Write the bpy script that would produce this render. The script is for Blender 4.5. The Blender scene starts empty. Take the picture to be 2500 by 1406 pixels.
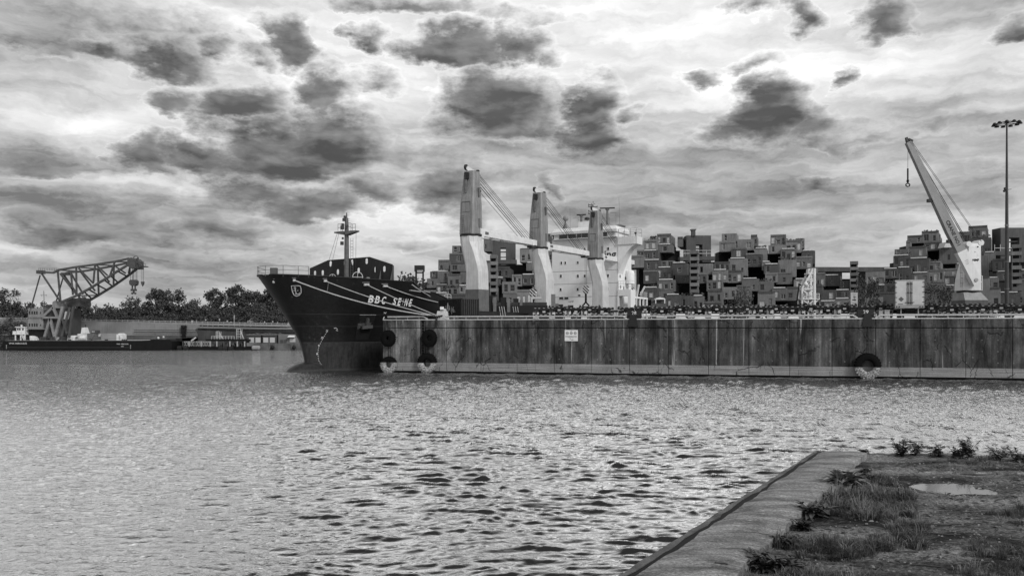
import bpy, bmesh, math, random
import numpy as np
from mathutils import Vector, Matrix, noise as mnoise
R = math.radians
scene = bpy.context.scene
COL = scene.collection
random.seed(7)

# ------------------------------------------------------------------ camera
F = 2000.0 / 2500.0            # focal length in picture widths
CZ = 4.7                       # eye height above the water
cam_d = bpy.data.cameras.new('camera')
cam = bpy.data.objects.new('camera', cam_d)
COL.objects.link(cam)
cam.location = (0, 0, CZ)
cam.rotation_euler = (R(90), 0, 0)
cam_d.sensor_width = 36.0
cam_d.lens = 36.0 * F
cam_d.shift_y = 0.04
cam_d.clip_start = 0.1
cam_d.clip_end = 20000
scene.camera = cam

# ------------------------------------------------------------------ view
scene.view_settings.view_transform = 'Standard'
scene.view_settings.look = 'None'
scene.view_settings.exposure = 0.6
scene.view_settings.gamma = 1.0
scene.view_settings.use_curve_mapping = False

# ------------------------------------------------------------------ sun behind thin cloud, high on the right behind the camera
SUN_EL, SUN_AZ = 34.0, 140.0     # azimuth clockwise from the view axis (+Y)
sd = bpy.data.lights.new('sun', 'SUN')
sd.energy = 1.5
sd.angle = R(14)
sd.color = (1, 1, 1)
sun = bpy.data.objects.new('sun', sd)
COL.objects.link(sun)
sv = Vector((math.sin(R(SUN_AZ)) * math.cos(R(SUN_EL)), math.cos(R(SUN_AZ)) * math.cos(R(SUN_EL)), math.sin(R(SUN_EL))))
sun.rotation_euler = sv.to_track_quat('Z', 'Y').to_euler()
sun.location = sv * 300

# ------------------------------------------------------------------ sky: broken cloud over a physical sky, black and white
world = bpy.data.worlds.new('World')
scene.world = world
world.use_nodes = True
WT = world.node_tree
WT.nodes.clear()

class NB:
    """small helper to wire node trees"""
    def __init__(s, tree): s.t = tree
    def n(s, typ, **kw):
        nd = s.t.nodes.new(typ)
        for k, v in kw.items():
            setattr(nd, k, v)
        return nd
    def put(s, sock, v):
        if v is None: return
        if isinstance(v, bpy.types.NodeSocket): s.t.links.new(v, sock)
        else: sock.default_value = v
    def math(s, op, a, b=None, c=None, clamp=False):
        nd = s.n('ShaderNodeMath', operation=op, use_clamp=clamp)
        s.put(nd.inputs[0], a); s.put(nd.inputs[1], b); s.put(nd.inputs[2], c)
        return nd.outputs[0]
    def vmath(s, op, a, b=None):
        nd = s.n('ShaderNodeVectorMath', operation=op)
        s.put(nd.inputs[0], a); s.put(nd.inputs[1], b)
        return nd.outputs['Value'] if op in ('LENGTH', 'DOT_PRODUCT') else nd.outputs[0]
    def noise(s, vec, scale, detail=4, rough=0.55, dist=0.0, lac=2.0, dim='3D'):
        nd = s.n('ShaderNodeTexNoise', noise_dimensions=dim)
        s.put(nd.inputs['Vector'], vec)
        nd.inputs['Scale'].default_value = scale
        nd.inputs['Detail'].default_value = detail
        nd.inputs['Roughness'].default_value = rough
        nd.inputs['Lacunarity'].default_value = lac
        nd.inputs['Distortion'].default_value = dist
        return nd
    def map(s, v, a, b, c=0.0, d=1.0, smooth=True):
        nd = s.n('ShaderNodeMapRange', interpolation_type='SMOOTHSTEP' if smooth else 'LINEAR')
        s.put(nd.inputs['Value'], v)
        for k, q in (('From Min', a), ('From Max', b), ('To Min', c), ('To Max', d)):
            s.put(nd.inputs[k], q)
        return nd.outputs['Result']
    def mix(s, f, a, b):
        nd = s.n('ShaderNodeMix', data_type='FLOAT')
        s.put(nd.inputs[0], f); s.put(nd.inputs[2], a); s.put(nd.inputs[3], b)
        return nd.outputs[0]
    def xyz(s, v):
        nd = s.n('ShaderNodeSeparateXYZ'); s.put(nd.inputs[0], v); return nd.outputs
    def comb(s, x, y, z):
        nd = s.n('ShaderNodeCombineXYZ')
        for i, q in enumerate((x, y, z)): s.put(nd.inputs[i], q)
        return nd.outputs[0]
    def scale(s, v, xyz): return s.vmath('MULTIPLY', v, xyz)

def build_sky():
    w = NB(WT)
    tc = w.n('ShaderNodeTexCoord')
    D = w.vmath('NORMALIZE', tc.outputs['Generated'])
    d = w.xyz(D)
    az = w.math('ARCTAN2', d[0], d[1])
    el = w.math('ARCSINE', d[2])
    P = w.comb(az, el, 0.0)
    # clouds lie in a layer seen ever more edge-on towards the horizon
    elc = w.math('MAXIMUM', el, 0.0)
    lay = w.math('POWER', elc, 0.8)
    azw = w.math('ADD', az, w.math('MULTIPLY', w.math('LESS_THAN', d[1], 0.0), 0.37))
    Q = w.comb(azw, w.math('MULTIPLY', lay, 1.9), 0.0)
    n_med = w.noise(Q, 12.0, 6, 0.6, dim='2D')
    n_fin = w.noise(Q, 52.0, 3, 0.6, dim='2D')
    # warp of the cloud outlines
    wv = w.vmath('SUBTRACT', n_med.outputs['Color'], (0.5, 0.5, 0.5))
    nd = w.n('ShaderNodeVectorMath', operation='MULTIPLY_ADD')
    w.put(nd.inputs[0], wv); nd.inputs[1].default_value = (0.085, 0.055, 0.0); w.put(nd.inputs[2], P)
    Pw = nd.outputs[0]
    # (x, y, half width, half height, strength): cumulus fragments that stand in this part of the sky
    DARK = [
        (245, 122, 75, 26, .8), (130, 128, 60, 28, .5), (400, 130, 120, 48, .95), (520, 105, 60, 30, .55), (20, 95, 60, 28, .5),
        (620, 135, 60, 40, .55), (712, 95, 62, 66, 1.0), (470, 60, 90, 28, .35), (905, 95, 45, 38, .7), (690, 40, 70, 36, .4),
        (600, 235, 110, 52, 1.0), (430, 240, 70, 40, .8), (785, 215, 78, 52, 1.0), (920, 195, 70, 34, .55),
        (360, 375, 62, 52, 1.0), (480, 375, 110, 42, 1.0), (650, 345, 150, 85, 1.1), (800, 330, 130, 80, 1.05), (720, 400, 150, 40, .9),
        (1120, 108, 135, 46, 1.1), (1270, 105, 70, 46, .9), (1330, 140, 60, 24, .5),
        (1210, 245, 150, 78, 1.15), (1210, 300, 165, 34, .9), (1340, 290, 60, 50, .55),
        (1450, 245, 62, 66, .95), (1435, 315, 68, 54, 1.1), (1545, 285, 42, 22, .5),
        (1720, 190, 70, 24, .6), (1850, 145, 70, 28, .45), (2055, 188, 36, 28, .8),
        (1880, 265, 95, 70, 1.15), (1790, 315, 90, 36, .8), (1985, 305, 80, 46, .8), (2120, 315, 100, 36, .45), (2260, 300, 60, 34, .5),
        (1960, 30, 55, 40, .75), (1830, 15, 70, 34, .6), (2170, 40, 80, 46, .85), (2480, 75, 70, 34, .8), (2400, 395, 50, 26, .35),
        (1000, 5, 170, 26, .7), (640, 470, 170, 48, .75), (760, 490, 160, 42, .9), (900, 470, 130, 46, .7), (1090, 440, 120, 80, .75),
        (180, 555, 150, 44, .85), (290, 530, 90, 44, .6), (90, 560, 70, 32, .6), (560, 560, 110, 36, .8), (400, 605, 130, 26, .6),
        (1990, 450, 90, 18, .6), (1790, 530, 70, 26, .35), (1360, 460, 30, 38, .5), (640, 630, 120, 24, .4), (120, 640, 150, 30, .45),
        (1000, 590, 100, 30, .45), (60, 680, 140, 20, .4), (330, 665, 120, 18, .45), (520, 655, 110, 18, .4), (760, 600, 90, 22, .35), (460, 520, 90, 26, .5), (1130, 520, 110, 30, .4), (350, 30, 260, 46, .42), (100, 400, 170, 26, .5), (1300, 40, 180, 24, .3),
    ]
    def pol(x, y):
        a = math.atan((x - 1250) / 2000.0)
        return a, math.atan((803 - y) / 2000.0 * math.cos(a))
    def blob(vec, x, y, rx, ry, s, flat=False):
        a, e = pol(x, y)
        ca = math.cos(a)
        kx, ky = 2000.0 / rx / (ca * ca) / 1.45, 2000.0 / ry / ca / 1.45
        if flat: e -= ry / 2000.0 * 0.45; ky /= 1.34
        nd = w.n('ShaderNodeVectorMath', operation='MULTIPLY_ADD')
        w.put(nd.inputs[0], vec); nd.inputs[1].default_value = (kx, ky, 0.0); nd.inputs[2].default_value = (-a * kx, -e * ky, 0.0)
        if flat:      # flat base, domed top
            vv = w.vmath('MAXIMUM', nd.outputs[0], w.scale(nd.outputs[0], (-1.0, -2.1, 0.0)))
            return w.math('MULTIPLY_ADD', w.vmath('LENGTH', vv), -s * 1.35, s * 1.35)
        return w.math('MULTIPLY_ADD', w.vmath('LENGTH', nd.outputs[0]), -s * 1.35, s * 1.35)
    acc = None
    for b in DARK:
        o = blob(Pw, *b, flat=True)
        acc = o if acc is None else w.math('MAXIMUM', acc, o)
    acc = w.math('MAXIMUM', acc, 0.0)
    S = w.comb(w.math('ADD', azw, w.math('MULTIPLY', el, 0.6)), w.math('MULTIPLY', lay, 5.2), 0.0)
    Sw = w.vmath('ADD', S, w.scale(wv, (0.12, 0.2, 0.0)))
    s1 = w.noise(Sw, 2.3, 3, 0.55, dim='2D')
    s2 = w.noise(Sw, 8.0, 5, 0.6, dim='2D')
    # outside the part in view the same kind of fragments go on
    off = w.math('MAXIMUM', w.math('SUBTRACT', w.math('ABSOLUTE', az), 0.62), w.math('SUBTRACT', el, 0.42))
    outf = w.map(off, -0.02, 0.14)
    gen = w.map(s1.outputs['Fac'], 0.54, 0.70, 0.0, 1.0)
    acc = w.math('ADD', acc, w.math('MULTIPLY', gen, outf))
    ed = w.math('MULTIPLY', w.math('SUBTRACT', n_med.outputs['Fac'], 0.5), 0.95)
    ed2 = w.math('MULTIPLY', w.math('SUBTRACT', n_fin.outputs['Fac'], 0.5), 0.42)
    dens = w.math('ADD', w.math('ADD', acc, ed), ed2)
    gate = w.map(acc, 0.02, 0.3)
    cov = w.math('MULTIPLY', w.math('ADD', w.map(dens, -0.05, 0.50, 0.0, 0.40), w.map(dens, 0.22, 0.80, 0.0, 0.60)), gate)
    # higher sheet of stratus: soft streaks
    st = w.math('ADD', w.math('MULTIPLY', s1.outputs['Fac'], 0.48), w.math('MULTIPLY', s2.outputs['Fac'], 0.46))
    st = w.math('ADD', st, w.math('MULTIPLY', n_med.outputs['Fac'], 0.16))
    LIGHT = [(1000, 130, 420, 170, .20), (1650, 110, 420, 150, .22), (2300, 170, 330, 90, .16), (250, 195, 300, 30, .06), (200, 310, 300, 50, .14),
             (620, 290, 380, 50, .12), (1900, 200, 300, 70, .16), (950, 560, 300, 70, .12), (250, 450, 330, 30, .10), (2000, 520, 1100, 330, -.05), (350, 470, 900, 330, -.07), (120, 400, 260, 40, -.10), (250, 620, 520, 120, -.10), (120, 40, 330, 70, -.08), (90, 610, 200, 26, .12), (480, 200, 300, 50, .06)]
    for b in LIGHT:
        st = w.math('ADD', st, w.math('MAXIMUM' if b[4] > 0 else 'MINIMUM', blob(Pw, *b), 0.0))
    st = w.math('ADD', st, w.math('MULTIPLY', outf, 0.10))
    sheet = w.math('MAXIMUM', w.math('MINIMUM', w.math('MULTIPLY_ADD', w.math('SUBTRACT', st, 0.33), 1.15, 0.145), 0.76), 0.10)
    # physical sky behind, in grey
    sk = w.n('ShaderNodeTexSky', sky_type='NISHITA', sun_disc=False)
    sk.sun_elevation = R(SUN_EL); sk.sun_rotation = R(SUN_AZ)
    bw = w.n('ShaderNodeRGBToBW'); WT.links.new(sk.outputs[0], bw.inputs[0])
    clear = w.math('MULTIPLY', bw.outputs[0], 0.06)
    base = w.mix(0.88, clear, sheet)
    # thick parts of the fragments are grey below, thin rims stay bright
    tone = w.math('ADD', 0.066, w.math('MULTIPLY', w.math('SUBTRACT', s2.outputs['Fac'], 0.42), 0.20))
    low = w.map(el, 0.02, 0.2, 0.10, 0.0)
    tone = w.math('ADD', tone, low)
    tone = w.math('ADD', tone, w.map(dens, 0.35, 1.15, 0.08, -0.01))
    n_up = w.noise(w.vmath('ADD', Q, (-0.006, 0.016, 0.0)), 12.0, 3, 0.55, dim='2D')
    n_md = w.noise(Q, 12.0, 3, 0.55, dim='2D')
    puff = w.math('SUBTRACT', n_md.outputs['Fac'], n_up.outputs['Fac'])
    tone = w.math('ADD', tone, w.math('MULTIPLY', puff, 0.32))
    tone = w.math('MAXIMUM', tone, 0.045)
    rim = w.map(cov, 0.0, 0.14, 1.0, 1.20)
    col = w.mix(w.math('MULTIPLY', cov, 0.94), w.math('MULTIPLY', base, rim), tone)
    # pale band of far cloud along the horizon
    col = w.mix(w.map(el, -0.02, 0.09, 0.35, 0.0), col, 0.34)
    bg = w.n('ShaderNodeBackground')
    out = w.n('ShaderNodeOutputWorld')
    cc = w.n('ShaderNodeCombineColor')
    for i in range(3): WT.links.new(col, cc.inputs[i])
    WT.links.new(cc.outputs[0], bg.inputs[0])
    bg.inputs[1].default_value = 1.0
    WT.links.new(bg.outputs[0], out.inputs[0])
build_sky()
world.cycles.sampling_method = 'MANUAL'
world.cycles.sample_map_resolution = 512

# ------------------------------------------------------------------ helpers
def at(x, y, D):
    """a point at distance D seen at (x, y) of the 2500 x 1406 photograph"""
    return Vector(((x - 1250) / 2000.0 * D, D, CZ - (y - 803) / 2000.0 * D))
def px(x, D): return (x - 1250) / 2000.0 * D
def pz(y, D): return CZ - (y - 803) / 2000.0 * D

MATS = {}
def mat(name, base, rough=0.7, var=0.0, vscale=1.0, spec=0.3, metal=0.0, streak=0.0, bump=0.0, coords='Object', stretch=(1, 1, 1), emit=0.0):
    """grey procedural material: base tone, blotches (var), vertical streaks, fine bump"""
    if name in MATS: return MATS[name]
    m = bpy.data.materials.new(name); m.use_nodes = True
    t = m.node_tree; w = NB(t)
    b = t.nodes['Principled BSDF']
    b.inputs['Roughness'].default_value = rough
    b.inputs['Specular IOR Level'].default_value = spec
    b.inputs['Metallic'].default_value = metal
    g = w.n('ShaderNodeNewGeometry')
    pos = g.outputs['Position']
    v = base
    if var:
        n = w.noise(w.scale(pos, stretch), vscale, 6, 0.62)
        v = w.math('MULTIPLY', base, w.map(n.outputs['Fac'], 0.25, 0.75, 1 - var, 1 + var, smooth=False))
    if streak:
        n2 = w.noise(w.scale(pos, (3.0, 3.0, 0.22)), 1.6, 5, 0.6)
        v = w.math('MULTIPLY', v, w.map(n2.outputs['Fac'], 0.35, 0.7, 1.0, 1 - streak, smooth=False))
    if not isinstance(v, float):
        cc = w.n('ShaderNodeCombineColor')
        for i in range(3): t.links.new(v, cc.inputs[i])
        t.links.new(cc.outputs[0], b.inputs['Base Color'])
    else:
        b.inputs['Base Color'].default_value = (v, v, v, 1)
    if bump:
        n3 = w.noise(pos, vscale * 6, 6, 0.65)
        bn = w.n('ShaderNodeBump'); bn.inputs['Strength'].default_value = bump
        bn.inputs['Distance'].default_value = 0.05
        t.links.new(n3.outputs['Fac'], bn.inputs['Height'])
        t.links.new(bn.outputs[0], b.inputs['Normal'])
    if emit:
        b.inputs['Emission Color'].default_value = (1, 1, 1, 1)
        b.inputs['Emission Strength'].default_value = emit
    MATS[name] = m
    return m

ORG = {}
def tag(o, label=None, cat=None, group=None, kind=None):
    if label: o['label'] = label
    if cat: o['category'] = cat
    if group: o['group'] = group
    if kind: o['kind'] = kind
    return o
def thing(name, label, cat, loc=(0, 0, 0), group=None, rz=0.0):
    o = bpy.data.objects.new(name, None); COL.objects.link(o)
    o.empty_display_size = 0.2
    o.location = loc; o.rotation_euler = (0, 0, rz)
    ORG[o.name] = Vector(loc)
    return tag(o, label, cat, group)

class MB:
    """collects shapes given in world (or thing-local) coordinates and links them as ONE mesh object"""
    def __init__(s): s.v = []; s.f = []; s.sm = []
    def add(s, vs, fs, smooth=False):
        k = len(s.v); s.v += [tuple(p) for p in vs]
        s.f += [tuple(i + k for i in f) for f in fs]; s.sm += [smooth] * len(fs)
        return s
    def hexa(s, c8):
        return s.add(c8, [(0, 3, 2, 1), (4, 5, 6, 7), (0, 1, 5, 4), (1, 2, 6, 5), (2, 3, 7, 6), (3, 0, 4, 7)])
    def box(s, c, size, rz=0.0, m=None):
        x, y, z = [q / 2 for q in size]
        pts = [Vector(p) for p in ((-x, -y, -z), (x, -y, -z), (x, y, -z), (-x, y, -z), (-x, -y, z), (x, -y, z), (x, y, z), (-x, y, z))]
        if m is None: m = Matrix.Rotation(rz, 3, 'Z')
        c = Vector(c)
        return s.hexa([c + m @ p for p in pts])
    def bb(s, x0, x1, y0, y1, z0, z1):
        return s.box(((x0 + x1) / 2, (y0 + y1) / 2, (z0 + z1) / 2), (abs(x1 - x0), abs(y1 - y0), abs(z1 - z0)))
    def frame(s, p, q, up=(0, 0, 1)):
        p, q = Vector(p), Vector(q); d = (q - p).normalized(); u = Vector(up)
        if abs(d.dot(u)) > 0.98: u = Vector((1, 0, 0))
        a = d.cross(u).normalized(); b = a.cross(d).normalized()
        return p, q, a, b
    def bar(s, p, q, w, h=None, w2=None, h2=None, up=(0, 0, 1)):
        p, q, a, b = s.frame(p, q, up)
        h = w if h is None else h; w2 = w if w2 is None else w2; h2 = h if h2 is None else h2
        r = []
        for o, ww, hh in ((p, w, h), (q, w2, h2)):
            r += [o - a * ww / 2 - b * hh / 2, o + a * ww / 2 - b * hh / 2, o + a * ww / 2 + b * hh / 2, o - a * ww / 2 + b * hh / 2]
        return s.hexa(r)
    def tube(s, p, q, r, r2=None, n=8, caps=True):
        p, q, a, b = s.frame(p, q); r2 = r if r2 is None else r2
        vs = []
        for o, rr in ((p, r), (q, r2)):
            vs += [o + (a * math.cos(2 * math.pi * i / n) + b * math.sin(2 * math.pi * i / n)) * rr for i in range(n)]
        fs = [(i, (i + 1) % n, n + (i + 1) % n, n + i) for i in range(n)]
        s.add(vs, fs, True)
        if caps: s.add(vs, [tuple(range(n))[::-1], tuple(range(n, 2 * n))])
        return s
    def path(s, pts, r, n=6):
        for i in range(len(pts) - 1): s.tube(pts[i], pts[i + 1], r, n=n, caps=(i in (0, len(pts) - 2)))
        return s
    def lathe(s, prof, c, axis='Z', n=20, m=None):
        """prof: (radius, height) pairs round an axis through c"""
        c = Vector(c)
        M = m or {'Z': Matrix.Identity(3), 'Y': Matrix.Rotation(R(90), 3, 'X'), 'X': Matrix.Rotation(R(90), 3, 'Y')}[axis]
        vs = []
        for r, h in prof:
            vs += [c + M @ Vector((r * math.cos(2 * math.pi * i / n), r * math.sin(2 * math.pi * i / n), h)) for i in range(n)]
        fs = []
        for k in range(len(prof) - 1):
            fs += [(k * n + i, k * n + (i + 1) % n, (k + 1) * n + (i + 1) % n, (k + 1) * n + i) for i in range(n)]
        return s.add(vs, fs, True)
    def prism(s, poly, d):
        """closed polygon (3-D points) pushed along d"""
        d = Vector(d); n = len(poly)
        vs = [Vector(p) for p in poly] + [Vector(p) + d for p in poly]
        fs = [tuple(range(n))[::-1], tuple(range(n, 2 * n))] + [(i, (i + 1) % n, n + (i + 1) % n, n + i) for i in range(n)]
        return s.add(vs, fs)
    def mesh(s, name, o=Vector((0, 0, 0))):
        me = bpy.data.meshes.new(name)
        me.from_pydata([(p[0] - o[0], p[1] - o[1], p[2] - o[2]) for p in s.v], [], s.f)
        me.polygons.foreach_set('use_smooth', s.sm)
        me.update()
        return me
    def build(s, name, m, parent=None, fix=True):
        o = ORG.get(parent.name, Vector((0, 0, 0))) if parent else Vector((0, 0, 0))
        me = s.mesh(name, o)
        if fix:
            bm = bmesh.new(); bm.from_mesh(me); bmesh.ops.recalc_face_normals(bm, faces=bm.faces); bm.to_mesh(me); bm.free()
        ob = bpy.data.objects.new(name, me); COL.objects.link(ob)
        if m: me.materials.append(m)
        if parent:
            ob.parent = parent; ORG[ob.name] = o
        return ob
def solo(mb, name, m, label, cat, group=None):
    o = mb.build(name, m); return tag(o, label, cat, group)
def copy_tree(o, parent=None):
    c = o.copy(); COL.objects.link(c); c.parent = parent
    for ch in list(o.children): copy_tree(ch, c)
    return c

def text_mesh(name, body, size, origin, ux, uz, m, parent, depth=0.02, shear=0.0, align='LEFT', bold=0.0, xs=1.0):
    """flat lettering standing on a surface: ux runs along the line, uz up the letters"""
    cu = bpy.data.curves.new(name, 'FONT'); cu.body = body; cu.size = size; cu.shear = shear
    cu.align_x = align; cu.extrude = depth; cu.offset = bold; cu.resolution_u = 2
    to = bpy.data.objects.new(name, cu); COL.objects.link(to)
    dg = bpy.context.evaluated_depsgraph_get()
    me = bpy.data.meshes.new_from_object(to.evaluated_get(dg))
    bpy.data.objects.remove(to); bpy.data.curves.remove(cu)
    ux = Vector(ux).normalized(); uz = Vector(uz).normalized(); un = ux.cross(uz)
    o = ORG.get(parent.name, Vector((0, 0, 0))) if parent else Vector((0, 0, 0))
    org = Vector(origin) - o
    for v in me.vertices:
        c = v.co.copy(); v.co = org + ux * c.x * xs + uz * c.y + un * c.z
    me.materials.clear(); me.materials.append(m)
    ob = bpy.data.objects.new(name, me); COL.objects.link(ob)
    if parent: ob.parent = parent; ORG[ob.name] = o
    return ob
# ================================================================== WATER
def make_water():
    rng = np.random.default_rng(3)
    rows = np.concatenate([[2.0, 5.0, 8.0], np.geomspace(12.0, 110.0, 760), np.geomspace(122.0, 900.0, 40), [1500., 3000., 8000.]])
    t = np.concatenate([[-6., -2.5, -1.4, -1.0], np.linspace(-0.74, 0.74, 560), [1.0, 1.4, 2.5, 6.]])
    Y, T = np.meshgrid(rows, t, indexing='ij')
    X = T * np.maximum(Y, 12.0)
    dy = np.gradient(rows)[:, None] * np.ones_like(T)
    dx = 0.00265 * Y
    # slow warp so that crests wander
    wx = X + 0.45 * np.sin(0.21 * Y + 0.4 * X) + 0.3 * np.sin(0.55 * X - 0.31 * Y + 1.0)
    wy = Y + 0.5 * np.sin(0.24 * X + 0.17 * Y) + 0.22 * np.sin(0.8 * X + 0.5 * Y + 2.0)
    Z = np.zeros_like(X)
    # the lee of the berthed ship and quay keeps longer smooth ripples; the open reach on the left is finely ruffled
    lee = 1 / (1 + np.exp(-(X + 0.29 * Y) / (0.045 * Y + 0.4)))
    def wob(k, n=3):
        o = np.zeros_like(X)
        for _ in range(n):
            kk = k * rng.uniform(.16, .42); th = rng.uniform(0, 6.28)
            o += np.sin(kk * (np.cos(th) * X + np.sin(th) * Y) + rng.uniform(0, 6.28))
        return o
    # short crested ripples: narrow crests, broad smooth troughs
    for lam in np.geomspace(0.22, 1.15, 30):
        th = rng.normal(0, 0.27)
        if rng.random() < 0.2: th += rng.choice([-0.75, 0.75])
        k = 2 * np.pi / lam
        ph = k * (np.sin(th) * wx + np.cos(th) * wy) + 0.85 * wob(k) + rng.uniform(0, 6.28)
        slope = 0.20 * rng.uniform(0.6, 1.3) * (1.0 if lam < 0.7 else (0.7 / lam) ** 1.2)
        fade = np.clip((lam / (2.4 * np.maximum(dy, dx)) - 0.8) / 1.2, 0, 1)
        if not fade.any(): continue
        grp = np.clip(0.45 + 0.42 * wob(k * .8, 2), 0, 1.2)
        w = (0.5 + 0.5 * np.sin(ph)) ** 6
        gain = ((0.30 + 0.85 * lee) if lam > 0.7 else (0.50 + 0.60 * lee)) * (0.95 + 1.7 * np.clip((Y - 18) / 35, 0, 1))
        Z += slope / k * 1.15 * w * grp * fade * gain
    Z -= Z.mean()
    n0, n1 = X.shape
    me = bpy.data.meshes.new('water')
    co = np.stack([X, Y, Z], -1).reshape(-1, 3)
    idx = np.arange(n0 * n1).reshape(n0, n1)
    q = np.stack([idx[:-1, :-1], idx[:-1, 1:], idx[1:, 1:], idx[1:, :-1]], -1).reshape(-1, 4)
    me.vertices.add(len(co)); me.vertices.foreach_set('co', co.ravel())
    me.loops.add(q.size); me.loops.foreach_set('vertex_index', q.ravel())
    me.polygons.add(len(q)); me.polygons.foreach_set('loop_start', np.arange(0, q.size, 4)); me.polygons.foreach_set('loop_total', np.full(len(q), 4))
    me.polygons.foreach_set('use_smooth', np.ones(len(q), bool))
    me.update(); me.validate()
    m = bpy.data.materials.new('water'); m.use_nodes = True
    t_ = m.node_tree; w = NB(t_); b = t_.nodes['Principled BSDF']
    g = w.n('ShaderNodeNewGeometry'); pos = g.outputs['Position']
    p = w.xyz(pos)
    n1_ = w.noise(w.scale(pos, (0.62, 1.0, 1.0)), 3.4, 4, 0.6, 0.5)
    n2_ = w.noise(w.scale(pos, (1.1, 0.36, 1.0)), 3.4, 4, 0.66, 0.3)
    far = w.map(p[1], 25.0, 75.0)
    leeside = w.map(w.math('ADD', p[0], w.math('MULTIPLY', p[1], 0.29)), -3.0, 3.0, 1.0, 0.35)
    h1 = w.math('MULTIPLY', n1_.outputs['Fac'], w.math('MULTIPLY', leeside, 0.06))
    h2 = w.math('MULTIPLY', n2_.outputs['Fac'], w.math('MULTIPLY', far, 0.62))
    bn = w.n('ShaderNodeBump'); bn.inputs['Strength'].default_value = 1.0; bn.inputs['Distance'].default_value = 1.0
    t_.links.new(w.math('ADD', h1, h2), bn.inputs['Height'])
    # murky water below, a mirror above that strengthens towards grazing sight
    t_.nodes.remove(b)
    lw = w.n('ShaderNodeLayerWeight'); lw.inputs['Blend'].default_value = 0.5
    t_.links.new(bn.outputs[0], lw.inputs['Normal'])
    fr = w.map(lw.outputs['Facing'], 0.40, 0.80, 0.02, 0.99)
    gl = w.n('ShaderNodeBsdfGlossy'); t_.links.new(w.map(p[1], 20.0, 90.0, 0.015, 0.04), gl.inputs['Roughness'])
    gl.inputs['Color'].default_value = (1, 1, 1, 1)
    df = w.n('ShaderNodeBsdfDiffuse'); df.inputs['Color'].default_value = (.012, .012, .012, 1)
    t_.links.new(bn.outputs[0], gl.inputs['Normal'])
    mx = w.n('ShaderNodeMixShader')
    t_.links.new(fr, mx.inputs[0]); t_.links.new(df.outputs[0], mx.inputs[1]); t_.links.new(gl.outputs[0], mx.inputs[2])
    t_.links.new(mx.outputs[0], [n for n in t_.nodes if n.type == 'OUTPUT_MATERIAL'][0].inputs[0])
    me.materials.append(m)
    o = bpy.data.objects.new('water', me); COL.objects.link(o)
    o['kind'] = 'structure'
make_water()

# ================================================================== NEAR SHORE (bottom right)
CAPZ = 3.05
def gp(x, y, z=CAPZ):
    D = 2000.0 * (CZ - z) / (y - 803.0)
    return Vector(((x - 1250) / 2000.0 * D, D, z))

def concrete_near():
    m = bpy.data.materials.new('worn_concrete'); m.use_nodes = True
    t = m.node_tree; w = NB(t); b = t.nodes['Principled BSDF']
    g = w.n('ShaderNodeNewGeometry'); pos = g.outputs['Position']
    n1 = w.noise(w.scale(pos, (1.0, 3.2, 1.0)), 1.7, 8, 0.72, 0.4)
    n2 = w.noise(pos, 42.0, 5, 0.72)
    n3 = w.noise(w.scale(pos, (1.6, 5.0, 1.0)), 3.0, 6, 0.7, 1.5)
    v = w.math('MULTIPLY', w.map(n1.outputs['Fac'], 0.38, 0.64, 0.05, 0.25, smooth=False), w.map(n2.outputs['Fac'], 0.35, 0.65, 0.45, 1.6, smooth=False))
    v = w.math('ADD', v, w.map(n3.outputs['Fac'], 0.60, 0.70, 0.0, 0.26))
    cc = w.n('ShaderNodeCombineColor')
    for i in range(3): t.links.new(v, cc.inputs[i])
    t.links.new(cc.outputs[0], b.inputs['Base Color'])
    b.inputs['Roughness'].default_value = 0.85
    bn = w.n('ShaderNodeBump'); bn.inputs['Strength'].default_value = 0.8; bn.inputs['Distance'].default_value = 0.012
    t.links.new(n2.outputs['Fac'], bn.inputs['Height']); t.links.new(bn.outputs[0], b.inputs['Normal'])
    return m
CONC = concrete_near()
dark_conc = mat('wet_dark_concrete', 0.10, 0.8, 0.6, 4.0, bump=0.8)

def ragged(a, b, n, amp, seed):
    rnd = random.Random(seed); d = (b - a); nrm = Vector((-d.y, d.x, 0)).normalized()
    return [a + d * (i / n) + nrm * (rnd.uniform(-amp, amp) + 0.5 * amp * math.sin(i * 0.9 + seed)) * (0 if i in (0, n) else 1) for i in range(n + 1)]

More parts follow.
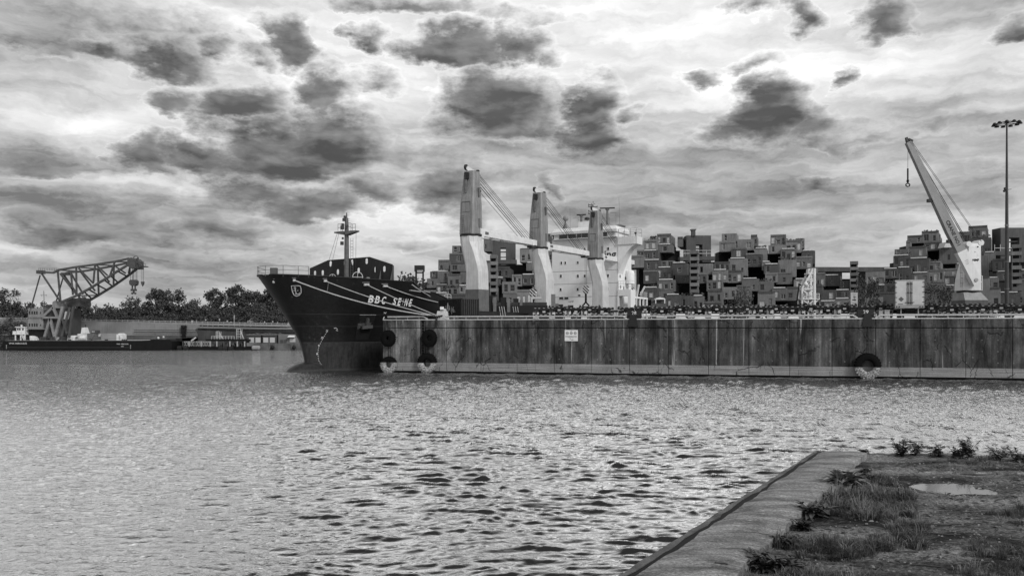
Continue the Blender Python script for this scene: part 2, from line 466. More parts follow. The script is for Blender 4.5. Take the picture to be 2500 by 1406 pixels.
# direction of the sea wall
SA, SB = gp(1541, 1406), gp(2006, 1098)
sdv = (SB - SA).normalized()
wall_t = thing('sea_wall', 'low concrete sea wall with broad cap running into the water on the right', 'wall', (SA.x, SA.y, 0))
def slab_pts(p0, p1, k): return [p0.lerp(p1, i / k) for i in range(k + 1)]
seaL0, seaL1 = SA - sdv * 5.0, SB
seaR0, seaR1 = gp(1788, 1404) - sdv * 5.0, gp(2118, 1099)
outL0, outL1 = gp(1482, 1404) - sdv * 5.0, gp(1982, 1100)
def cap_slab(fr0, fr1, seed):
    """one pour of the cap between two stations along the wall"""
    L0, L1 = seaL0.lerp(seaL1, fr0), seaL0.lerp(seaL1, fr1)
    R0, R1 = seaR0.lerp(seaR1, fr0), seaR0.lerp(seaR1, fr1)
    k = max(6, int((fr1 - fr0) * 60))
    l = ragged(L0, L1, k, 0.012, seed); r = ragged(R0, R1, k, 0.02, seed + 5)
    mb = MB(); vs = []
    for i in range(k + 1):
        for j in range(5):
            p = l[i].lerp(r[i], j / 4)
            edge = 0.022 if j in (0, 4) else 0.0
            if i in (0, k): edge += 0.012
            p = p + Vector((0, 0, 0.008 * mnoise.noise(p * 2.3) - edge))
            vs.append(p)
    fs = [(i * 5 + j, i * 5 + j + 1, (i + 1) * 5 + j + 1, (i + 1) * 5 + j) for i in range(k) for j in range(4)]
    base = len(vs)
    ring = [i * 5 for i in range(k + 1)] + [k * 5 + j for j in range(1, 5)] + [i * 5 + 4 for i in range(k - 1, -1, -1)] + [j for j in range(3, 0, -1)]
    vs += [vs[i] - Vector((0, 0, 0.55)) for i in ring]
    n = len(ring)
    fs += [(ring[i], ring[(i + 1) % n], base + (i + 1) % n, base + i) for i in range(n)]
    mb.add(vs, fs)
    return mb.build('cap_slab', CONC, wall_t)
cuts = [0, .30, .74, 1.0]
for i in range(3): cap_slab(cuts[i] + (0.0008 if i else 0), cuts[i + 1] - 0.0008, 11 + i)
# outer kerb, slightly sunk, with an open ragged joint
def outer(fr0, fr1, seed):
    a0, a1 = outL0.lerp(outL1, fr0), outL0.lerp(outL1, fr1)
    b0, b1 = seaL0.lerp(seaL1, fr0), seaL0.lerp(seaL1, fr1)
    nrm = Vector((sdv.y, -sdv.x, 0))
    k = max(6, int((fr1 - fr0) * 70))
    l = ragged(a0, a1, k, 0.010, seed); r = ragged(b0 - nrm * 0.055, b1 - nrm * 0.055, k, 0.016, seed + 3)
    mb = MB(); vs = []
    for i in range(k + 1):
        for q, e in ((l[i], 0.02), (l[i].lerp(r[i], .25), 0.0), (r[i], 0.006)):
            vs.append(q + Vector((0, 0, -0.022 - e + 0.006 * mnoise.noise(q * 3))))
        vs.append(r[i] - Vector((0, 0, .5))); vs.append(l[i] - Vector((0, 0, .5)))
    fs = [(i * 5 + j, i * 5 + (j + 1) % 5, (i + 1) * 5 + (j + 1) % 5, (i + 1) * 5 + j) for i in range(k) for j in range(5)]
    fs += [(0, 1, 2, 3, 4), tuple(k * 5 + j for j in range(5))]
    mb.add(vs, fs); return mb.build('edge_kerb', dark_conc, wall_t)
for i, (a, b) in enumerate(((0, .36), (.362, .64), (.642, 1.0))): outer(a, b, 31 + i)
mb = MB()
poly = [outL0 + Vector((.03, 0, 0)), seaR0, seaR1, outL1 + Vector((.03, 0, -.0))]
mb.prism([Vector((p.x, p.y, -1.0)) for p in poly], (0, 0, CAPZ - .42 + 1.0)); mb.build('wall_face', dark_conc, wall_t)

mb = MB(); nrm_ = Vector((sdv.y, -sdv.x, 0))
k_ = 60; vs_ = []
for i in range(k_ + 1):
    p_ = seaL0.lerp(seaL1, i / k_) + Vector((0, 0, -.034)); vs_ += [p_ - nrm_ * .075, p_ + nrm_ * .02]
mb.add(vs_, [(2 * i, 2 * i + 1, 2 * i + 3, 2 * i + 2) for i in range(k_)]); mb.build('gap_shade_strip', mat('gap_shade_black', .006, .9), wall_t)  # black strip laid in the open joint to paint its shade
# ground behind the sea wall
def ground_h(x, y):
    h = 0.05 * mnoise.noise(Vector((x * .9, y * .9, 3.1))) + 0.02 * mnoise.noise(Vector((x * 3.1, y * 3.1, 1.0))) + 0.008 * mnoise.noise(Vector((x * 9, y * 9, 5.0)))
    return h
GZ = CAPZ - 0.085
PUD = [(4.80, 9.15, .72, .24), (5.7, 10.1, 1.0, .13)]
def ground_z(x, y):
    z = GZ + ground_h(x, y)
    for cx, cy, rx, ry in PUD:
        q = ((x - cx) / (rx * 1.25)) ** 2 + ((y - cy) / (ry * 1.6)) ** 2
        z -= 0.055 * math.exp(-q * 1.1)
    # soil heaps up a little against the far kerb
    return z
def make_ground():
    nx, ny = 150, 150
    vs = []
    nrm = Vector((sdv.y, -sdv.x, 0))
    for j in range(ny + 1):
        fy = j / ny
        y = 0.6 + (11.35 - 0.6) * fy
        # left limit follows the wall cap
        tline = (y - seaR0.y) / (seaR1.y - seaR0.y)
        xl = seaR0.x + (seaR1.x - seaR0.x) * tline - 0.12
        xr = 24.0
        for i in range(nx + 1):
            fx = (i / nx) ** 1.7
            x = xl + (xr - xl) * fx
            yy = y - 0.02 * (x - 5) if j == ny else y
            z = ground_z(x, yy)
            vs.append((x, yy, z))
    fs = [(j * (nx + 1) + i, j * (nx + 1) + i + 1, (j + 1) * (nx + 1) + i + 1, (j + 1) * (nx + 1) + i) for j in range(ny) for i in range(nx)]
    k = len(vs)
    for i in range(nx + 1):
        x, y, z = vs[ny * (nx + 1) + i]; vs.append((x, y + .15, z - 1.0)); 
    fs += [(ny * (nx + 1) + i, ny * (nx + 1) + i + 1, k + i + 1, k + i) for i in range(nx)]
    m = bpy.data.materials.new('dirt'); m.use_nodes = True
    t = m.node_tree; w = NB(t); b = t.nodes['Principled BSDF']
    g = w.n('ShaderNodeNewGeometry'); pos = g.outputs['Position']
    n1 = w.noise(w.scale(pos, (1, 2.2, 1)), 0.9, 6, 0.6)
    n2 = w.noise(pos, 26.0, 6, 0.72)
    n4 = w.noise(w.scale(pos, (1, 1.6, 1)), 90.0, 4, 0.7)
    v = w.math('MULTIPLY', w.map(n1.outputs['Fac'], 0.38, 0.62, 0.020, 0.20, smooth=False), w.map(n2.outputs['Fac'], 0.36, 0.65, 0.2, 1.9, smooth=False))
    v = w.math('MULTIPLY', v, w.map(n4.outputs['Fac'], 0.3, 0.7, 0.6, 1.4, smooth=False))
    cc = w.n('ShaderNodeCombineColor')
    for i in range(3): t.links.new(v, cc.inputs[i])
    t.links.new(cc.outputs[0], b.inputs['Base Color']); b.inputs['Roughness'].default_value = 0.9
    b.inputs['Specular IOR Level'].default_value = 0.15
    bn = w.n('ShaderNodeBump'); bn.inputs['Strength'].default_value = 1.0; bn.inputs['Distance'].default_value = 0.03
    t.links.new(w.math('ADD', n2.outputs['Fac'], w.math('MULTIPLY', n4.outputs['Fac'], .5)), bn.inputs['Height']); t.links.new(bn.outputs[0], b.inputs['Normal'])
    mb = MB(); mb.add(vs, fs, True)
    o = mb.build('ground', m, fix=False); o['kind'] = 'structure'
make_ground()
# shallow puddles left on the path
pm = bpy.data.materials.new('puddle_water'); pm.use_nodes = True
pb = pm.node_tree.nodes['Principled BSDF']; pb.inputs['Base Color'].default_value = (.16, .16, .16, 1); pb.inputs['Roughness'].default_value = .06; pb.inputs['IOR'].default_value = 2.6
for i, (cx, cy, rx, ry) in enumerate(PUD[:2]):
    mb = MB(); n = 40; ring = []
    for k in range(n):
        a = 2 * math.pi * k / n
        rr = 1 + .5 * mnoise.noise(Vector((math.cos(a) * 1.6 + i * 7, math.sin(a) * 1.6, 0))) + .2 * mnoise.noise(Vector((math.cos(a) * 5 + i * 7, math.sin(a) * 5, 0)))
        ring.append((cx + math.cos(a) * rx * rr * 1.2, cy + math.sin(a) * ry * rr * 1.5, 0))
    zz = ground_z(cx, cy) + 0.022
    mb.add([(x, y, zz) for x, y, _ in ring], [tuple(range(n))])
    o = mb.build('puddle', pm); o['kind'] = 'structure'

# ---- grass and weeds
leaf_mats = [mat('grass_%s' % k, b, .6, .35, 9.0, spec=.25) for k, b in (('mid', .075), ('pale', .20), ('dark', .03))]
def right_of_wall(y):
    t = (y - seaR0.y) / (seaR1.y - seaR0.y); return seaR0.x + (seaR1.x - seaR0.x) * t
def blade(vs, fs, x, y, z, h, w, az, lean, rnd):
    dx, dy = math.cos(az), math.sin(az)
    sx, sy = -dy * w / 2, dx * w / 2
    p1 = (x + dx * lean * .28, y + dy * lean * .28, z + h * .55)
    p2 = (x + dx * lean, y + dy * lean, z + h * (1 - .25 * (lean / h)))
    k = len(vs)
    vs += [(x - sx, y - sy, z - .01), (x + sx, y + sy, z - .01), (p1[0] - sx * .8, p1[1] - sy * .8, p1[2]), (p1[0] + sx * .8, p1[1] + sy * .8, p1[2]), p2]
    fs += [(k, k + 1, k + 3, k + 2), (k + 2, k + 3, k + 4)]
def grass_zone(name, n, sampler, hr, lab, mi, wr=(.003, .007), per=(60, 150), rad=(.04, .10)):
    """n tussocks, each a fan of leaning blades"""
    rnd = random.Random(sum(map(ord, name))); vs, fs = [], []; k = 0
    while k < n:
        s = sampler(rnd)
        if s is None: continue
        k += 1
        x0, y0, q = s; ht = rnd.uniform(*hr) * q; R0 = rnd.uniform(*rad) * (.6 + .5 * q); base_az = rnd.uniform(0, 6.28)
        for j in range(int(rnd.uniform(*per) * (.5 + .5 * q))):
            a = rnd.uniform(0, 6.28); r = R0 * rnd.random() ** .6; x = x0 + math.cos(a) * r; y = y0 + math.sin(a) * r
            h = ht * rnd.uniform(.45, 1.15) * (1.15 - .5 * r / R0)
            az = a + rnd.gauss(0, .7) if rnd.random() < .75 else base_az + rnd.gauss(0, .5)
            blade(vs, fs, x, y, ground_z(x, y), h, rnd.uniform(*wr), az, h * min(1.5, abs(rnd.gauss(.25 + .7 * r / R0, .3))), rnd)
    mb = MB(); mb.v = vs; mb.f = fs; mb.sm = [False] * len(fs)
    o = mb.build(name, leaf_mats[mi], fix=False); tag(o, lab, 'grass', kind='stuff')
def z_strip(rnd):
    y = rnd.uniform(3.6, 9.5); xl = right_of_wall(y)
    wd = 1.12 if y < 7 else max(.15, 1.12 - (y - 7) * .22)
    u = rnd.random() ** .9; x = xl + .06 + wd * u
    if y > 8.6 and u < .45: return None
    q = mnoise.noise(Vector((x * 1.6, y * 1.6, 2.0)))
    if q < -.15 + .5 * max(0, u - .6): return None
    if u < .20 and rnd.random() < .9: return None
    return x, y, (0.55 + .8 * max(0, q + .3)) * (1 - .45 * u)
def z_corner(rnd):
    y = rnd.uniform(3.6, 7.9); x = rnd.uniform(2.2, 6.5)
    e = (x - (2.65 + .60 * (y - 5))) + .25 * mnoise.noise(Vector((x * 2.2, y * 2.2, 9.0)))
    if e < 0 or mnoise.noise(Vector((x * 1.5, y * 1.5, 7.0))) < -.3 + .25 * max(0, .5 - e): return None
    return x, y, min(1.0, .5 + e * .7)
def z_back(rnd):
    x = rnd.uniform(4.9, 15); y = rnd.uniform(10.2, 11.2)
    if mnoise.noise(Vector((x * 1.2, y * 2, 4.0))) < -.12: return None
    return x, y, 1.0
grass_zone('grass_tussocks', 340, z_strip, (.08, .21), 'green grass tussocks growing along the inner edge of the concrete cap', 0)
grass_zone('pale_grass', 120, z_strip, (.12, .26), 'pale seeding grass scattered through the tussocks beside the concrete cap', 1, (.002, .0045), (30, 80))
grass_zone('dark_grass', 160, z_strip, (.05, .12), 'short dark grass between the tussocks beside the concrete cap', 2)
grass_zone('corner_grass', 210, z_corner, (.06, .17), 'grass patch in the bottom right corner of the dirt path', 0)
grass_zone('corner_pale_grass', 50, z_corner, (.08, .19), 'pale dry blades in the bottom right corner grass patch', 1, (.002, .0045), (30, 70))
grass_zone('bank_grass', 90, z_back, (.03, .12), 'thin grass along the far edge of the dirt path', 0, (.003, .007), (20, 60))

def weed(x, y, h, ns, spread, label, seed, mi=2, leaf=.055, cat='weed'):
    rnd = random.Random(seed); z = ground_z(x, y) - .01
    t = thing('weed_plant', label, cat, (x, y, z), 'weeds on the near shore')
    st = MB(); lf = MB()
    for i in range(ns):
        az = rnd.uniform(0, 6.28); sp = spread * rnd.uniform(.2, 1); hh = h * rnd.uniform(.6, 1)
        pts = []
        for k in range(5):
            f = k / 4
            pts.append(Vector((x + math.cos(az) * sp * f ** 1.4, y + math.sin(az) * sp * f ** 1.4, z + hh * f * (1 - .12 * f))))
        st.path(pts, .003, 4)
        nl = int(9 + hh * 34)
        for q in range(nl):
            f = rnd.uniform(.15, 1); k = min(3, int(f * 4)); p = pts[k].lerp(pts[k + 1], f * 4 - k)
            a2 = rnd.uniform(0, 6.28); L = 1.35 * leaf * rnd.uniform(.6, 1.5) * (1.25 - .6 * f); el = rnd.uniform(-.3, .8)
            d = Vector((math.cos(a2) * math.cos(el), math.sin(a2) * math.cos(el), math.sin(el)))
            s = d.cross(Vector((0, 0, 1))).normalized() * L * .22
            lf.add([p, p + d * L * .45 + s, p + d * L - Vector((0, 0, L * .2)), p + d * L * .45 - s], [(0, 1, 2, 3)])
    st.build('stem', leaf_mats[2], t); lf.build('foliage', leaf_mats[mi], t, fix=False)
    return t
def gp2(x, y):
    v = gp(x, y, GZ); return v.x, v.y
weed(*gp2(2200, 1112), .30, 14, .20, 'bushy weed nearest the end of the concrete cap on the far bank edge', 1, 0)
weed(*gp2(2235, 1112), .26, 9, .12, 'thin upright weed just right of the bushy weed on the far edge', 2, 0)
weed(*gp2(2290, 1115), .18, 8, .16, 'low sparse weed midway along the far edge of the path', 3, 0)
weed(*gp2(2362, 1122), .36, 16, .17, 'tallest weed on the far edge of the path', 4, 0)
weed(*gp2(2335, 1120), .22, 9, .14, 'small weed leaning beside the tallest weed', 5, 0)
weed(*gp2(2440, 1122), .26, 12, .24, 'broad feathery weed at the right on the far edge', 6, 1, .06)
weed(*gp2(2490, 1124), .24, 12, .22, 'feathery weed cut by the right border of the picture', 7, 1, .06)
weed(*gp2(2062, 1192), .20, 12, .18, 'spiky leafed weed overhanging the inner edge of the concrete cap', 8, 1, .14)
weed(*gp2(2105, 1180), .15, 10, .18, 'dark low weed behind the spiky weed by the cap', 9, 2)
weed(*gp2(1990, 1262), .15, 9, .16, 'small leafy weed midway along the inner edge of the cap', 10, 0, .09)
weed(*gp2(1875, 1382), .14, 24, .17, 'dense leafy weed at the bottom against the concrete cap', 12, 0, .075)
weed(*gp2(1935, 1400), .14, 22, .18, 'leafy weed at the lower border right of the dense weed', 13, 0, .07)
for i_, (yy, dx_, lab) in enumerate(((4.6, .10, 'dark weed low against the cap near the bottom border'), (5.9, .10, 'dark weed against the cap just above the dense bottom weed'), (6.5, .12, 'dark leafy weed on the shaded soil beside the cap, lower third'), (7.1, .10, 'dark weed on the shaded soil beside the cap, at its middle'), (7.7, .12, 'dark weed on the shaded soil below the small leafy weed'), (8.3, .11, 'dark weed against the cap above the small leafy weed'), (8.9, .14, 'dark weed just below the spiky weed at the cap'), (9.8, .18, 'dark weed on the soil beyond the spiky weed'))):
    weed(right_of_wall(yy) + dx_, yy, .13, 12, .13, lab, 40 + i_, 2, .05)
weed(*gp2(2110, 1105), .07, 6, .08, 'tiny weed at the corner of the cap and the far edge', 14, 2)
# twigs and stones on the path
rnd = random.Random(5)
for i, (x, y, L, a) in enumerate(((2160, 1240, .28, .3), (2275, 1310, .42, -.12), (2210, 1352, .2, .1), (2390, 1150, .3, .2), (2140, 1390, .22, .9), (2110, 1382, .2, -.6), (2320, 1285, .2, .1), (1760, 1376, .09, -.5), (2270, 1380, .16, -.3))):
    v = gp(x, y, GZ); onc = (x == 1760)
    z = (CAPZ + .004) if onc else ground_z(v.x, v.y) + .008
    if onc: v = gp(x, y)
    mb = MB(); n = 4; c, s = math.cos(a), math.sin(a)
    pts = [Vector((v.x + c * L * (k / n - .5) + .02 * L * rnd.uniform(-1, 1), v.y + s * L * (k / n - .5) + .06 * L * rnd.uniform(-1, 1), z + .006 * rnd.random())) for k in range(n + 1)]
    mb.path(pts, .006, 5)
    lab = ['dead twig lying near the puddle edge', 'longest dead twig lying across the dirt path', 'thin twig low on the path below the longest twig', 'twig at the far right of the path under the weeds',
           'curved twig at the bottom of the path', 'twig among grass roots at the bottom of the path', 'short twig just above the longest twig', 'bit of stick lying on the concrete cap', 'short twig at the lower right of the path'][i]
    solo(mb, 'twig', mat('twig', .05, .8), lab, 'twig', 'twigs on the near shore')
vs, fs = [], []
rnd = random.Random(8); mb = MB()
for i in range(3600):
    y = rnd.uniform(4.8, 10.8); x = right_of_wall(y) + .2 + rnd.random() ** .9 * 5
    r = rnd.uniform(.006, .020) * (1.6 if rnd.random() < .05 else 1)
    z = ground_z(x, y); q = [Vector((rnd.uniform(.6, 1), rnd.uniform(.6, 1), rnd.uniform(.35, .6))) for _ in range(1)][0]
    a = rnd.uniform(0, 3)
    p = [Vector((math.cos(a + k * 1.57) * r * q.x * rnd.uniform(.7, 1.2), math.sin(a + k * 1.57) * r * q.y * rnd.uniform(.7, 1.2), 0)) for k in range(4)]
    c = Vector((x, y, z)); up = Vector((0, 0, r * q.z))
    mb.add([c + k for k in p] + [c + k * .55 + up for k in p], [(0, 1, 5, 4), (1, 2, 6, 5), (2, 3, 7, 6), (3, 0, 4, 7), (4, 5, 6, 7)])
o = mb.build('gravel', mat('pebble', .17, .8, .9, 24.0), fix=False); tag(o, 'small stones and chips strewn over the dirt path', 'gravel', kind='stuff')

# leaf litter and bark chips
rnd = random.Random(18); mb = MB()
for i in range(5200):
    y = rnd.uniform(4.6, 11.0); x = right_of_wall(y) + .12 + rnd.random() ** .9 * 5
    if mnoise.noise(Vector((x * 1.1, y * 1.7, 12.0))) < rnd.uniform(-.5, .25): continue
    L = rnd.uniform(.012, .05); a = rnd.gauss(0, .7); z = ground_z(x, y) + rnd.uniform(.004, .016)
    u = Vector((math.cos(a), math.sin(a), rnd.uniform(-.25, .25))) * L; v = Vector((-math.sin(a), math.cos(a), rnd.uniform(-.4, .4))) * L * rnd.uniform(.15, .4); c = Vector((x, y, z))
    mb.add([c - u, c + v, c + u, c - v], [(0, 1, 2, 3)])
o = mb.build('leaf_litter', mat('litter', .03, .85, .9, 20.0), fix=False); tag(o, 'dark leaf litter and bark chips scattered over the dirt path', 'litter', kind='stuff')
# ================================================================== QUAY (pier end wall across the water)
QL = Vector((px(935, 89.5), 89.5, 0)); QR = Vector((px(2500, 74.8), 74.8, 0))
qd = (QR - QL).normalized(); qn = Vector((qd.y, -qd.x, 0))          # qn points at the viewer
QTOP, QJ, QBAND = 5.65, 4.80, 1.08
def q_at(x):
    """distance along the wall of picture column x"""
    k = (x - 1250) / 2000.0
    return (k * QL.y - QL.x) / (qd.x - k * qd.y)
def qp(s, z, off=0.0): return QL + qd * s + qn * off + Vector((0, 0, z))
def quay_material():
    m = bpy.data.materials.new('quay_concrete'); m.use_nodes = True
    t = m.node_tree; w = NB(t); b = t.nodes['Principled BSDF']
    g = w.n('ShaderNodeNewGeometry'); pos = g.outputs['Position']; p = w.xyz(pos)
    oi = w.n('ShaderNodeObjectInfo')
    # coordinates along and up the wall
    s = w.vmath('DOT_PRODUCT', pos, tuple(qd)); z = p[2]
    C = w.comb(s, 0.0, z)
    blot = w.noise(w.scale(C, (1, 1, .6)), 0.8, 7, 0.68)
    stre = w.noise(w.scale(C, (.55, 1, .10)), 1.5, 8, 0.66, 0.3)
    fine = w.noise(C, 7.0, 6, 0.7)
    tone = w.map(stre.outputs['Fac'], 0.36, 0.66, 0.010, 0.085, smooth=False)
    st2 = w.noise(w.scale(C, (2.0, 1, .035)), 1.4, 5, 0.6)
    tone = w.math('MULTIPLY', tone, w.map(st2.outputs['Fac'], 0.36, 0.64, 0.66, 1.34, smooth=False))
    tone = w.math('MULTIPLY', tone, w.map(blot.outputs['Fac'], 0.33, 0.67, 0.5, 1.6, smooth=False))
    tone = w.math('MULTIPLY', tone, w.map(fine.outputs['Fac'], 0.3, 0.7, 0.72, 1.28, smooth=False))
    tone = w.math('MULTIPLY', tone, w.map(oi.outputs['Random'], 0, 1, 0.85, 1.15, smooth=False))
    # the left end bay is cleaner
    left = w.map(w.math('SUBTRACT', s, float(QL.dot(qd))), q_at(1100), q_at(1200), 2.0, 1.0)
    tone = w.math('MULTIPLY', tone, left)
    # lime runs down from the top, and spalled patches
    lime = w.noise(w.scale(C, (2.1, 1, .05)), 1.25, 4, 0.55, 0.5)
    lrun = w.map(lime.outputs['Fac'], 0.635, 0.69)
    tone = w.math('ADD', tone, w.math('MULTIPLY', lrun, 0.20))
    # pale spots of the form ties, in rows
    gx = w.math('SUBTRACT', w.math('FRACT', w.math('DIVIDE', s, 1.32)), .5); gz = w.math('SUBTRACT', w.math('FRACT', w.math('DIVIDE', z, 1.05)), .5)
    dist = w.vmath('LENGTH', w.comb(w.math('MULTIPLY', gx, 1.32), 0.0, w.math('MULTIPLY', gz, 1.05)))
    dot = w.math('MULTIPLY', w.map(w.math('ADD', dist, w.math('MULTIPLY', fine.outputs['Fac'], .07)), .115, .075), w.map(blot.outputs['Fac'], .42, .58))
    tone = w.math('ADD', tone, w.math('MULTIPLY', dot, 0.10))
    sp = w.noise(C, 1.15, 5, 0.6)
    tone = w.math('ADD', tone, w.math('MULTIPLY', w.map(sp.outputs['Fac'], 0.66, 0.72), 0.12))
    # cracks: thin dark lines, mostly running up and down
    wob = w.noise(C, 1.3, 3, 0.6)
    Cw = w.vmath('ADD', C, w.scale(wob.outputs['Color'], (0.9, 0.0, 0.9)))
    def cr(sc, th, wd, q):
        vo = w.n('ShaderNodeTexVoronoi', feature='DISTANCE_TO_EDGE')
        vo.inputs['Scale'].default_value = 1.0
        t.links.new(w.scale(Cw, sc), vo.inputs['Vector'])
        ga = w.noise(C, 0.5, 3, 0.6)
        return w.math('MULTIPLY', w.map(vo.outputs['Distance'], wd, 0.0), w.map(ga.outputs['Fac'], q, q + .06))
    c1 = cr((0.55, 1, 0.20), 0, 0.015, 0.47)
    crk = w.math('MINIMUM', c1, 1.0)
    # pale band washed clean by the water, with level lines in it
    ln = w.noise(w.scale(C, (.12, 1, 6.0)), 1.7, 4, 0.6)
    bandv = w.math('MULTIPLY', w.map(ln.outputs['Fac'], 0.3, 0.7, 0.12, 0.28, smooth=False), w.map(fine.outputs['Fac'], 0.3, .7, .8, 1.2, smooth=False))
    bandv = w.math('MULTIPLY', bandv, w.map(blot.outputs['Fac'], 0.3, 0.7, 0.85, 1.15, smooth=False))
    wb = w.noise(C, 2.0, 3, .5)
    zb = w.math('ADD', z, w.math('MULTIPLY', w.math('SUBTRACT', wb.outputs['Fac'], .5), .05))
    tone = w.mix(w.map(zb, QBAND + .02, QBAND - .02), tone, bandv)
    tone = w.mix(w.math('MULTIPLY', crk, 0.88), tone, 0.012)
    # darker towards the water
    tone = w.mix(w.map(zb, 0.20, 0.10), tone, 0.02)
    cc = w.n('ShaderNodeCombineColor')
    for i in range(3): t.links.new(tone, cc.inputs[i])
    t.links.new(cc.outputs[0], b.inputs['Base Color']); b.inputs['Roughness'].default_value = .8; b.inputs['Specular IOR Level'].default_value = .2
    bn = w.n('ShaderNodeBump'); bn.inputs['Strength'].default_value = .7; bn.inputs['Distance'].default_value = .06
    t.links.new(w.math('SUBTRACT', fine.outputs['Fac'], w.math('MULTIPLY', crk, 1.2)), bn.inputs['Height']); t.links.new(bn.outputs[0], b.inputs['Normal'])
    return m
QM = quay_material()
black = mat('black_gap', .010, .9)
quay = thing('quay_wall', 'long stained concrete quay wall across the water with tyres hung on it', 'wall', tuple(QL))
JX = [935, 1026, 1038, 1089.6, 1174, 1262, 1352.8, 1443, 1536.8, 1632, 1729.6, 1828, 1928, 2031, 2137.7, 2246, 2357.8, 2472]
JS = [q_at(x) for x in JX]; JS[0] = 0.0
st = JS[-1] - JS[-2]
for k in range(7): JS.append(JS[-1] + st)
rnd = random.Random(2)
GAP = .035
def panel(s0, s1, z0, z1, name, proud):
    """one poured bay: front face with chamfered arrises and a ragged foot"""
    mb = MB(); c = .03
    front = [qp(s0 + c, z0 + c, proud), qp(s1 - c, z0 + c, proud), qp(s1 - c, z1 - c, proud), qp(s0 + c, z1 - c, proud)]
    mid = [qp(s0, z0, proud - c), qp(s1, z0, proud - c), qp(s1, z1, proud - c), qp(s0, z1, proud - c)]
    back = [qp(s0, z0, -.6), qp(s1, z0, -.6), qp(s1, z1, -.6), qp(s0, z1, -.6)]
    vs = front + mid + back; fs = [(0, 1, 2, 3), (11, 10, 9, 8)]
    for k in range(4):
        j = (k + 1) % 4
        fs += [(k, j, 4 + j, 4 + k), (4 + k, 4 + j, 8 + j, 8 + k)]
    mb.add(vs, fs); return mb.build(name, QM, quay)
for i in range(len(JS) - 1):
    s0, s1 = JS[i], JS[i + 1]
    if i == 1: continue                                  # ladder slot
    a = GAP / 2 if i else 0
    pr = rnd.uniform(-.012, .012)
    panel(s0 + a, s1 - GAP / 2, QJ + .03, QTOP, 'cap_block', pr + rnd.uniform(0, .02))
    panel(s0 + a, s1 - GAP / 2, rnd.uniform(.16, .2), QJ - .03, 'concrete_panel', pr)
mb = MB()     # dark backing seen in the joints and the undercut foot
mb.hexa([qp(.05, -1, -.25), qp(JS[-1], -1, -.25), qp(JS[-1], -1, -3), qp(.05, -1, -3), qp(.05, QTOP - .1, -.25), qp(JS[-1], QTOP - .1, -.25), qp(JS[-1], QTOP - .1, -3), qp(.05, QTOP - .1, -3)])
mb.build('backing', black, quay)
lm = mat('rusty_steel', .07, .7, .5, 6.0, metal=.2)
mb = MB(); sa, sb = JS[1] + .12, JS[2] - .12
for s in (sa, sb): mb.bar(qp(s, .2, -.1), qp(s, QTOP - .05, -.1), .05)
z = .4
while z < QTOP - .2: mb.bar(qp(sa, z, -.1), qp(sb, z, -.1), .035); z += .3
mb.build('ladder', lm, quay)
# coping strip
cop = mat('pale_coping', .42, .7, .3, 3.0)
mb = MB(); e0, e1 = QTOP + .002, QTOP + .10
mb.hexa([qp(0, e0, .03), qp(JS[-1], e0, .03), qp(JS[-1], e0, -.35), qp(0, e0, -.35), qp(0, e1, .03), qp(JS[-1], e1, .03), qp(JS[-1], e1, -.35), qp(0, e1, -.35)])
mb.build('coping', cop, quay)
# side of the pier along the berth
psd = Vector((.53, .848, 0)).normalized()
mb = MB(); e = QL + psd * 150
pn = Vector((-psd.y, psd.x, 0))
mb.prism([QL + Vector((0, 0, -1)) + qn * -.03, e + Vector((0, 0, -1)), e + Vector((0, 0, QTOP - .02)), QL + Vector((0, 0, QTOP - .02)) + qn * -.03], -pn * .5)
mb.build('side_face', QM, quay)
# deck of the pier
dm = mat('pier_asphalt', .07, .85, .4, .4)
mb = MB()
dk = [QL + qn * -.3, qp(JS[-1], 0, -.3), Vector((150, 235, 0)), Vector((62, 235, 0)) , e]
mb.add([Vector((p.x, p.y, QTOP + .02)) for p in dk], [tuple(range(len(dk)))])
o = mb.build('pier_deck', dm); o['kind'] = 'structure'

# tyre rail: pipe kerb along the edge
rail_m = mat('galvanised_pipe', .38, .55, .3, 4.0, metal=.3)
def kerb_rail(x0, x1, slope0, slope1, label):
    s0, s1 = q_at(x0), q_at(x1)
    t = thing('kerb_rail', label, 'rail', tuple(qp(s0, QTOP, -.15)), 'pipe rails along the quay edge')
    mb = MB(); z = QTOP + .36
    a = qp(s0 + (.45 if slope0 else 0), z, -.15); b = qp(s1 - (.45 if slope1 else 0), z, -.15)
    pts = ([qp(s0, QTOP + .1, -.15)] if slope0 else []) + [a, b] + ([qp(s1, QTOP + .1, -.15)] if slope1 else [])
    mb.path(pts, .085, 10); mb.build('pipe', rail_m, t)
    s = s0 + 1.0
    while s < s1 - .4:
        mp = MB(); mp.bar(qp(s, QTOP + .1, -.15), qp(s, z - .08, -.15), .07, .05); mp.build('post', rail_m, t); s += 1.32
kerb_rail(945, 1043, False, True, 'short pipe rail at the left end of the quay wall')
kerb_rail(1086, 1530, False, True, 'pipe rail between the white bollard and the first mooring bitt')
kerb_rail(1566, 2094, True, True, 'pipe rail between the two dark mooring bitts')
kerb_rail(2138, 2620, True, False, 'pipe rail at the right end of the quay wall')

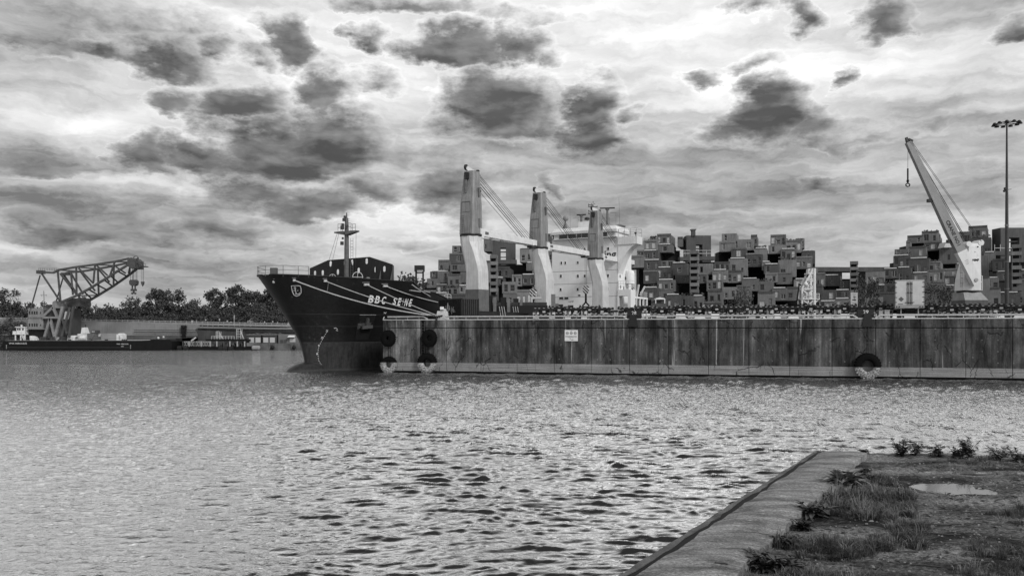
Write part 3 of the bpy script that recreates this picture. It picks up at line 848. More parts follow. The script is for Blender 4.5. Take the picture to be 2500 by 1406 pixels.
# tyre fenders
rub = bpy.data.materials.new('tyre_rubber'); rub.use_nodes = True
_t = rub.node_tree; _w = NB(_t); _b = _t.nodes['Principled BSDF']
_g = _w.n('ShaderNodeNewGeometry'); _p = _w.xyz(_g.outputs['Position'])
_n = _w.noise(_g.outputs['Position'], 6.0, 5, .7); _n2 = _w.noise(_g.outputs['Position'], 1.5, 3, .6)
_zz = _w.math('ADD', _p[2], _w.math('MULTIPLY', _w.math('SUBTRACT', _n.outputs['Fac'], .5), .30))
_v = _w.mix(_w.map(_zz, QBAND + .03, QBAND - .03), .004, _w.map(_n.outputs['Fac'], .38, .62, .05, .42, smooth=False))
_c = _w.n('ShaderNodeCombineColor')
for i in range(3): _t.links.new(_v, _c.inputs[i])
_t.links.new(_c.outputs[0], _b.inputs['Base Color']); _b.inputs['Roughness'].default_value = .85; _b.inputs['Specular IOR Level'].default_value = .1
chain_m = mat('chain_iron', .02, .6)
def tyre(x, y, rpx_w, rpx_h, label, inner=.45, chain_to=None, rx_off=.30):
    s = q_at(x); base = qp(s, 0, 0); D = base.y
    z = pz(y, D); r = rpx_h * D / 2000.0; wd = .62
    t = thing('tyre_fender', label, 'tyre', tuple(qp(s, z - r, wd / 2 + .05)), 'tyre fenders hung on the quay wall')
    c = qp(s, z, wd / 2 + .04); rot = Matrix.Rotation(math.atan2(qd.y, qd.x), 3, 'Z') @ Matrix.Rotation(R(90), 3, 'X')
    S = rpx_w / rpx_h
    scl = Matrix.Diagonal((S, 1, 1)).to_3x3()
    M = Matrix.Rotation(math.atan2(qd.y, qd.x), 3, 'Z') @ scl @ Matrix.Rotation(R(90), 3, 'X')
    h = wd / 2; i = inner
    prof = [(r * i, -h * .75), (r * (i + .12), -h), (r * .9, -h * .9), (r * .985, -h * .62), (r, 0), (r * .985, h * .62), (r * .9, h * .9), (r * (i + .12), h), (r * i, h * .75), (r * (i - .02), 0), (r * i, -h * .75)]
    mb = MB(); mb.lathe(prof, c, n=36, m=M)
    mb.build('casing', rub, t)
    tr = MB()            # tread lugs round the outside
    nl = 26
    for k in range(nl):
        a = 2 * math.pi * k / nl
        for sg in (-1, 1):
            p = c + M @ Vector((math.cos(a + .06 * sg) * r * .985, math.sin(a + .06 * sg) * r * .985, sg * h * .5))
            dirv = (M @ Vector((math.cos(a), math.sin(a), 0))).normalized()
            tr.bar(p - dirv * r * .12, p + dirv * r * .035, r * .105, h * .8, up=qn)
    tr.build('tread', rub, t)
    top = chain_to if chain_to is not None else QTOP
    for ds in (-.09, .09):
        ch = MB(); zc = z + r * .8
        k = 0
        while zc < top:
            ch.bar(qp(s + ds * (1.5 if k % 2 else 1), zc, .10), qp(s + ds, min(top, zc + .2), .10), .035, .06 if k % 2 else .03); zc += .2; k += 1
        ch.build('chain', chain_m, t)
tyre(950.5, 826, 18, 20, 'upper tyre fender at the far left corner of the quay wall', .18)
tyre(952.5, 890, 20.5, 20, 'lower tyre fender at the left corner of the quay, bottom half whitened', .36, pz(846, 89))
tyre(1051, 825.5, 18.5, 21, 'upper tyre fender beneath the white bollard', .26)
tyre(1045.5, 886, 24, 24, 'lower tyre fender beneath the white bollard, bottom half whitened', .40, pz(846, 88))
tyre(2116.5, 893, 30, 31, 'largest lone tyre fender on the right part of the quay, bottom half whitened', .46)

# white notice with three round pictograms
sg = thing('warning_notice', 'white square notice with three round pictograms on the quay wall', 'sign', tuple(qp(q_at(1395), 2.5, .06)))
wp = mat('sign_white', .62, .5, .12, 3.0); bp = mat('sign_black', .02, .6)
s0, s1 = q_at(1379), q_at(1411); Ds = qp(q_at(1395), 0).y; zt, zb = pz(805.5, Ds), pz(832.5, Ds)
mb = MB(); mb.hexa([qp(s0, zb, .09), qp(s1, zb, .09), qp(s1, zb, .02), qp(s0, zb, .02), qp(s0, zt, .09), qp(s1, zt, .09), qp(s1, zt, .02), qp(s0, zt, .02)])
mb.build('board', wp, sg)
W = s1 - s0; H = zt - zb
Mq = Matrix.Rotation(math.atan2(qd.y, qd.x), 3, 'Z') @ Matrix.Rotation(R(90), 3, 'X')
for k in range(3):
    c = qp(s0 + W * (.2 + .3 * k), zt - H * .28, .094); r = W * .105
    mb = MB(); mb.lathe([(r, 0), (r * .74, 0), (r * .74, .006), (r, .006), (r, 0)], c, n=24, m=Mq)
    mb.build('pictogram_ring', bp, sg)
    mb = MB()
    e = qd * (r * .5)
    mb.bar(c - e - Vector((0, 0, r * .25)), c + e - Vector((0, 0, r * .25)), .008, r * .3, up=(0, 0, 1))
    mb.bar(c - e * .4 + Vector((0, 0, r * .05)), c + e * .1 + Vector((0, 0, r * .3)), .008, r * .3)
    mb.bar(c - e * 1.2 + Vector((0, 0, r * .6)), c + e * 1.2 - Vector((0, 0, r * .6)), .007, r * .12)
    mb.build('pictogram', bp, sg)
for k, (a, b_, zz, th) in enumerate(((.05, .95, .53, .012), (.05, .92, .58, .02), (.05, .95, .62, .02), (.3, .66, .67, .018), (.5, .66, .87, .05), (.38, .46, .79, .06), (.47, .56, .07, .02))):
    mb = MB(); z = zt - H * zz
    mb.bar(qp(s0 + W * a, z, .096), qp(s0 + W * b_, z, .096), .008, H * th); mb.build('printed_line', bp, sg)

# mooring bitts with painted numbers and the white bollard
def bitt(x, num, label):
    s = q_at(x); t = thing('mooring_bitt', label, 'bollard', tuple(qp(s, QTOP, -.2)), 'dark mooring bitts on the quay edge')
    dk_ = mat('bitt_black', .012, .6)
    mb = MB(); mb.hexa([qp(s - .75, QTOP + .11, -.9), qp(s + .75, QTOP + .11, -.9), qp(s + .75, QTOP + .11, -1.7), qp(s - .75, QTOP + .11, -1.7),
                        qp(s - .7, QTOP + .95, -1.0), qp(s + .7, QTOP + .95, -1.0), qp(s + .7, QTOP + .95, -1.6), qp(s - .7, QTOP + .95, -1.6)])
    mb.build('number_block', dk_, t)
    mb = MB(); mb.hexa([qp(s - .5, QTOP - .72, .16), qp(s + .45, QTOP - .72, .16), qp(s + .45, QTOP - .72, -.3), qp(s - .5, QTOP - .72, -.3),
                        qp(s - .32, QTOP + .5, .12), qp(s + .32, QTOP + .5, .12), qp(s + .32, QTOP + .5, -.5), qp(s - .32, QTOP + .5, -.5)])
    mb.tube(qp(s - .55, QTOP + .42, -.1), qp(s + .55, QTOP + .42, -.1), .12, n=10)
    mb.build('horn', dk_, t)
    text_mesh('number', num, .5, qp(s, QTOP + .52, -.86), qd, (0, 0, 1), mat('paint_white', .75, .5), t, .005, align='CENTER')
bitt(1546, '28', 'dark mooring bitt numbered 28 on the quay edge')
bitt(2118, '29', 'dark mooring bitt numbered 29 above the lone tyre')
s = q_at(1073); bo = thing('white_bollard', 'white concrete bollard block holding the mooring lines at the left of the quay', 'bollard', tuple(qp(s, QTOP, -.8)))
wc = mat('painted_concrete', .42, .75, .35, 3.0, bump=.5)
mb = MB(); mb.hexa([qp(s - .62, QTOP + .02, -.4), qp(s + .55, QTOP + .02, -.4), qp(s + .6, QTOP + .02, -1.6), qp(s - .6, QTOP + .02, -1.6),
                    qp(s - .45, QTOP + 1.0, -.6), qp(s + .3, QTOP + 1.0, -.6), qp(s + .42, QTOP + 1.0, -1.45), qp(s - .42, QTOP + 1.0, -1.45)])
mb.build('block', wc, bo)
mb = MB(); mb.bb(*(lambda c: (c.x - .17, c.x + .22, c.y - .2, c.y + .2))(qp(s - .08, 0, -1.0)), QTOP + 1.14, QTOP + 1.46); mb.build('lamp_box', mat('lamp_white', .6, .5), bo)
mb = MB(); c = qp(s - .08, 0, -1.0); mb.tube((c.x, c.y, QTOP + 1.0), (c.x, c.y, QTOP + 1.14), .13, n=8); mb.build('lamp_foot', lm, bo)
mb = MB(); c = qp(s + .2, QTOP + 1.0, -1.1); mb.lathe([(.20, 0), (.2, .1), (.14, .22), (.02, .26)], c, n=12); mb.build('cap', wc, bo)
mb = MB()
c = qp(s - .35, QTOP + .42, -.1)
for k in range(9):
    a = k * .7
    mb.path([c + qd * (-1.1 + .2 * k) + Vector((0, 0, .12 * math.sin(a))) + qn * .1 * math.cos(a), c + qd * (-.95 + .2 * k) + Vector((0, 0, .12 * math.sin(a + 2))) + qn * .1 * math.cos(a + 2)], .10, 6)
mb.path([c + Vector((0, 0, -.1)), c + Vector((.05, 0, -.7)) + qn * .25, c + Vector((-.05, 0, -1.2)) + qn * .2], .13, 6)
solo(mb, 'rope_tangle', mat('rope_dark', .02, .9), 'dark tangle of rope and chain hanging over the quay edge at the white bollard', 'rope')
# ================================================================== CARGO SHIP
SO = Vector((-23.2, 92.0, 0)); sa_ = Vector((.485, .875, 0)).normalized(); sn_ = Vector((sa_.y, -sa_.x, 0))
def S(s, b, z): return SO + sa_ * s + sn_ * b + Vector((0, 0, z))
def lerp_tab(tab, v):
    if v <= tab[0][0]: return tab[0][1]
    for (a, fa), (b, fb) in zip(tab, tab[1:]):
        if v <= b: return fa + (fb - fa) * (v - a) / (b - a)
    return tab[-1][1]
STEM = [(-2, .3), (0, .05), (1.15, 0), (2.05, -.2), (3.4, -.7), (4.83, -1.65), (7.3, -3.5), (8.8, -4.7), (10.3, -5.9), (10.8, -6.3)]
ZTOP = [(-6, 10.45), (-2, 10.4), (2, 10.32), (7.9, 10.25), (8.6, 9.3), (10.5, 9.1), (12.0, 8.5), (13.0, 7.5), (13.7, 7.0), (130, 7.0)]
HB = 9.0
def half_breadth(u, z):
    t = min(1, max(0, z / 10.3))
    n = .78 + (.45 - .78) * t; L = 16 + 4 * t
    return HB * min(1.0, (max(u, 0) / L) ** n)
ship = thing('cargo_ship', 'black hulled cargo ship with three deck cranes moored behind the quay', 'ship', tuple(SO))
def hull_material():
    m = bpy.data.materials.new('hull_paint'); m.use_nodes = True
    t = m.node_tree; w = NB(t); b = t.nodes['Principled BSDF']
    g = w.n('ShaderNodeNewGeometry'); pos = g.outputs['Position']; z = w.xyz(pos)[2]
    n1 = w.noise(w.scale(pos, (.6, .6, .25)), 1.0, 6, .65); n2 = w.noise(w.scale(pos, (2.5, 2.5, .25)), 1.2, 5, .65); n3 = w.noise(pos, 3.2, 6, .7)
    dark = w.map(n1.outputs['Fac'], .3, .7, .005, .011, smooth=False)
    low = w.math('MULTIPLY', w.map(n2.outputs['Fac'], .3, .75, .014, .042, smooth=False), w.map(n3.outputs['Fac'], .3, .7, .7, 1.3, smooth=False))
    v = w.mix(w.map(z, 3.22, 3.16), dark, low)
    # scuffs: thin scratches and pale rub marks
    sc = w.noise(w.scale(pos, (1.2, 1.2, .16)), 4.0, 3, .5, 1.2)
    v = w.math('ADD', v, w.math('MULTIPLY', w.map(sc.outputs['Fac'], .70, .73), .028))
    # plate lines
    for zl in (3.19, 6.35, 5.0):
        dz = w.math('ABSOLUTE', w.math('SUBTRACT', z, zl))
        v = w.math('ADD', v, w.map(dz, .05, .01, 0.0, .022))
    # grey scum just over the water
    v = w.mix(w.map(w.math('ADD', z, w.math('MULTIPLY', n3.outputs['Fac'], .3)), .40, .30, 0, .4), v, .06)
    cc = w.n('ShaderNodeCombineColor')
    for i in range(3): t.links.new(v, cc.inputs[i])
    t.links.new(cc.outputs[0], b.inputs['Base Color']); b.inputs['Roughness'].default_value = .30; t.links.new(w.map(z, 1.0, 4.0, .15, .5), b.inputs['Specular IOR Level'])
    bn = w.n('ShaderNodeBump'); bn.inputs['Strength'].default_value = .12; bn.inputs['Distance'].default_value = .3
    nb = w.noise(pos, .5, 3, .5); t.links.new(nb.outputs['Fac'], bn.inputs['Height']); t.links.new(bn.outputs[0], b.inputs['Normal'])
    return m
HM = hull_material()
US = [0, .04, .12, .3, .6, 1, 1.6, 2.4, 3.4, 4.6, 6, 7.6, 9.2, 11, 12.4, 13.78, 14.1, 14.5, 15.2, 16.4, 17.2, 17.9, 18.4, 18.9, 19.3, 19.6, 22, 26, 32, 45, 70, 100, 116]
ZL = [-1.6, -.5, 0, .5, 1.15, 2.05, 2.8, 3.4, 4.1, 4.83, 5.6, 6.4, 7.0, 7.6, 8.2, 8.8, 9.3, 9.8, 10.5]
TS = ZL
def hull_grid(side):
    g = []
    for u in US:
        row = []
        zt = lerp_tab(ZTOP, u + lerp_tab(STEM, 10.3))
        for zl in ZL:
            z = min(zl, zt)
            st_ = lerp_tab(STEM, z)
            ss = st_ * max(0, 1 - u / 40) + u
            row.append(S(ss, side * half_breadth(u, z), z))
        g.append(row)
    return g
mb = MB()
for side in (1, -1):
    g = hull_grid(side); nt = len(TS)
    vs = [p for r in g for p in r]
    mb.add(vs, [(i * nt + j, i * nt + j + 1, (i + 1) * nt + j + 1, (i + 1) * nt + j) for i in range(len(US) - 1) for j in range(nt - 1)], True)
hull = mb.build('hull', HM, ship)
bm_ = bmesh.new(); bm_.from_mesh(hull.data); bmesh.ops.remove_doubles(bm_, verts=bm_.verts, dist=.004); bmesh.ops.triangulate(bm_, faces=bm_.faces); bmesh.ops.recalc_face_normals(bm_, faces=bm_.faces)
bm_.to_mesh(hull.data); bm_.free()
from mathutils.bvhtree import BVHTree
hv = [v.co + SO for v in hull.data.vertices]
HBVH = BVHTree.FromPolygons(hv, [tuple(p.vertices) for p in hull.data.polygons])
def on_hull(x, y, off=.03):
    o = Vector((0, 0, CZ)); d = (at(x, y, 100) - o).normalized()
    h, n, i, dist = HBVH.ray_cast(o, d, 400)
    if h is None: return at(x, y, 95)
    if n.dot(d) > 0: n = -n
    return h + n * off
# cap rail, decks
dk_m = mat('deck_steel', .06, .7, .3, 2.0)
mb = MB()
for side in (1, -1):
    g = hull_grid(side); pts = [r[-1] for r in g[1:]]
    for a, b in zip(pts, pts[1:]): mb.bar(a + Vector((0, 0, .02)), b + Vector((0, 0, .02)), .22, .08)
mb.build('cap_rail', mat('rail_black', .02, .5), ship)
g = hull_grid(1); g2 = hull_grid(-1)
mb = MB(); n = 16
fore = [Vector((p.x, p.y, 9.35)) for p in [r[-3] for r in g[:n]]] + [Vector((p.x, p.y, 9.35)) for p in [r[-3] for r in g2[:n]][::-1]]
mb.add(fore, [tuple(range(len(fore)))]); mb.build('forecastle_deck', dk_m, ship)
mb = MB(); mb.add([S(8, 6.0, 6.2), S(18, 8.2, 6.2), S(112, 8.9, 6.2), S(112, -8.9, 6.2), S(18, -8.2, 6.2), S(8, -6, 6.2)], [(0, 1, 2, 3, 4, 5)]); mb.build('main_deck', dk_m, ship)
mb = MB(); mb.add([S(8.2, 6.1, 6.2), S(8.2, -6.1, 6.2), S(8.2, -7.0, 9.34), S(8.2, 7.0, 9.34)], [(0, 1, 2, 3)]); mb.build('forecastle_bulkhead', dk_m, ship)
# bulbous bow
mb = MB()
Mb = Matrix((sn_, Vector((0, 0, 1)), sa_)).transposed()
prof = []
for k in range(13):
    a = math.pi / 2 * k / 12
    prof.append((math.sin(a) , -math.cos(a)))
vs = []; N = 20
for r, h in prof:
    for i in range(N):
        q = 2 * math.pi * i / N
        vs.append(S(1.6 + 4.5 * h, 1.9 * r * math.cos(q), -.5 + 1.65 * r * math.sin(q)))
for i in range(N):
    q = 2 * math.pi * i / N; vs.append(S(5.5, 1.9 * math.cos(q), -.5 + 1.4 * math.sin(q)))
mb.add(vs, [(k * N + i, k * N + (i + 1) % N, (k + 1) * N + (i + 1) % N, (k + 1) * N + i) for k in range(13) for i in range(N)], True)
mb.build('bulbous_bow', HM, ship)

def plate(name, outline, holes, thick, mp, m, parent):
    """flat plate with real holes; outline and holes as 2-D loops, mp maps (x, y, z) to the world"""
    cu = bpy.data.curves.new(name, 'CURVE'); cu.dimensions = '2D'; cu.fill_mode = 'BOTH'; cu.extrude = thick / 2
    for lp in [outline] + holes:
        sp = cu.splines.new('POLY'); sp.points.add(len(lp) - 1); sp.use_cyclic_u = True
        for q, (x, y) in zip(sp.points, lp): q.co = (x, y, 0, 1)
    to = bpy.data.objects.new(name, cu); COL.objects.link(to)
    me = bpy.data.meshes.new_from_object(to.evaluated_get(bpy.context.evaluated_depsgraph_get()))
    bpy.data.objects.remove(to); bpy.data.curves.remove(cu)
    o = ORG.get(parent.name, Vector((0, 0, 0)))
    for v in me.vertices: v.co = mp(v.co) - o
    me.materials.clear(); me.materials.append(m)
    ob = bpy.data.objects.new(name, me); COL.objects.link(ob); ob.parent = parent; ORG[ob.name] = o
    return ob
hole = lambda cx, cy, rx, ry: [(cx + rx * math.copysign(abs(math.cos(a)) ** .8, math.cos(a)), cy + (ry - rx) * (1 if math.sin(a) > 0 else -1) + rx * math.sin(a)) for a in [2 * math.pi * (k + .5) / 16 for k in range(16)]]
def bw(xc, yc):    # crop coordinates of the breakwater -> plate metres
    x = xc / 3.348 + 640; y = yc / 3.348 + 500
    return ((x - 857) * .0600, (803 - y) / 2000 * 98 + CZ)
out = [bw(365, 640), bw(365, 500), bw(530, 438), bw(890, 430), bw(1080, 500), bw(1085, 640)]
hs = [hole(*bw(a, b), .19, .34) for a, b in ((553, 470), (680, 468), (742, 468), (865, 463), (412, 545), (482, 543), (617, 541), (797, 537), (940, 535), (1012, 533))]
bwm = mat('breakwater_paint', .016, .5, .4, 1.5, streak=.3)
bwk = plate('breakwater', out, hs, .06, lambda c: S(7.7, c.x, c.y) + sa_ * c.z, bwm, ship)
for b in (-3.95, -1.55, .0, 1.6, 3.75, 5.7):      # stiffeners behind and stays in front
    mb = MB(); zt = 13.0 - max(0, abs(b) - 3.2) * .42
    mb.prism([S(7.75, b, 9.35), S(9.2, b, 9.35), S(7.75, b, zt)], sn_ * .05); mb.build('stiffener', bwm, bwk)
for b in (4.6, 6.3):
    mb = MB(); mb.prism([S(7.64, b, 9.35), S(6.9, b, 9.35), S(7.64, b, 11.6)], sn_ * .06); mb.build('stay', mat('stay_grey', .09, .6), bwk)
mb = MB(); mb.bar(S(7.7, 6.42, 9.3), S(7.7, 6.42, 12.1), .3, .12); mb.build('end_flange', mat('stay_grey', .09, .6), bwk)
# foremast
fm = mat('mast_grey', .10, .6, .3, 3.0)
mb = MB(); ms, mz = 7.0, lambda y: (803 - y) / 2000 * 98 + CZ
mb.tube(S(ms, 0, 9.35), S(ms, 0, mz(575)), .33, .26, 12); mb.tube(S(ms, 0, mz(575)), S(ms, 0, mz(532)), .27, .2, 12); mb.tube(S(ms, 0, mz(532)), S(ms, 0, mz(519)), .09, .07, 8)
mast = mb.build('foremast', fm, ship)
mb = MB(); zc = mz(567)
for sg_ in (-1, 1): mb.hexa([S(ms - .5, .1 * sg_, zc - .35), S(ms + .5, .1 * sg_, zc - .35), S(ms + .25, 1.75 * sg_, zc - .02), S(ms - .25, 1.75 * sg_, zc - .02), S(ms - .5, .1 * sg_, zc + .12), S(ms + .5, .1 * sg_, zc + .12), S(ms + .25, 1.75 * sg_, zc + .12), S(ms - .25, 1.75 * sg_, zc + .12)])
mb.build('crosstree', fm, mast)
mb = MB()
for q in (-1.0, -.55, .55, 1.0):
    for ds in (-.4, .4): mb.tube(S(ms + ds, q, zc + .1), S(ms + ds, q, zc + 1.0), .025, n=5)
for zz in (.55, 1.0):
    for ds in (-.4, .4): mb.tube(S(ms + ds, -1, zc + zz), S(ms + ds, -.3, zc + zz), .022, n=5); mb.tube(S(ms + ds, .3, zc + zz), S(ms + ds, 1, zc + zz), .022, n=5)
mb.build('platform_railing', fm, mast)
for yy, sz, bb_ in ((530, .22, 0), (537, .3, -.12), (549, .26, -.3), (556, .36, -.38), (582, .2, -.3), (594, .34, -.42), (553, .2, .45)):
    mb = MB(); mb.box(S(ms - .35, bb_, mz(yy)), (sz, sz, sz * 1.2), .5); mb.build('lamp', mat('lamp_black', .02, .5), mast)
mb = MB()
for zz in np.arange(9.6, mz(585), .35): mb.bar(S(ms, .62, zz), S(ms, .98, zz), .03)
for bb_ in (.62, .98): mb.bar(S(ms, bb_, 9.4), S(ms, bb_, mz(582)), .035)
for zz in np.arange(mz(560), mz(530), .25): mb.bar(S(ms, .2, zz), S(ms, .45, zz), .03)
mb.build('ladder', fm, mast)
for b0, b1 in ((-1.45, -2.8), (1.45, 2.6), (-1.2, -1.9)):
    mb = MB(); mb.tube(S(ms, b0, zc), S(ms - 1.5, b1, 9.5), .018, n=4); mb.build('stay_wire', chain_m, mast)
# bow railing, deck gear
wr = mat('rail_white', .45, .6)
mb = MB()
g = hull_grid(1); gm = hull_grid(-1)
rl = [gm[8][-1], gm[6][-1], gm[4][-1], g[0][-1], g[4][-1], g[6][-1], g[7][-1]]
for k in range(len(rl)):
    mb.tube(rl[k] + Vector((0, 0, -.2)), rl[k] + Vector((0, 0, .95)), .03, n=5)
    if k:
        for h in (.5, .95): mb.tube(rl[k - 1] + Vector((0, 0, h)), rl[k] + Vector((0, 0, h)), .025, n=5)
mb.build('bow_railing', fm, ship)
for k, (s_, b_, r_) in enumerate(((3.0, 1.3, .42), (4.2, 4.0, .62))):
    mb = MB(); c = S(s_, b_, 10.45 + r_ * .3)
    Mw = Matrix.Rotation(.4, 3, 'Z') @ Matrix.Rotation(R(90), 3, 'X')
    mb.lathe([(r_, -.04), (r_ * .86, -.04), (r_ * .86, .04), (r_, .04), (r_, -.04)], c, n=20, m=Mw)
    for q in range(4): mb.bar(c, c + Mw @ Vector((math.cos(q * 1.57) * r_, math.sin(q * 1.57) * r_, 0)), .06)
    mb.bar(c - Vector((0, 0, r_)), S(s_, b_, 9.35), .2); mb.build('windlass_wheel', mat('wheel_pale', .4, .6), ship)
rnd = random.Random(4)
for k in range(7):
    mb = MB(); s_, b_ = 4.6 + .35 * rnd.random(), 4.1 + .27 * k; h = rnd.uniform(.9, 1.35)
    mb.lathe([(.0, h + .05), (.22, h), (.3, h * .6), (.26, 0)], S(s_, b_, 9.35), n=10); mb.build('deck_vent', mat('vent_%d' % (k % 2), (.45, .14)[k % 2], .6), ship)
mb = MB(); mb.bb(*(lambda p: (p.x - .35, p.x + .35, p.y - .3, p.y + .3))(S(-3.2, -1.6, 0)), 9.35, 11.4); mb.build('winch_cabinet', mat('stay_grey', .09, .6), ship)

# lettering on the port bow, laid on the plating
white = mat('marking_white', .62, .55, .25, 5.0)
def hull_text(name, body, quad, shear=0.0, bold=0.0):
    """quad: lower-left, lower-right, upper-left in picture coordinates of the bow"""
    cu = bpy.data.curves.new(name, 'FONT'); cu.body = body; cu.size = 1; cu.shear = shear; cu.offset = bold; cu.fill_mode = 'FRONT'; cu.resolution_u = 3
    to = bpy.data.objects.new(name, cu); COL.objects.link(to)
    me = bpy.data.meshes.new_from_object(to.evaluated_get(bpy.context.evaluated_depsgraph_get()))
    bpy.data.objects.remove(to); bpy.data.curves.remove(cu)
    xs = [v.co.x for v in me.vertices]; ys = [v.co.y for v in me.vertices]
    x0, x1, y0, y1 = min(xs), max(xs), 0.0, max(ys)
    ll, lr, ul = quad
    for v in me.vertices:
        u = (v.co.x - x0) / (x1 - x0); t = (v.co.y - y0) / (y1 - y0)
        v.co = on_hull(ll[0] + u * (lr[0] - ll[0]) + t * (ul[0] - ll[0]), ll[1] + u * (lr[1] - ll[1]) + t * (ul[1] - ll[1]), .16) - SO
    me.materials.clear(); me.materials.append(white)
    ob = bpy.data.objects.new(name, me); COL.objects.link(ob); ob.parent = hull; ORG[ob.name] = SO
    return ob
for ch_, xa, xb in (('B', 896.5, 913), ('B', 912.5, 928), ('C', 928.5, 942), ('S', 956, 968), ('E', 968, 979), ('I', 980, 984), ('N', 984.5, 995.5), ('E', 995.5, 1005.5)):
    yb_ = lambda x: 736.8 + (x - 897) * .098
    hull_text('name_letter', ch_, ((xa, yb_(xa)), (xb - 4.5, yb_(xb)), (xa + 4.5, yb_(xa) - 17.3)), bold=.03)
def hull_strip(name, pts, wpx, m=white, closed=False, parent=None):
    """ribbon painted along a line on the plating"""
    vs, fs = [], []; n = len(pts)
    for i, (x, y) in enumerate(pts):
        a = pts[max(0, i - 1)] if not closed else pts[i - 1]; b = pts[min(n - 1, i + 1)] if not closed else pts[(i + 1) % n]
        dx, dy = b[0] - a[0], b[1] - a[1]; l = math.hypot(dx, dy) or 1
        nx, ny = -dy / l * wpx / 2, dx / l * wpx / 2
        vs += [on_hull(x + nx, y + ny, .03), on_hull(x - nx, y - ny, .03)]
    m_ = n if closed else n - 1
    fs = [(2 * i, 2 * i + 1, 2 * ((i + 1) % n) + 1, 2 * ((i + 1) % n)) for i in range(m_)]
    q = MB(); q.add(vs, fs); return q.build(name, m, parent or hull)
shp = [(711, 697.5), (722, 697), (733, 697.5), (735, 705), (735, 714), (731, 720), (724, 722.5), (718, 720), (714, 712)]
hull_strip('emblem_shield', shp, 1.6, closed=True)
hull_strip('emblem_anchor', [(721, 705), (722, 711), (723, 717)], 1.6); hull_strip('emblem_fluke', [(721, 717.5), (727, 717.5), (731, 716), (731, 714)], 1.5)
hull_strip('emblem_ring', [(720 + 2 * math.cos(a), 702.5 + 2 * math.sin(a)) for a in np.arange(0, 6.2, .8)], 1.2, closed=True)
for q in ((718, 709), (727, 709)): hull_strip('emblem_star', [(q[0] - 1, q[1]), (q[0] + 1, q[1])], 2)
# draught marks: dashes following the stem
dm_pts = [(800, 806), (795, 814), (790, 823), (785, 832), (780, 842), (777, 852), (776, 862), (777, 872), (778, 880), (783, 888), (789, 896)]
q = MB()
for (x0, y0), (x1, y1) in zip(dm_pts, dm_pts[1:]):
    for f in (.05, .55):
        a = (x0 + (x1 - x0) * f, y0 + (y1 - y0) * f); b = (x0 + (x1 - x0) * (f + .2), y0 + (y1 - y0) * (f + .2))
        p = [on_hull(a[0] - .7, a[1]), on_hull(a[0] + .7, a[1]), on_hull(b[0] + .7, b[1]), on_hull(b[0] - .7, b[1])]
        q.add(p, [(0, 1, 2, 3)])
o = q.build('draught_marks', white, hull); o['kind'] = 'stuff'
hull_text('draught_figure', '11', ((795, 809), (799, 809), (796, 803)), bold=.02)
hull_text('draught_figure', '10', ((783, 826), (788, 826), (784, 820)), bold=.02)
hull_text('draught_figure', '9', ((776, 845), (779, 845), (776, 840)), bold=.02)
hull_text('draught_figure', '8', ((772, 865), (775, 865), (772, 860)), bold=.02)
hull_strip('bulb_symbol', [(815, 801), (820, 800), (824, 803), (820, 806), (825, 807)], 1.2); hull_strip('bulb_symbol', [(937, 762), (940, 765), (943, 762)], 1.3)
hull_strip('fore_mark', [(935, 779), (938, 773)], 2.0)
# anchor pocket with its lip and housed anchor
blk = mat('pocket_black', .004, .7)
def hull_poly(name, pts, m, off=.03, parent=None, sub=4):
    vs = []; n = len(pts)
    fine = []
    for i in range(n):
        a, b = pts[i], pts[(i + 1) % n]
        for k in range(sub): fine.append((a[0] + (b[0] - a[0]) * k / sub, a[1] + (b[1] - a[1]) * k / sub))
    cx = sum(p[0] for p in fine) / len(fine); cy = sum(p[1] for p in fine) / len(fine)
    vs = [on_hull(x, y, off) for x, y in fine] + [on_hull(cx, cy, off)]
    q = MB(); q.add(vs, [(i, (i + 1) % len(fine), len(fine)) for i in range(len(fine))]); return q.build(name, m, parent or hull)
pk = hull_poly('anchor_pocket', [(879, 769), (917, 769), (908, 800), (898, 830), (864, 830), (872, 796)], blk, .05)
hull_strip('pocket_lip', [(878, 768.5), (918, 768.5)], 1.5, mat('lip_pale', .25, .5))
mb = MB(); c0, c1 = on_hull(896, 775, .25), on_hull(892, 795, .35)
mb.bar(c0, c1, .3); mb.bar(on_hull(880, 797, .35), on_hull(905, 795, .35), .5, .35); mb.build('anchor', mat('anchor_iron', .05, .7, .4, 5.0), ship)
rust = hull_poly('pocket_stain', [(873, 789), (907, 787), (901, 800), (888, 796), (872, 803)], mat('rust_stain', .05, .8, .7, 4.0), .065)
# fairleads
for (x, y, w_, h_) in ((669, 686, 4, 9), (718, 682.5, 10, 8), (793, 684.5, 11, 8), (893, 694, 18, 8), (939, 697.5, 16, 8)):
    q = hull_poly('fairlead', [(x - w_ / 2, y - h_ / 2), (x + w_ / 2, y - h_ / 2), (x + w_ / 2, y + h_ / 2), (x - w_ / 2, y + h_ / 2)], blk, .05)
    mb = MB(); a = on_hull(x - w_ / 3, y + h_ * .1, .12); b = on_hull(x + w_ / 3, y + h_ * .1, .12); mb.tube(a, b, .14, n=8); mb.build('roller', mat('wheel_pale', .4, .6), hull)
    hull_strip('fairlead_lip', [(x - w_ / 2, y - h_ / 2 - .5), (x + w_ / 2, y - h_ / 2 - .5)], 1.3, mat('lip_pale', .25, .5))
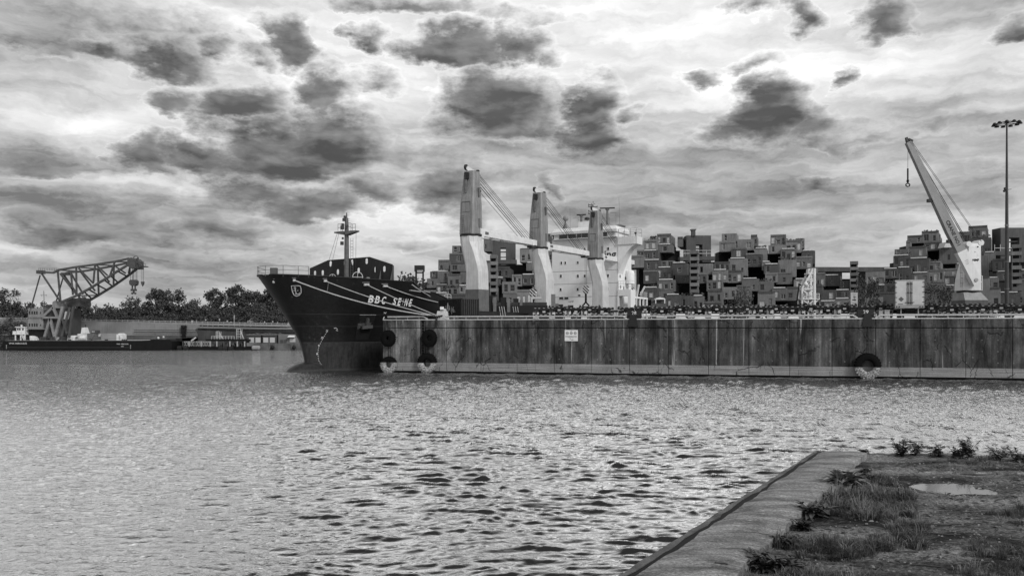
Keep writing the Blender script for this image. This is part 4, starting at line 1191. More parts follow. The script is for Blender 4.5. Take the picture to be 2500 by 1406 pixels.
# mooring lines
rope = mat('mooring_rope', .34, .85, .3, 8.0)
def line(a, b, sag, r, label, name='mooring_line', n=18, m=rope):
    a, b = Vector(a), Vector(b); q = MB()
    q.path([a.lerp(b, k / n) - Vector((0, 0, sag * 4 * (k / n) * (1 - k / n))) for k in range(n + 1)], r, 6)
    return solo(q, name, m, label, 'rope', 'mooring lines of the cargo ship')
bol = qp(q_at(1062), QTOP + .45, -.3)
line(on_hull(719, 683, .15), bol, .55, .075, 'thick lowest mooring line from the stem of the ship to the white bollard')
line(on_hull(793, 685, .15), bol, .25, .055, 'second mooring line from the ship bow down to the white bollard')
line(on_hull(893, 694, .15), bol + Vector((.1, 0, .06)), .1, .055, 'steep mooring line crossing the painted ship name')
far_b = at(1071, 736, 101)
line(on_hull(938, 697, .15), at(1069, 738, 100), .15, .06, 'mooring line above the painted ship name running to the container')
line(S(9.2, 8.0, 9.9), at(1072, 734.5, 101), .12, .06, 'uppermost mooring line from the winch to the container corner')
# heaving line with a float
line(on_hull(800, 689, .2), on_hull(796, 712, .25), 0, .02, 'thin line with a small float hanging down the bow', 'heaving_line', 4)
# winches and light tower at the break of the forecastle
mb = MB()
for bb_ in (6.5, 4.9): mb.tube(S(9.6, bb_ - .5, 9.7), S(9.6, bb_ + .5, 9.7), .55, n=14); mb.tube(S(9.6, bb_ - .55, 9.7), S(9.6, bb_ - .5, 9.7), .8, n=14); mb.tube(S(9.6, bb_ + .5, 9.7), S(9.6, bb_ + .55, 9.7), .8, n=14)
mb.bar(S(9.6, 4.1, 9.2), S(9.6, 7.2, 9.2), 1.0, .4); mb.build('mooring_winch', mat('winch_dark', .03, .6), ship)
mb = MB(); mb.add([S(8.0, 7.0, 9.0), S(11.5, 7.9, 9.0), S(11.5, -7.9, 9.0), S(8.0, -7, 9.0)], [(0, 1, 2, 3)]); mb.build('winch_deck', dk_m, ship)
for a, b in (((8.4, 8.3), (10.2, 8.45)), ((10.8, 8.5), (12.0, 8.55))):
    mb = MB(); mb.bar(S(a[0], a[1], 9.2), S(b[0], b[1], 9.1), .25, .12); mb.build('chock', mat('lip_pale', .25, .5), ship)
tw = MB(); c = S(17.2, 3.4, 0); zt_ = (803 - 664) / 2000 * 106 + CZ
for dx in (-.45, .45):
    for dy in (-.45, .45): tw.bar((c.x + dx, c.y + dy, 6.2), (c.x + dx, c.y + dy, zt_), .12)
for zz in np.arange(7.5, zt_, 1.1):
    tw.bar((c.x - .45, c.y - .45, zz), (c.x + .45, c.y - .45, zz), .08); tw.bar((c.x - .45, c.y + .45, zz), (c.x + .45, c.y + .45, zz), .08)
twr = tw.build('light_tower', mat('lamp_black', .02, .5), ship)
mb = MB(); mb.bb(c.x - .62, c.x + .62, c.y - .5, c.y + .5, zt_, zt_ + .78); mb.build('floodlight_box', mat('lamp_black', .02, .5), twr)
mb = MB(); mb.bb(c.x - .25, c.x + .5, c.y - .54, c.y - .5, zt_ + .02, zt_ + .14); mb.build('lens', wr, twr)
mb = MB()
for dx in (-1.55, -1.0, -.5): mb.tube((c.x + dx, c.y, 9.2), (c.x + dx, c.y, zt_ - .8), .03, n=5)
mb.tube((c.x - 1.55, c.y, zt_ - .8), (c.x - .4, c.y, zt_ - .8), .03, n=5); mb.tube((c.x - 2.4, c.y, 8.9), (c.x - .5, c.y, zt_ - 1.4), .04, n=5); mb.build('access_ladder', fm, twr)

# ---------------- deck cranes
cw = mat('crane_white', .56, .5, .16, .8, streak=.22); cw2 = mat('crane_jib_white', .66, .5, .12, .8, streak=.12)
rust2 = mat('rust_streak', .10, .8, .5, 3.0); gbase = mat('crane_base_grey', .13, .6, .3, 1.5, streak=.25)
stripe = bpy.data.materials.new('hazard_stripe'); stripe.use_nodes = True
_t = stripe.node_tree; _w = NB(_t); _b = _t.nodes['Principled BSDF']; _g = _w.n('ShaderNodeNewGeometry'); _p = _w.xyz(_g.outputs['Position'])
_f = _w.math('FRACT', _w.math('MULTIPLY', _w.math('ADD', _w.math('ADD', _w.math('MULTIPLY', _p[0], .9), _w.math('MULTIPLY', _p[1], -.25)), _p[2]), 1.9))
_v = _w.mix(_w.math('GREATER_THAN', _f, .5), .008, .62); _c = _w.n('ShaderNodeCombineColor')
for i in range(3): _t.links.new(_v, _c.inputs[i])
_t.links.new(_c.outputs[0], _b.inputs['Base Color']); _b.inputs['Roughness'].default_value = .6
def oct_ring(cx_s, cx_b, z, ws, wb, ch):
    """chamfered rectangle in ship axes"""
    s, b = ws / 2, wb / 2; c = ch
    pts = [(-s, -b + c), (-s + c, -b), (s - c, -b), (s, -b + c), (s, b - c), (s - c, b), (-s + c, b), (-s, b - c)]
    return [S(cx_s + p, cx_b + q, z) for p, q in pts]
def loft(mb, rings, smooth=False, caps=True):
    n = len(rings[0]); vs = [p for r in rings for p in r]
    mb.add(vs, [(k * n + i, k * n + (i + 1) % n, (k + 1) * n + (i + 1) % n, (k + 1) * n + i) for k in range(len(rings) - 1) for i in range(n)], smooth)
    if caps: mb.add(vs, [tuple(range(n))[::-1], tuple(range((len(rings) - 1) * n, len(rings) * n))])
def deck_crane(s0, hook, hook_dz, label, foot=9.98):
    b0 = 6.0; bb_ = b0 + 1.0
    mb = MB()
    z = lambda y: (803 - y) / 2000 * 111.4 + CZ          # heights read at the first crane, same on all
    loft(mb, [oct_ring(s0, bb_, foot + .02, 2.5, 2.4, .25), oct_ring(s0, bb_, z(665), 2.5, 2.3, .25), oct_ring(s0, bb_ - .12, z(650), 2.5, 2.35, .3), oct_ring(s0, b0 + .35, z(612), 2.6, 2.5, .5), oct_ring(s0, b0 + .05, z(592), 2.75, 2.75, .8), oct_ring(s0, b0, z(578), 2.75, 2.75, .8)])
    cr = mb.build('deck_crane', cw, ship); cr['label'] = label
    mb = MB(); loft(mb, [oct_ring(s0, bb_, 6.2, 2.6, 2.5, .25), oct_ring(s0, bb_, foot, 2.56, 2.46, .25)]); mb.build('pedestal_foot', gbase, cr)
    mb = MB(); mb.lathe([(1.2, 0), (1.5, 0), (1.5, .3), (1.2, .3)], S(s0, b0, z(577.6)), n=24); mb.build('slewing_ring', mat('ring_black', .02, .5), cr)
    mb = MB(); zh = z(573.5)
    def hr(zz, ws, wb, os, ch=.18): return oct_ring(s0 + os, b0, zz, ws, wb, ch)
    loft(mb, [hr(zh, 2.5, 2.3, 0), hr(zh + .8, 2.45, 2.3, 0), hr(z(500), 2.3, 2.2, .05), hr(z(425), 1.75, 1.7, .25), hr(z(419), 1.7, 1.65, .25)])
    hs_ = mb.build('crane_house', mat('crane_house_grey', .24, .5, .2, .8, streak=.4), cr)
    mb = MB(); mb.bar(S(s0 + .5, b0 - .1, z(421)), S(s0 - .35, b0 - .55, z(409)), .55, .8, .3, .45); mb.bar(S(s0 + 1.0, b0 + .45, z(424)), S(s0 + 1.0, b0 + .45, z(418)), .5, .8); mb.build('sheave_arm', cw, hs_)
    for (ds, db, yy, r_) in ((-.35, -.55, 409, .40), (1.05, .45, 420, .42)):
        mb = MB(); mb.tube(S(s0 + ds, b0 + db - .12, z(yy)), S(s0 + ds, b0 + db + .12, z(yy)), r_, n=16); mb.build('sheave', mat('ring_black', .02, .5), hs_)
    mb = MB(); mb.box(S(s0 - .86, b0 - .15, z(432)), (.5, .5, .9), .5); mb.build('hatch_opening', blk, hs_)
    mb = MB(); mb.box(S(s0 - 1.0, b0 - .2, z(450)), (.22, .22, 2.6), .5); mb.build('rust_run', rust2, hs_)
    # access door outline, ladder, fittings
    mb = MB(); zd0, zd1 = z(520), z(495); sf = s0 - 1.14
    for b1_ in (-.75, .55): mb.bar(S(sf, b0 + b1_, zd0), S(sf + .03, b0 + b1_, zd1), .05)
    mb.bar(S(sf, b0 - .75, zd0), S(sf, b0 + .55, zd0), .05); mb.bar(S(sf + .03, b0 - .75, zd1), S(sf + .03, b0 + .55, zd1), .05); mb.build('service_door', mat('seam_dark', .1, .6), hs_)
    mb = MB()
    for zz in np.arange(zh + .4, z(528), .3): mb.bar(S(sf - .08, b0 - .75, zz), S(sf - .08, b0 - .35, zz), .04)
    mb.build('rungs', mat('seam_dark', .1, .6), hs_)
    for db, yy in ((.2, 470), (.3, 545)):
        mb = MB(); mb.box(S(s0 + .3, b0 + 1.12, z(yy)), (.3, .3, 1.2), .5); mb.build('fitting', mat('seam_dark', .1, .6), hs_)
    text_mesh('crane_lettering', 'NMF', .5, S(s0 + .1, b0 + 1.03, z(469)), -sn_ * 0 + sa_, (0, 0, 1), blk, hs_, .01)
    # twin-girder jib pointing aft
    jz = z(566); jr = s0 + 1.1; jt = s0 + 18.6
    mb = MB()
    for db, in ((-.85,), (.85,)):
        mb.bar(S(jr, b0 + db, jz - .1), S(jr + 9, b0 + db * .8, jz + .05), .4, .78, .38, .95); mb.bar(S(jr + 9, b0 + db * .8, jz + .05), S(jt, b0 + db * .45, jz + .15), .38, .95, .34, .8)
    for ds in (2.2, 6, 9, 13, 17): mb.bar(S(s0 + ds, b0 - .75, jz - .1), S(s0 + ds, b0 + .75, jz - .1), .5, .55)
    jib = mb.build('jib', cw2, cr)
    mb = MB(); mb.bar(S(jr - .2, b0 - 1.0, jz - .2), S(jr - .2, b0 + 1.3, jz - .2), .9, 1.3); mb.build('jib_root', cw2, jib)
    mb = MB(); mb.bar(S(jt - 1.6, b0, jz - .35), S(jt + .25, b0, jz - .15), .8, .7, .6, .9); mb.build('jib_head', mat('jib_head_dark', .05, .6), jib)
    mb = MB(); mb.box(S(jr + 1.4, b0 + 1.07, jz), (.01, .9, .35), m=Matrix.Rotation(math.atan2(sn_.y, sn_.x), 3, 'Z')); mb.build('jib_plate_lettering', mat('seam_dark', .1, .6), jib)
    # luffing wires
    for k, (yy, dj, rr) in enumerate(((421, .4, .03), (425, 1.3, .03), (431, 2.3, .03), (440, 3.2, .05), (448, 4.0, .05), (462, 5.4, .03))):
        mb = MB(); mb.tube(S(s0 + 1.15, b0 + .45, z(yy)), S(jt - dj, b0 + .3, jz + .45), rr, n=5, caps=False); mb.build('luffing_wire', chain_m, cr)
    # hook block on its falls
    hx = jt - .3; zt_ = jz - .4; zb_ = hook
    mb = MB()
    for db in (-.14, .14): mb.tube(S(hx, b0 + db, zt_), S(hx, b0 + db, zb_ + 1.1), .03, n=5)
    mb.build('hoist_wire', chain_m, cr)
    mb = MB(); sh = [(-.55, 1.0), (-.2, 1.15), (.25, 1.12), (.62, .8), (.62, .1), (.35, -.45), (0, -.62), (-.4, -.4), (-.62, .2)]
    mb.prism([S(hx, b0, zb_) + sn_ * (q * .85) + Vector((0, 0, w_ * .85)) - sa_ * .25 for q, w_ in sh], sa_ * .5); hb = mb.build('hook_block', stripe, cr)
    mb = MB(); mb.bar(S(hx, b0, zb_ - .5), S(hx, b0, zb_ - 1.5), .34); mb.lathe([(.16, 0), (.2, -.3), (.14, -.6)], S(hx, b0, zb_ - 1.3), n=8)
    if hook_dz:
        for q in (-1, 1): mb.path([S(hx, b0, zb_ - 1.8), S(hx, b0 + .22 * q, zb_ - 2.2), S(hx, b0 + .62 * q, zb_ - 2.55), S(hx, b0 + .5 * q, zb_ - 2.9), S(hx, b0 + .1 * q, zb_ - 3.05)], .14, 6)
    mb.build('hook', blk, hb)
    return cr
# stations from the bow, hook heights
deck_crane(25.5, 10.0, False, 'foremost white deck crane of the ship, nearest the bow')
deck_crane(45.7, 11.4, True, 'middle white deck crane of the ship', 7.0)
deck_crane(68.3, 12.2, False, 'aftmost white deck crane in front of the superstructure', 7.0)

# ---------------- superstructure
SF = 76.9
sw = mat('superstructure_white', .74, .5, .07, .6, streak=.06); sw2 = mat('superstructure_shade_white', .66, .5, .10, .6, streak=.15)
def fb(x):        # picture column on the front of the superstructure -> metres off the centreline
    k = (x - 1250) / 2000.0; ox, oy = SO.x + sa_.x * SF, SO.y + sa_.y * SF
    return (k * oy - ox) / (sn_.x - k * sn_.y)
def fz(x, y): return CZ - (y - 803) / 2000.0 * S(SF, fb(x), 0).y
def sbox(mb, s0, s1, b0, b1, z0, z1): return mb.hexa([S(s0, b0, z0), S(s0, b1, z0), S(s1, b1, z0), S(s1, b0, z0), S(s0, b0, z1), S(s0, b1, z1), S(s1, b1, z1), S(s1, b0, z1)])
zr = fz(1430, 583)
mb = MB(); sbox(mb, SF, SF + 7, -7, 7, 6.2, zr); sup = mb.build('superstructure', sw, ship)
for yy in (661, 692, 724):     # deck edge seams
    mb = MB(); sbox(mb, SF - .025, SF, -7, 7, fz(1430, yy) - .04, fz(1430, yy) + .04); mb.build('deck_seam', mat('seam_grey', .32, .5), sup)
wb_ = mat('window_black', .008, .12, spec=.5)
WIN = [(1371, 642, 4, 6.5), (1380.5, 642, 4, 6.5), (1411, 641, 4, 6.5), (1369.5, 674, 4.5, 7), (1411, 674, 4.5, 7), (1428, 674, 4.5, 7), (1484.5, 673, 4.5, 7), (1369, 707, 4.5, 7), (1410.5, 706.5, 4.5, 7), (1428, 706.5, 4.5, 7), (1484.5, 706, 4.5, 7),
       (1485, 607.5, 5, 7), (1428, 608.5, 3.5, 6), (1397, 607, 5, 3), (1510.5, 674, 2, 6), (1370.5, 728, 10, 6), (1383, 728, 10, 6), (1414.5, 721, 6, 4)]
for x, y, w_, h_ in WIN:
    b0, b1 = fb(x - w_ / 2), fb(x + w_ / 2); z0, z1 = fz(x, y + h_ / 2), fz(x, y - h_ / 2)
    if x > 1505: continue
    mb = MB(); sbox(mb, SF - .035, SF + .05, b0, b1, z0, z1); wn = mb.build('window', wb_, sup)
    mb = MB(); e = .05
    for (p0, p1, q0, q1) in ((b0 - e, b1 + e, z1, z1 + e), (b0 - e, b1 + e, z0 - e, z0), (b0 - e, b0, z0, z1), (b1, b1 + e, z0, z1)): sbox(mb, SF - .06, SF + .01, p0, p1, q0, q1)
    mb.build('window_frame', sw, wn)
# wheelhouse
zb0, zb1 = fz(1430, 583), fz(1430, 556)
BF = SF - .9
mb = MB(); out_ = [(BF, -6.3), (BF, 6.9), (SF + 6, 6.9), (SF + 6, -7.6), (SF + 1.2, -7.6)]
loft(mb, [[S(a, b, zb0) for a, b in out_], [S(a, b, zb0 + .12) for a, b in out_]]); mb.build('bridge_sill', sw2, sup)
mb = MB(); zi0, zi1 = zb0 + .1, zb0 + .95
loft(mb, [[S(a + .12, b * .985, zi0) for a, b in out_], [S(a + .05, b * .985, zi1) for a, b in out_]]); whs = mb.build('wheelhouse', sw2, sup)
for x0, x1 in ((1370, 1389), (1392, 1410), (1413, 1423), (1425, 1444), (1447, 1466), (1469, 1486)):
    mb = MB(); b0, b1 = fb(x0), fb(x1); sbox(mb, BF - .02, BF + .2, b0, b1, zi0 + .05, zi1 - .03); mb.build('bridge_window', wb_, whs)
mb = MB(); a, b = S(BF - .01, -6.35, 0), S(SF + 1.1, -7.55, 0)
for z0_, z1_ in ((zi0 + .05, zi1 - .03),):
    p = [a.lerp(b, .12), a.lerp(b, .85)]; nv = Vector((b.y - a.y, a.x - b.x, 0)).normalized()
    if nv.dot(sa_) > 0: nv = -nv
    mb.hexa([p[0] + nv * .03 + Vector((0, 0, z0_)), p[1] + nv * .03 + Vector((0, 0, z0_)), p[1] - nv * .1 + Vector((0, 0, z0_)), p[0] - nv * .1 + Vector((0, 0, z0_)), p[0] + nv * .03 + Vector((0, 0, z1_)), p[1] + nv * .03 + Vector((0, 0, z1_)), p[1] - nv * .1 + Vector((0, 0, z1_)), p[0] - nv * .1 + Vector((0, 0, z1_))])
mb.build('bridge_window', wb_, whs)
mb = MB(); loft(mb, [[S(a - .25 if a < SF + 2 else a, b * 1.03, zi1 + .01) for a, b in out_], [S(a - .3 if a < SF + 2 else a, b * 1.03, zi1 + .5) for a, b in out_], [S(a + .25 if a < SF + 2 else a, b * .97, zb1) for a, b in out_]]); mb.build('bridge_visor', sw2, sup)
# bridge wing to port with its curved bracket
zw0, zw1 = zb0 - 1.5, zb0 - .05
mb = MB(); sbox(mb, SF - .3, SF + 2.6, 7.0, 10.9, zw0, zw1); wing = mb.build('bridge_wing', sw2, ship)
mb = MB(); prof = [(10.6, zw0), (9.6, zw0 - .6), (8.8, zw0 - 1.5), (8.1, zw0 - 2.7), (7.5, zw0 - 4.2), (7.02, zw0 - 5.4), (7.02, zw0)]
for s_ in (SF - .1, SF + 2.2): mb.prism([S(s_, b, z) for b, z in prof], sa_ * .2)
mb.build('wing_bracket', sw, wing)
mb = MB(); v_ = []
for b, z in prof[:6]: v_ += [S(SF + .12, b, z), S(SF + 2.2, b, z)]
mb.add(v_, [(2 * i, 2 * i + 1, 2 * i + 3, 2 * i + 2) for i in range(5)], True); mb.build('bracket_web', sw, wing)
mb = MB()
for b in (7.2, 8.4, 9.6, 10.8):
    for s_ in (SF - .25, SF + 2.5): mb.tube(S(s_, b, zw1), S(s_, b, zw1 + 1.5), .035, n=5)
for h in (.8, 1.5):
    for s_ in (SF - .25, SF + 2.5): mb.tube(S(s_, 7.2, zw1 + h), S(s_, 10.8, zw1 + h), .03, n=5)
    mb.tube(S(SF - .25, 10.8, zw1 + h), S(SF + 2.5, 10.8, zw1 + h), .03, n=5)
mb.build('wing_railing', mat('railing_grey', .22, .6), wing)
mb = MB(); mb.tube(S(SF + .2, 10.4, zw1), S(SF + .2, 10.4, zw1 + .5), .06, n=6); mb.lathe([(.0, .8), (.22, .7), (.25, .55), (.1, .4)], S(SF + .2, 10.4, zw1), n=10); mb.build('searchlight', mat('lamp_black', .02, .5), wing)
mb = MB(); sbox(mb, SF - .3, SF + 2.6, -10.9, -7.62, zw0, zw1); mb.build('bridge_wing', sw2, ship)
# monkey island, masts and aerials
mg = mat('aerial_grey', .12, .6, .2, 4.0)
def fp(x, y, ds=2.0): b = fb(x); p = S(SF + ds, b, 0); return Vector((p.x, p.y, fz(x, y)))
mb = MB(); sbox(mb, SF + 1.5, SF + 4.5, fb(1404), fb(1432), zb1, fz(1418, 539)); mb.build('mast_house', sw2, sup)
for x0, x1, yt, yb, yh in ((1398, 1420, 521, 522.5, 540), (1455, 1491, 504.5, 507, 545)):
    mb = MB(); xm = (x0 + x1) / 2; mb.tube(fp(xm, yh), fp(xm, yb + 2), .22, .2, 8); mb.tube(fp(xm, yb + 3), fp(xm, yb), .38, n=8); po = mb.build('radar_post', mg, sup)
    mb = MB(); mb.bar(fp(x0, yt + 1), fp(x1, yt), .25, .22); mb.build('radar_scanner', mat('lamp_black', .02, .5), po)
mb = MB(); mb.tube(fp(1438, 556), fp(1438, 500), .2, .13, 8); mb.tube(fp(1438, 500), fp(1438, 488), .05, n=5)
for x0, x1, y in ((1427, 1438, 497.5), (1427, 1448, 502), (1427, 1440, 513), (1427, 1436, 519)):
    mb.bar(fp(x0, y), fp(x1, y), .12)
    mb.bar(fp(x0, y - 3), fp(x0, y + 1), .12)
mb.bar(fp(1448, 499), fp(1448, 504), .1); mb.bar(fp(1434, 493), fp(1434, 496), .1); mb.bar(fp(1442, 493), fp(1442, 496), .1); mb.build('signal_mast', mat('lamp_black', .02, .5), sup)
mb = MB(); mb.tube(fp(1369, 556), fp(1369, 545), .5, .25, 8); mb.tube(fp(1369, 545), fp(1370, 537), .15, n=6); dmm = mb.build('dome_mast', mg, sup)
mb = MB(); c = fp(1370.5, 531); mb.lathe([(.0, .62), (.3, .53), (.5, .33), (.56, 0), (.5, -.25), (.35, -.42), (.0, -.45)], c, n=16); mb.build('satellite_dome', mat('dome_grey', .2, .5), dmm)
mb = MB(); mb.tube(fp(1502, 581), fp(1502, 556), .3, .25, 8); mb.tube(fp(1504, 556), fp(1501.5, 478), .035, .02, 5); mb.build('whip_aerial', mg, sup)
mb = MB(); mb.tube(fp(1382, 556), fp(1381, 505), .02, n=4); mb.build('whip_aerial', mg, sup)
mb = MB()
for x in (1401, 1408, 1416, 1424, 1430): mb.tube(fp(x, 539), fp(x, 529), .02, n=4)
mb.tube(fp(1401, 529), fp(1430, 529), .02, n=4); mb.tube(fp(1401, 534), fp(1430, 534), .02, n=4); mb.tube(fp(1389, 530), fp(1401, 530), .02, n=4); mb.tube(fp(1479, 516), fp(1494, 516), .04, n=4); mb.tube(fp(1494, 516), fp(1494, 560), .02, n=4); mb.tube(fp(1478, 528), fp(1478, 545), .03, n=4); mb.build('top_railing', mg, sup)
mb = MB(); p = [fp(1464, 556, 5), fp(1481, 556, 5), fp(1491, 541, 5), fp(1487, 540, 5), fp(1480, 543, 5), fp(1466, 543, 5)]; mb.prism(p, sa_ * 3); mb.build('funnel', mat('funnel_grey', .2, .5), sup)
mb = MB(); mb.bar(fp(1421, 545, 2.5), fp(1430, 545, 2.5), 1.0, 1.2); mb.lathe([(.45, 0), (.5, .25), (.3, .5), (0, .55)], fp(1423, 534, 2), n=10); mb.build('vent_cowl', mat('lamp_black', .02, .5), sup)
text_mesh('lettering', 'ing', 2.25, S(SF - .04, fb(1475), fz(1475, 631)), sn_, (0, 0, 1), wb_, sup, .01, bold=.035, xs=.95)
text_mesh('lettering', 'NMF', .55, S(SF - 3.0, fb(1404), fz(1404, 740)), sn_, (0, 0, 1), wb_, sup, .01)
# lower tiers on the port side
mb = MB(); sbox(mb, SF + 1.5, SF + 7.4, 7.0, 9.0, fz(1530, 707), fz(1530, 679)); 
mb = MB(); sbox(mb, SF - .2, SF + 2.2, 7.0, 9.6, fz(1530, 722), fz(1530, 707)); low = mb.build('port_tier', sw, ship)
mb = MB(); sbox(mb, SF - .2, SF + 2.2, 9.0, 9.6, 6.2, fz(1530, 722)); sbox(mb, SF - .2, SF + .1, 6.9, 7.2, 6.2, fz(1530, 722)); mb.build('tier_pillar', sw, low)
mb = MB(); sbox(mb, SF + 2.0, SF + 12, 7, 9.6, 6.2, 6.4); mb.build('tier_floor', dk_m, low)
mb = MB(); sbox(mb, SF + 2.2, SF + 9.5, 8.6, 9.5, fz(1545, 727), fz(1545, 722.5)); dd = mb.build('boat_deck', sw, ship)
for s_ in (3.4, 5.4, 7.4, 9.3):
    mb = MB(); sbox(mb, SF + s_ - .15, SF + s_ + .15, 9.2, 9.5, 6.2, fz(1545, 727)); mb.build('pillar', sw, dd)
mb = MB(); zz = fz(1545, 722.5)
for s_ in np.arange(5.4, 9.6, .7): mb.tube(S(SF + s_, 9.45, zz), S(SF + s_, 9.45, zz + 1), .05, n=5)
for h in (.35, .7, 1.0): mb.tube(S(SF + 5.4, 9.45, zz + h), S(SF + 9.5, 9.45, zz + h), .04, n=5)
mb.build('boat_deck_railing', wr, dd)
mb = MB(); mb.bar(S(SF + 6.6, 9.0, zz + .4), S(SF + 8.4, 9.3, zz + 2.2), .25); mb.bar(S(SF + 4.6, 9.0, zz), S(SF + 5.2, 9.2, zz + 2.4), .3); mb.build('davit', wr, dd)
mb = MB(); zz = fz(1530, 707)
for b in np.arange(7.1, 9.6, .5): mb.tube(S(SF - .15, b, zz), S(SF - .15, b, zz + 1.7), .035, n=5)
for h in (.6, 1.15, 1.7): mb.tube(S(SF - .15, 7.1, zz + h), S(SF - .15, 9.5, zz + h), .03, n=5); mb.tube(S(SF - .15, 9.5, zz + h), S(SF + 2.1, 9.5, zz + h), .03, n=5)
mb.build('tier_railing', wr, low)
for x, y in ((1511, 674), (1528, 677), (1513, 700), (1523, 702)):
    mb = MB(); s_ = SF + .7 + (x - 1511) * .16; sbox(mb, s_, s_ + .5, 6.98, 7.03, fz(1505, y + 3.5), fz(1505, y - 3.5)); mb.build('side_window', wb_, sup)
mb = MB(); mb.lathe([(.9, 0), (.9, 2.0), (.75, 2.5), (.2, 2.7)], S(SF + 4.4, 7.7, fz(1530, 690)), n=16); mb.build('exhaust_trunk', sw, ship)
# cargo hold gear along the port rail
pg = mat('post_grey', .15, .6, .3, 2.0); dkk = mat('rack_black', .012, .7)
for k, x in enumerate((1208, 1242, 1272)):
    D = 112 + k * 5; c = at(x, 775, D); zt_ = pz(726 + 3 * k, D)
    mb = MB(); mb.bar((c.x, D, 6.2), (c.x, D, zt_), .42); mb.build('stanchion', pg, ship)
    mb = MB(); mb.bar((c.x - .75, D + .5, 6.2), (c.x - .75, D + .5, zt_ + .2), .8); mb.build('cargo_rack', dkk, ship)
    for q in range(3):
        mb = MB(); xx = c.x + .6 + q * .32; mb.tube((xx + .22, D + .2, 6.4), (xx, D + .2, pz(748, D)), .05, n=5); mb.build('lashing_bar', mat('bar_pale', .42, .6), ship)
mb = MB(); c = at(1245, 760, 118); mb.bb(c.x - 3.2, c.x + 5.5, 119.5, 121, 6.2, pz(745, 118)); mb.build('hatch_coaming', dkk, ship)
mb = MB(); c = at(1245, 760, 122); mb.bb(c.x - 3.4, c.x + 5.5, 122, 126, 6.2, pz(738, 122)); mb.build('hatch_cover', mat('hatch_dark', .035, .7, .4, 2.0), ship)
mb = MB(); c = at(1312, 745, 124); mb.bb(c.x - .6, c.x + .9, 124, 126, 6.2, pz(748, 124)); mb.build('platform_base', dkk, ship)
mb = MB(); c = at(1310, 735, 124); mb.bb(c.x - .85, c.x + .75, 123.5, 125, pz(730, 124), pz(725, 124)); mb.bb(c.x - .85, c.x - .6, 123.5, 125, pz(742, 124), pz(730, 124))
for dx in (-.6, 0, .6): mb.bar((c.x + dx, 123.6, pz(725, 124)), (c.x + dx, 123.6, pz(716, 124)), .07)
mb.bar((c.x - .6, 123.6, pz(717, 124)), (c.x + .6, 123.6, pz(717, 124)), .07); mb.build('white_platform', wr, ship)
for x0, x1, y0, y1, D, mm, nm in ((1340, 1356, 718, 755, 128, 'post_grey', 'deck_locker'), (1300, 1338, 738, 760, 128, 'rack_black', 'deck_box'), (1356, 1364, 741, 755, 129, 'crane_base_grey', 'deck_locker'), (1364, 1375, 743, 757, 129, 'rack_black', 'deck_box'), (1390, 1400, 745, 757, 130, 'rack_black', 'deck_box'), (1415, 1428, 748, 757, 130, 'rack_black', 'deck_box')):
    mb = MB(); p, q = at(x0, y1, D), at(x1, y0, D); mb.bb(p.x, q.x, D, D + 1.6, 5.7, q.z); mb.build(nm, MATS[mm], ship)
# ================================================================== THINGS ON THE PIER
# dark corrugated container by the white bollard
cdir = Vector((-3.04, 4.0, 0)).normalized(); cside = Vector((-cdir.y * -1, 0, 0)); cside = Vector((cdir.y, -cdir.x, 0))
cc0 = Vector((-5.78, 94.0, QTOP + .04)); CL, CW, CH = 5.0, 2.44, 2.55
cont = thing('shipping_container', 'dark corrugated shipping container with pale emblem beside the white bollard', 'container', tuple(cc0))
cbk = mat('container_dark', .016, .55, .4, 2.0, streak=.3)
def K(a, b, z): return cc0 + cdir * a + cside * b + Vector((0, 0, z))
mb = MB(); mb.hexa([K(.06, .06, .12), K(CL - .06, .06, .12), K(CL - .06, CW - .06, .12), K(.06, CW - .06, .12), K(.06, .06, CH - .1), K(CL - .06, .06, CH - .1), K(CL - .06, CW - .06, CH - .1), K(.06, CW - .06, CH - .1)]); mb.build('box', cbk, cont)
for k in range(12):
    a = .35 + k * .39; mb = MB(); mb.hexa([K(a, .012, .15), K(a + .17, .012, .15), K(a + .22, .1, .15), K(a - .05, .1, .15), K(a, .012, CH - .12), K(a + .17, .012, CH - .12), K(a + .22, .1, CH - .12), K(a - .05, .1, CH - .12)]); mb.build('corrugation', cbk, cont)
for k in range(7):
    b = .3 + k * .28; mb = MB(); mb.hexa([K(-.02, b, .15), K(-.02, b + .13, .15), K(.1, b + .17, .15), K(.1, b - .04, .15), K(-.02, b, CH - .12), K(-.02, b + .13, CH - .12), K(.1, b + .17, CH - .12), K(.1, b - .04, CH - .12)]); mb.build('corrugation', mat('container_end', .03, .5, .3, 2.0), cont)
for a, b in ((.06, .06), (.06, CW - .06), (CL - .06, .06), (CL - .06, CW - .06)):
    mb = MB(); mb.bar(K(a, b, 0), K(a, b, CH), .16); mb.build('corner_post', cbk, cont)
mb = MB()
for z in (.06, CH - .05):
    mb.bar(K(.1, .05, z), K(CL - .1, .05, z), .12); mb.bar(K(.05, .1, z), K(.05, CW - .1, z), .12)
mb.build('frame_rail', mat('container_rail', .05, .5), cont)
pale = mat('emblem_pale', .5, .6)
def cpoly(name, pts, mm=pale):
    q = MB(); q.prism([K(a, -.012, z) for a, z in pts], cside * -.02 + Vector((0, 0, 0))); return q.build(name, mm, cont)
ex, ez = 2.9, 1.35          # emblem: three leaves on a crossed stem
cpoly('emblem_leaf', [(ex, ez + .75), (ex + .16, ez + .35), (ex + .12, ez), (ex, ez - .1), (ex - .12, ez), (ex - .16, ez + .35)])
cpoly('emblem_leaf', [(ex + .42, ez + .4), (ex + .44, ez), (ex + .25, ez - .25), (ex + .1, ez - .2), (ex + .3, ez + .05)])
cpoly('emblem_leaf', [(ex - .42, ez + .4), (ex - .44, ez), (ex - .25, ez - .25), (ex - .1, ez - .2), (ex - .3, ez + .05)])
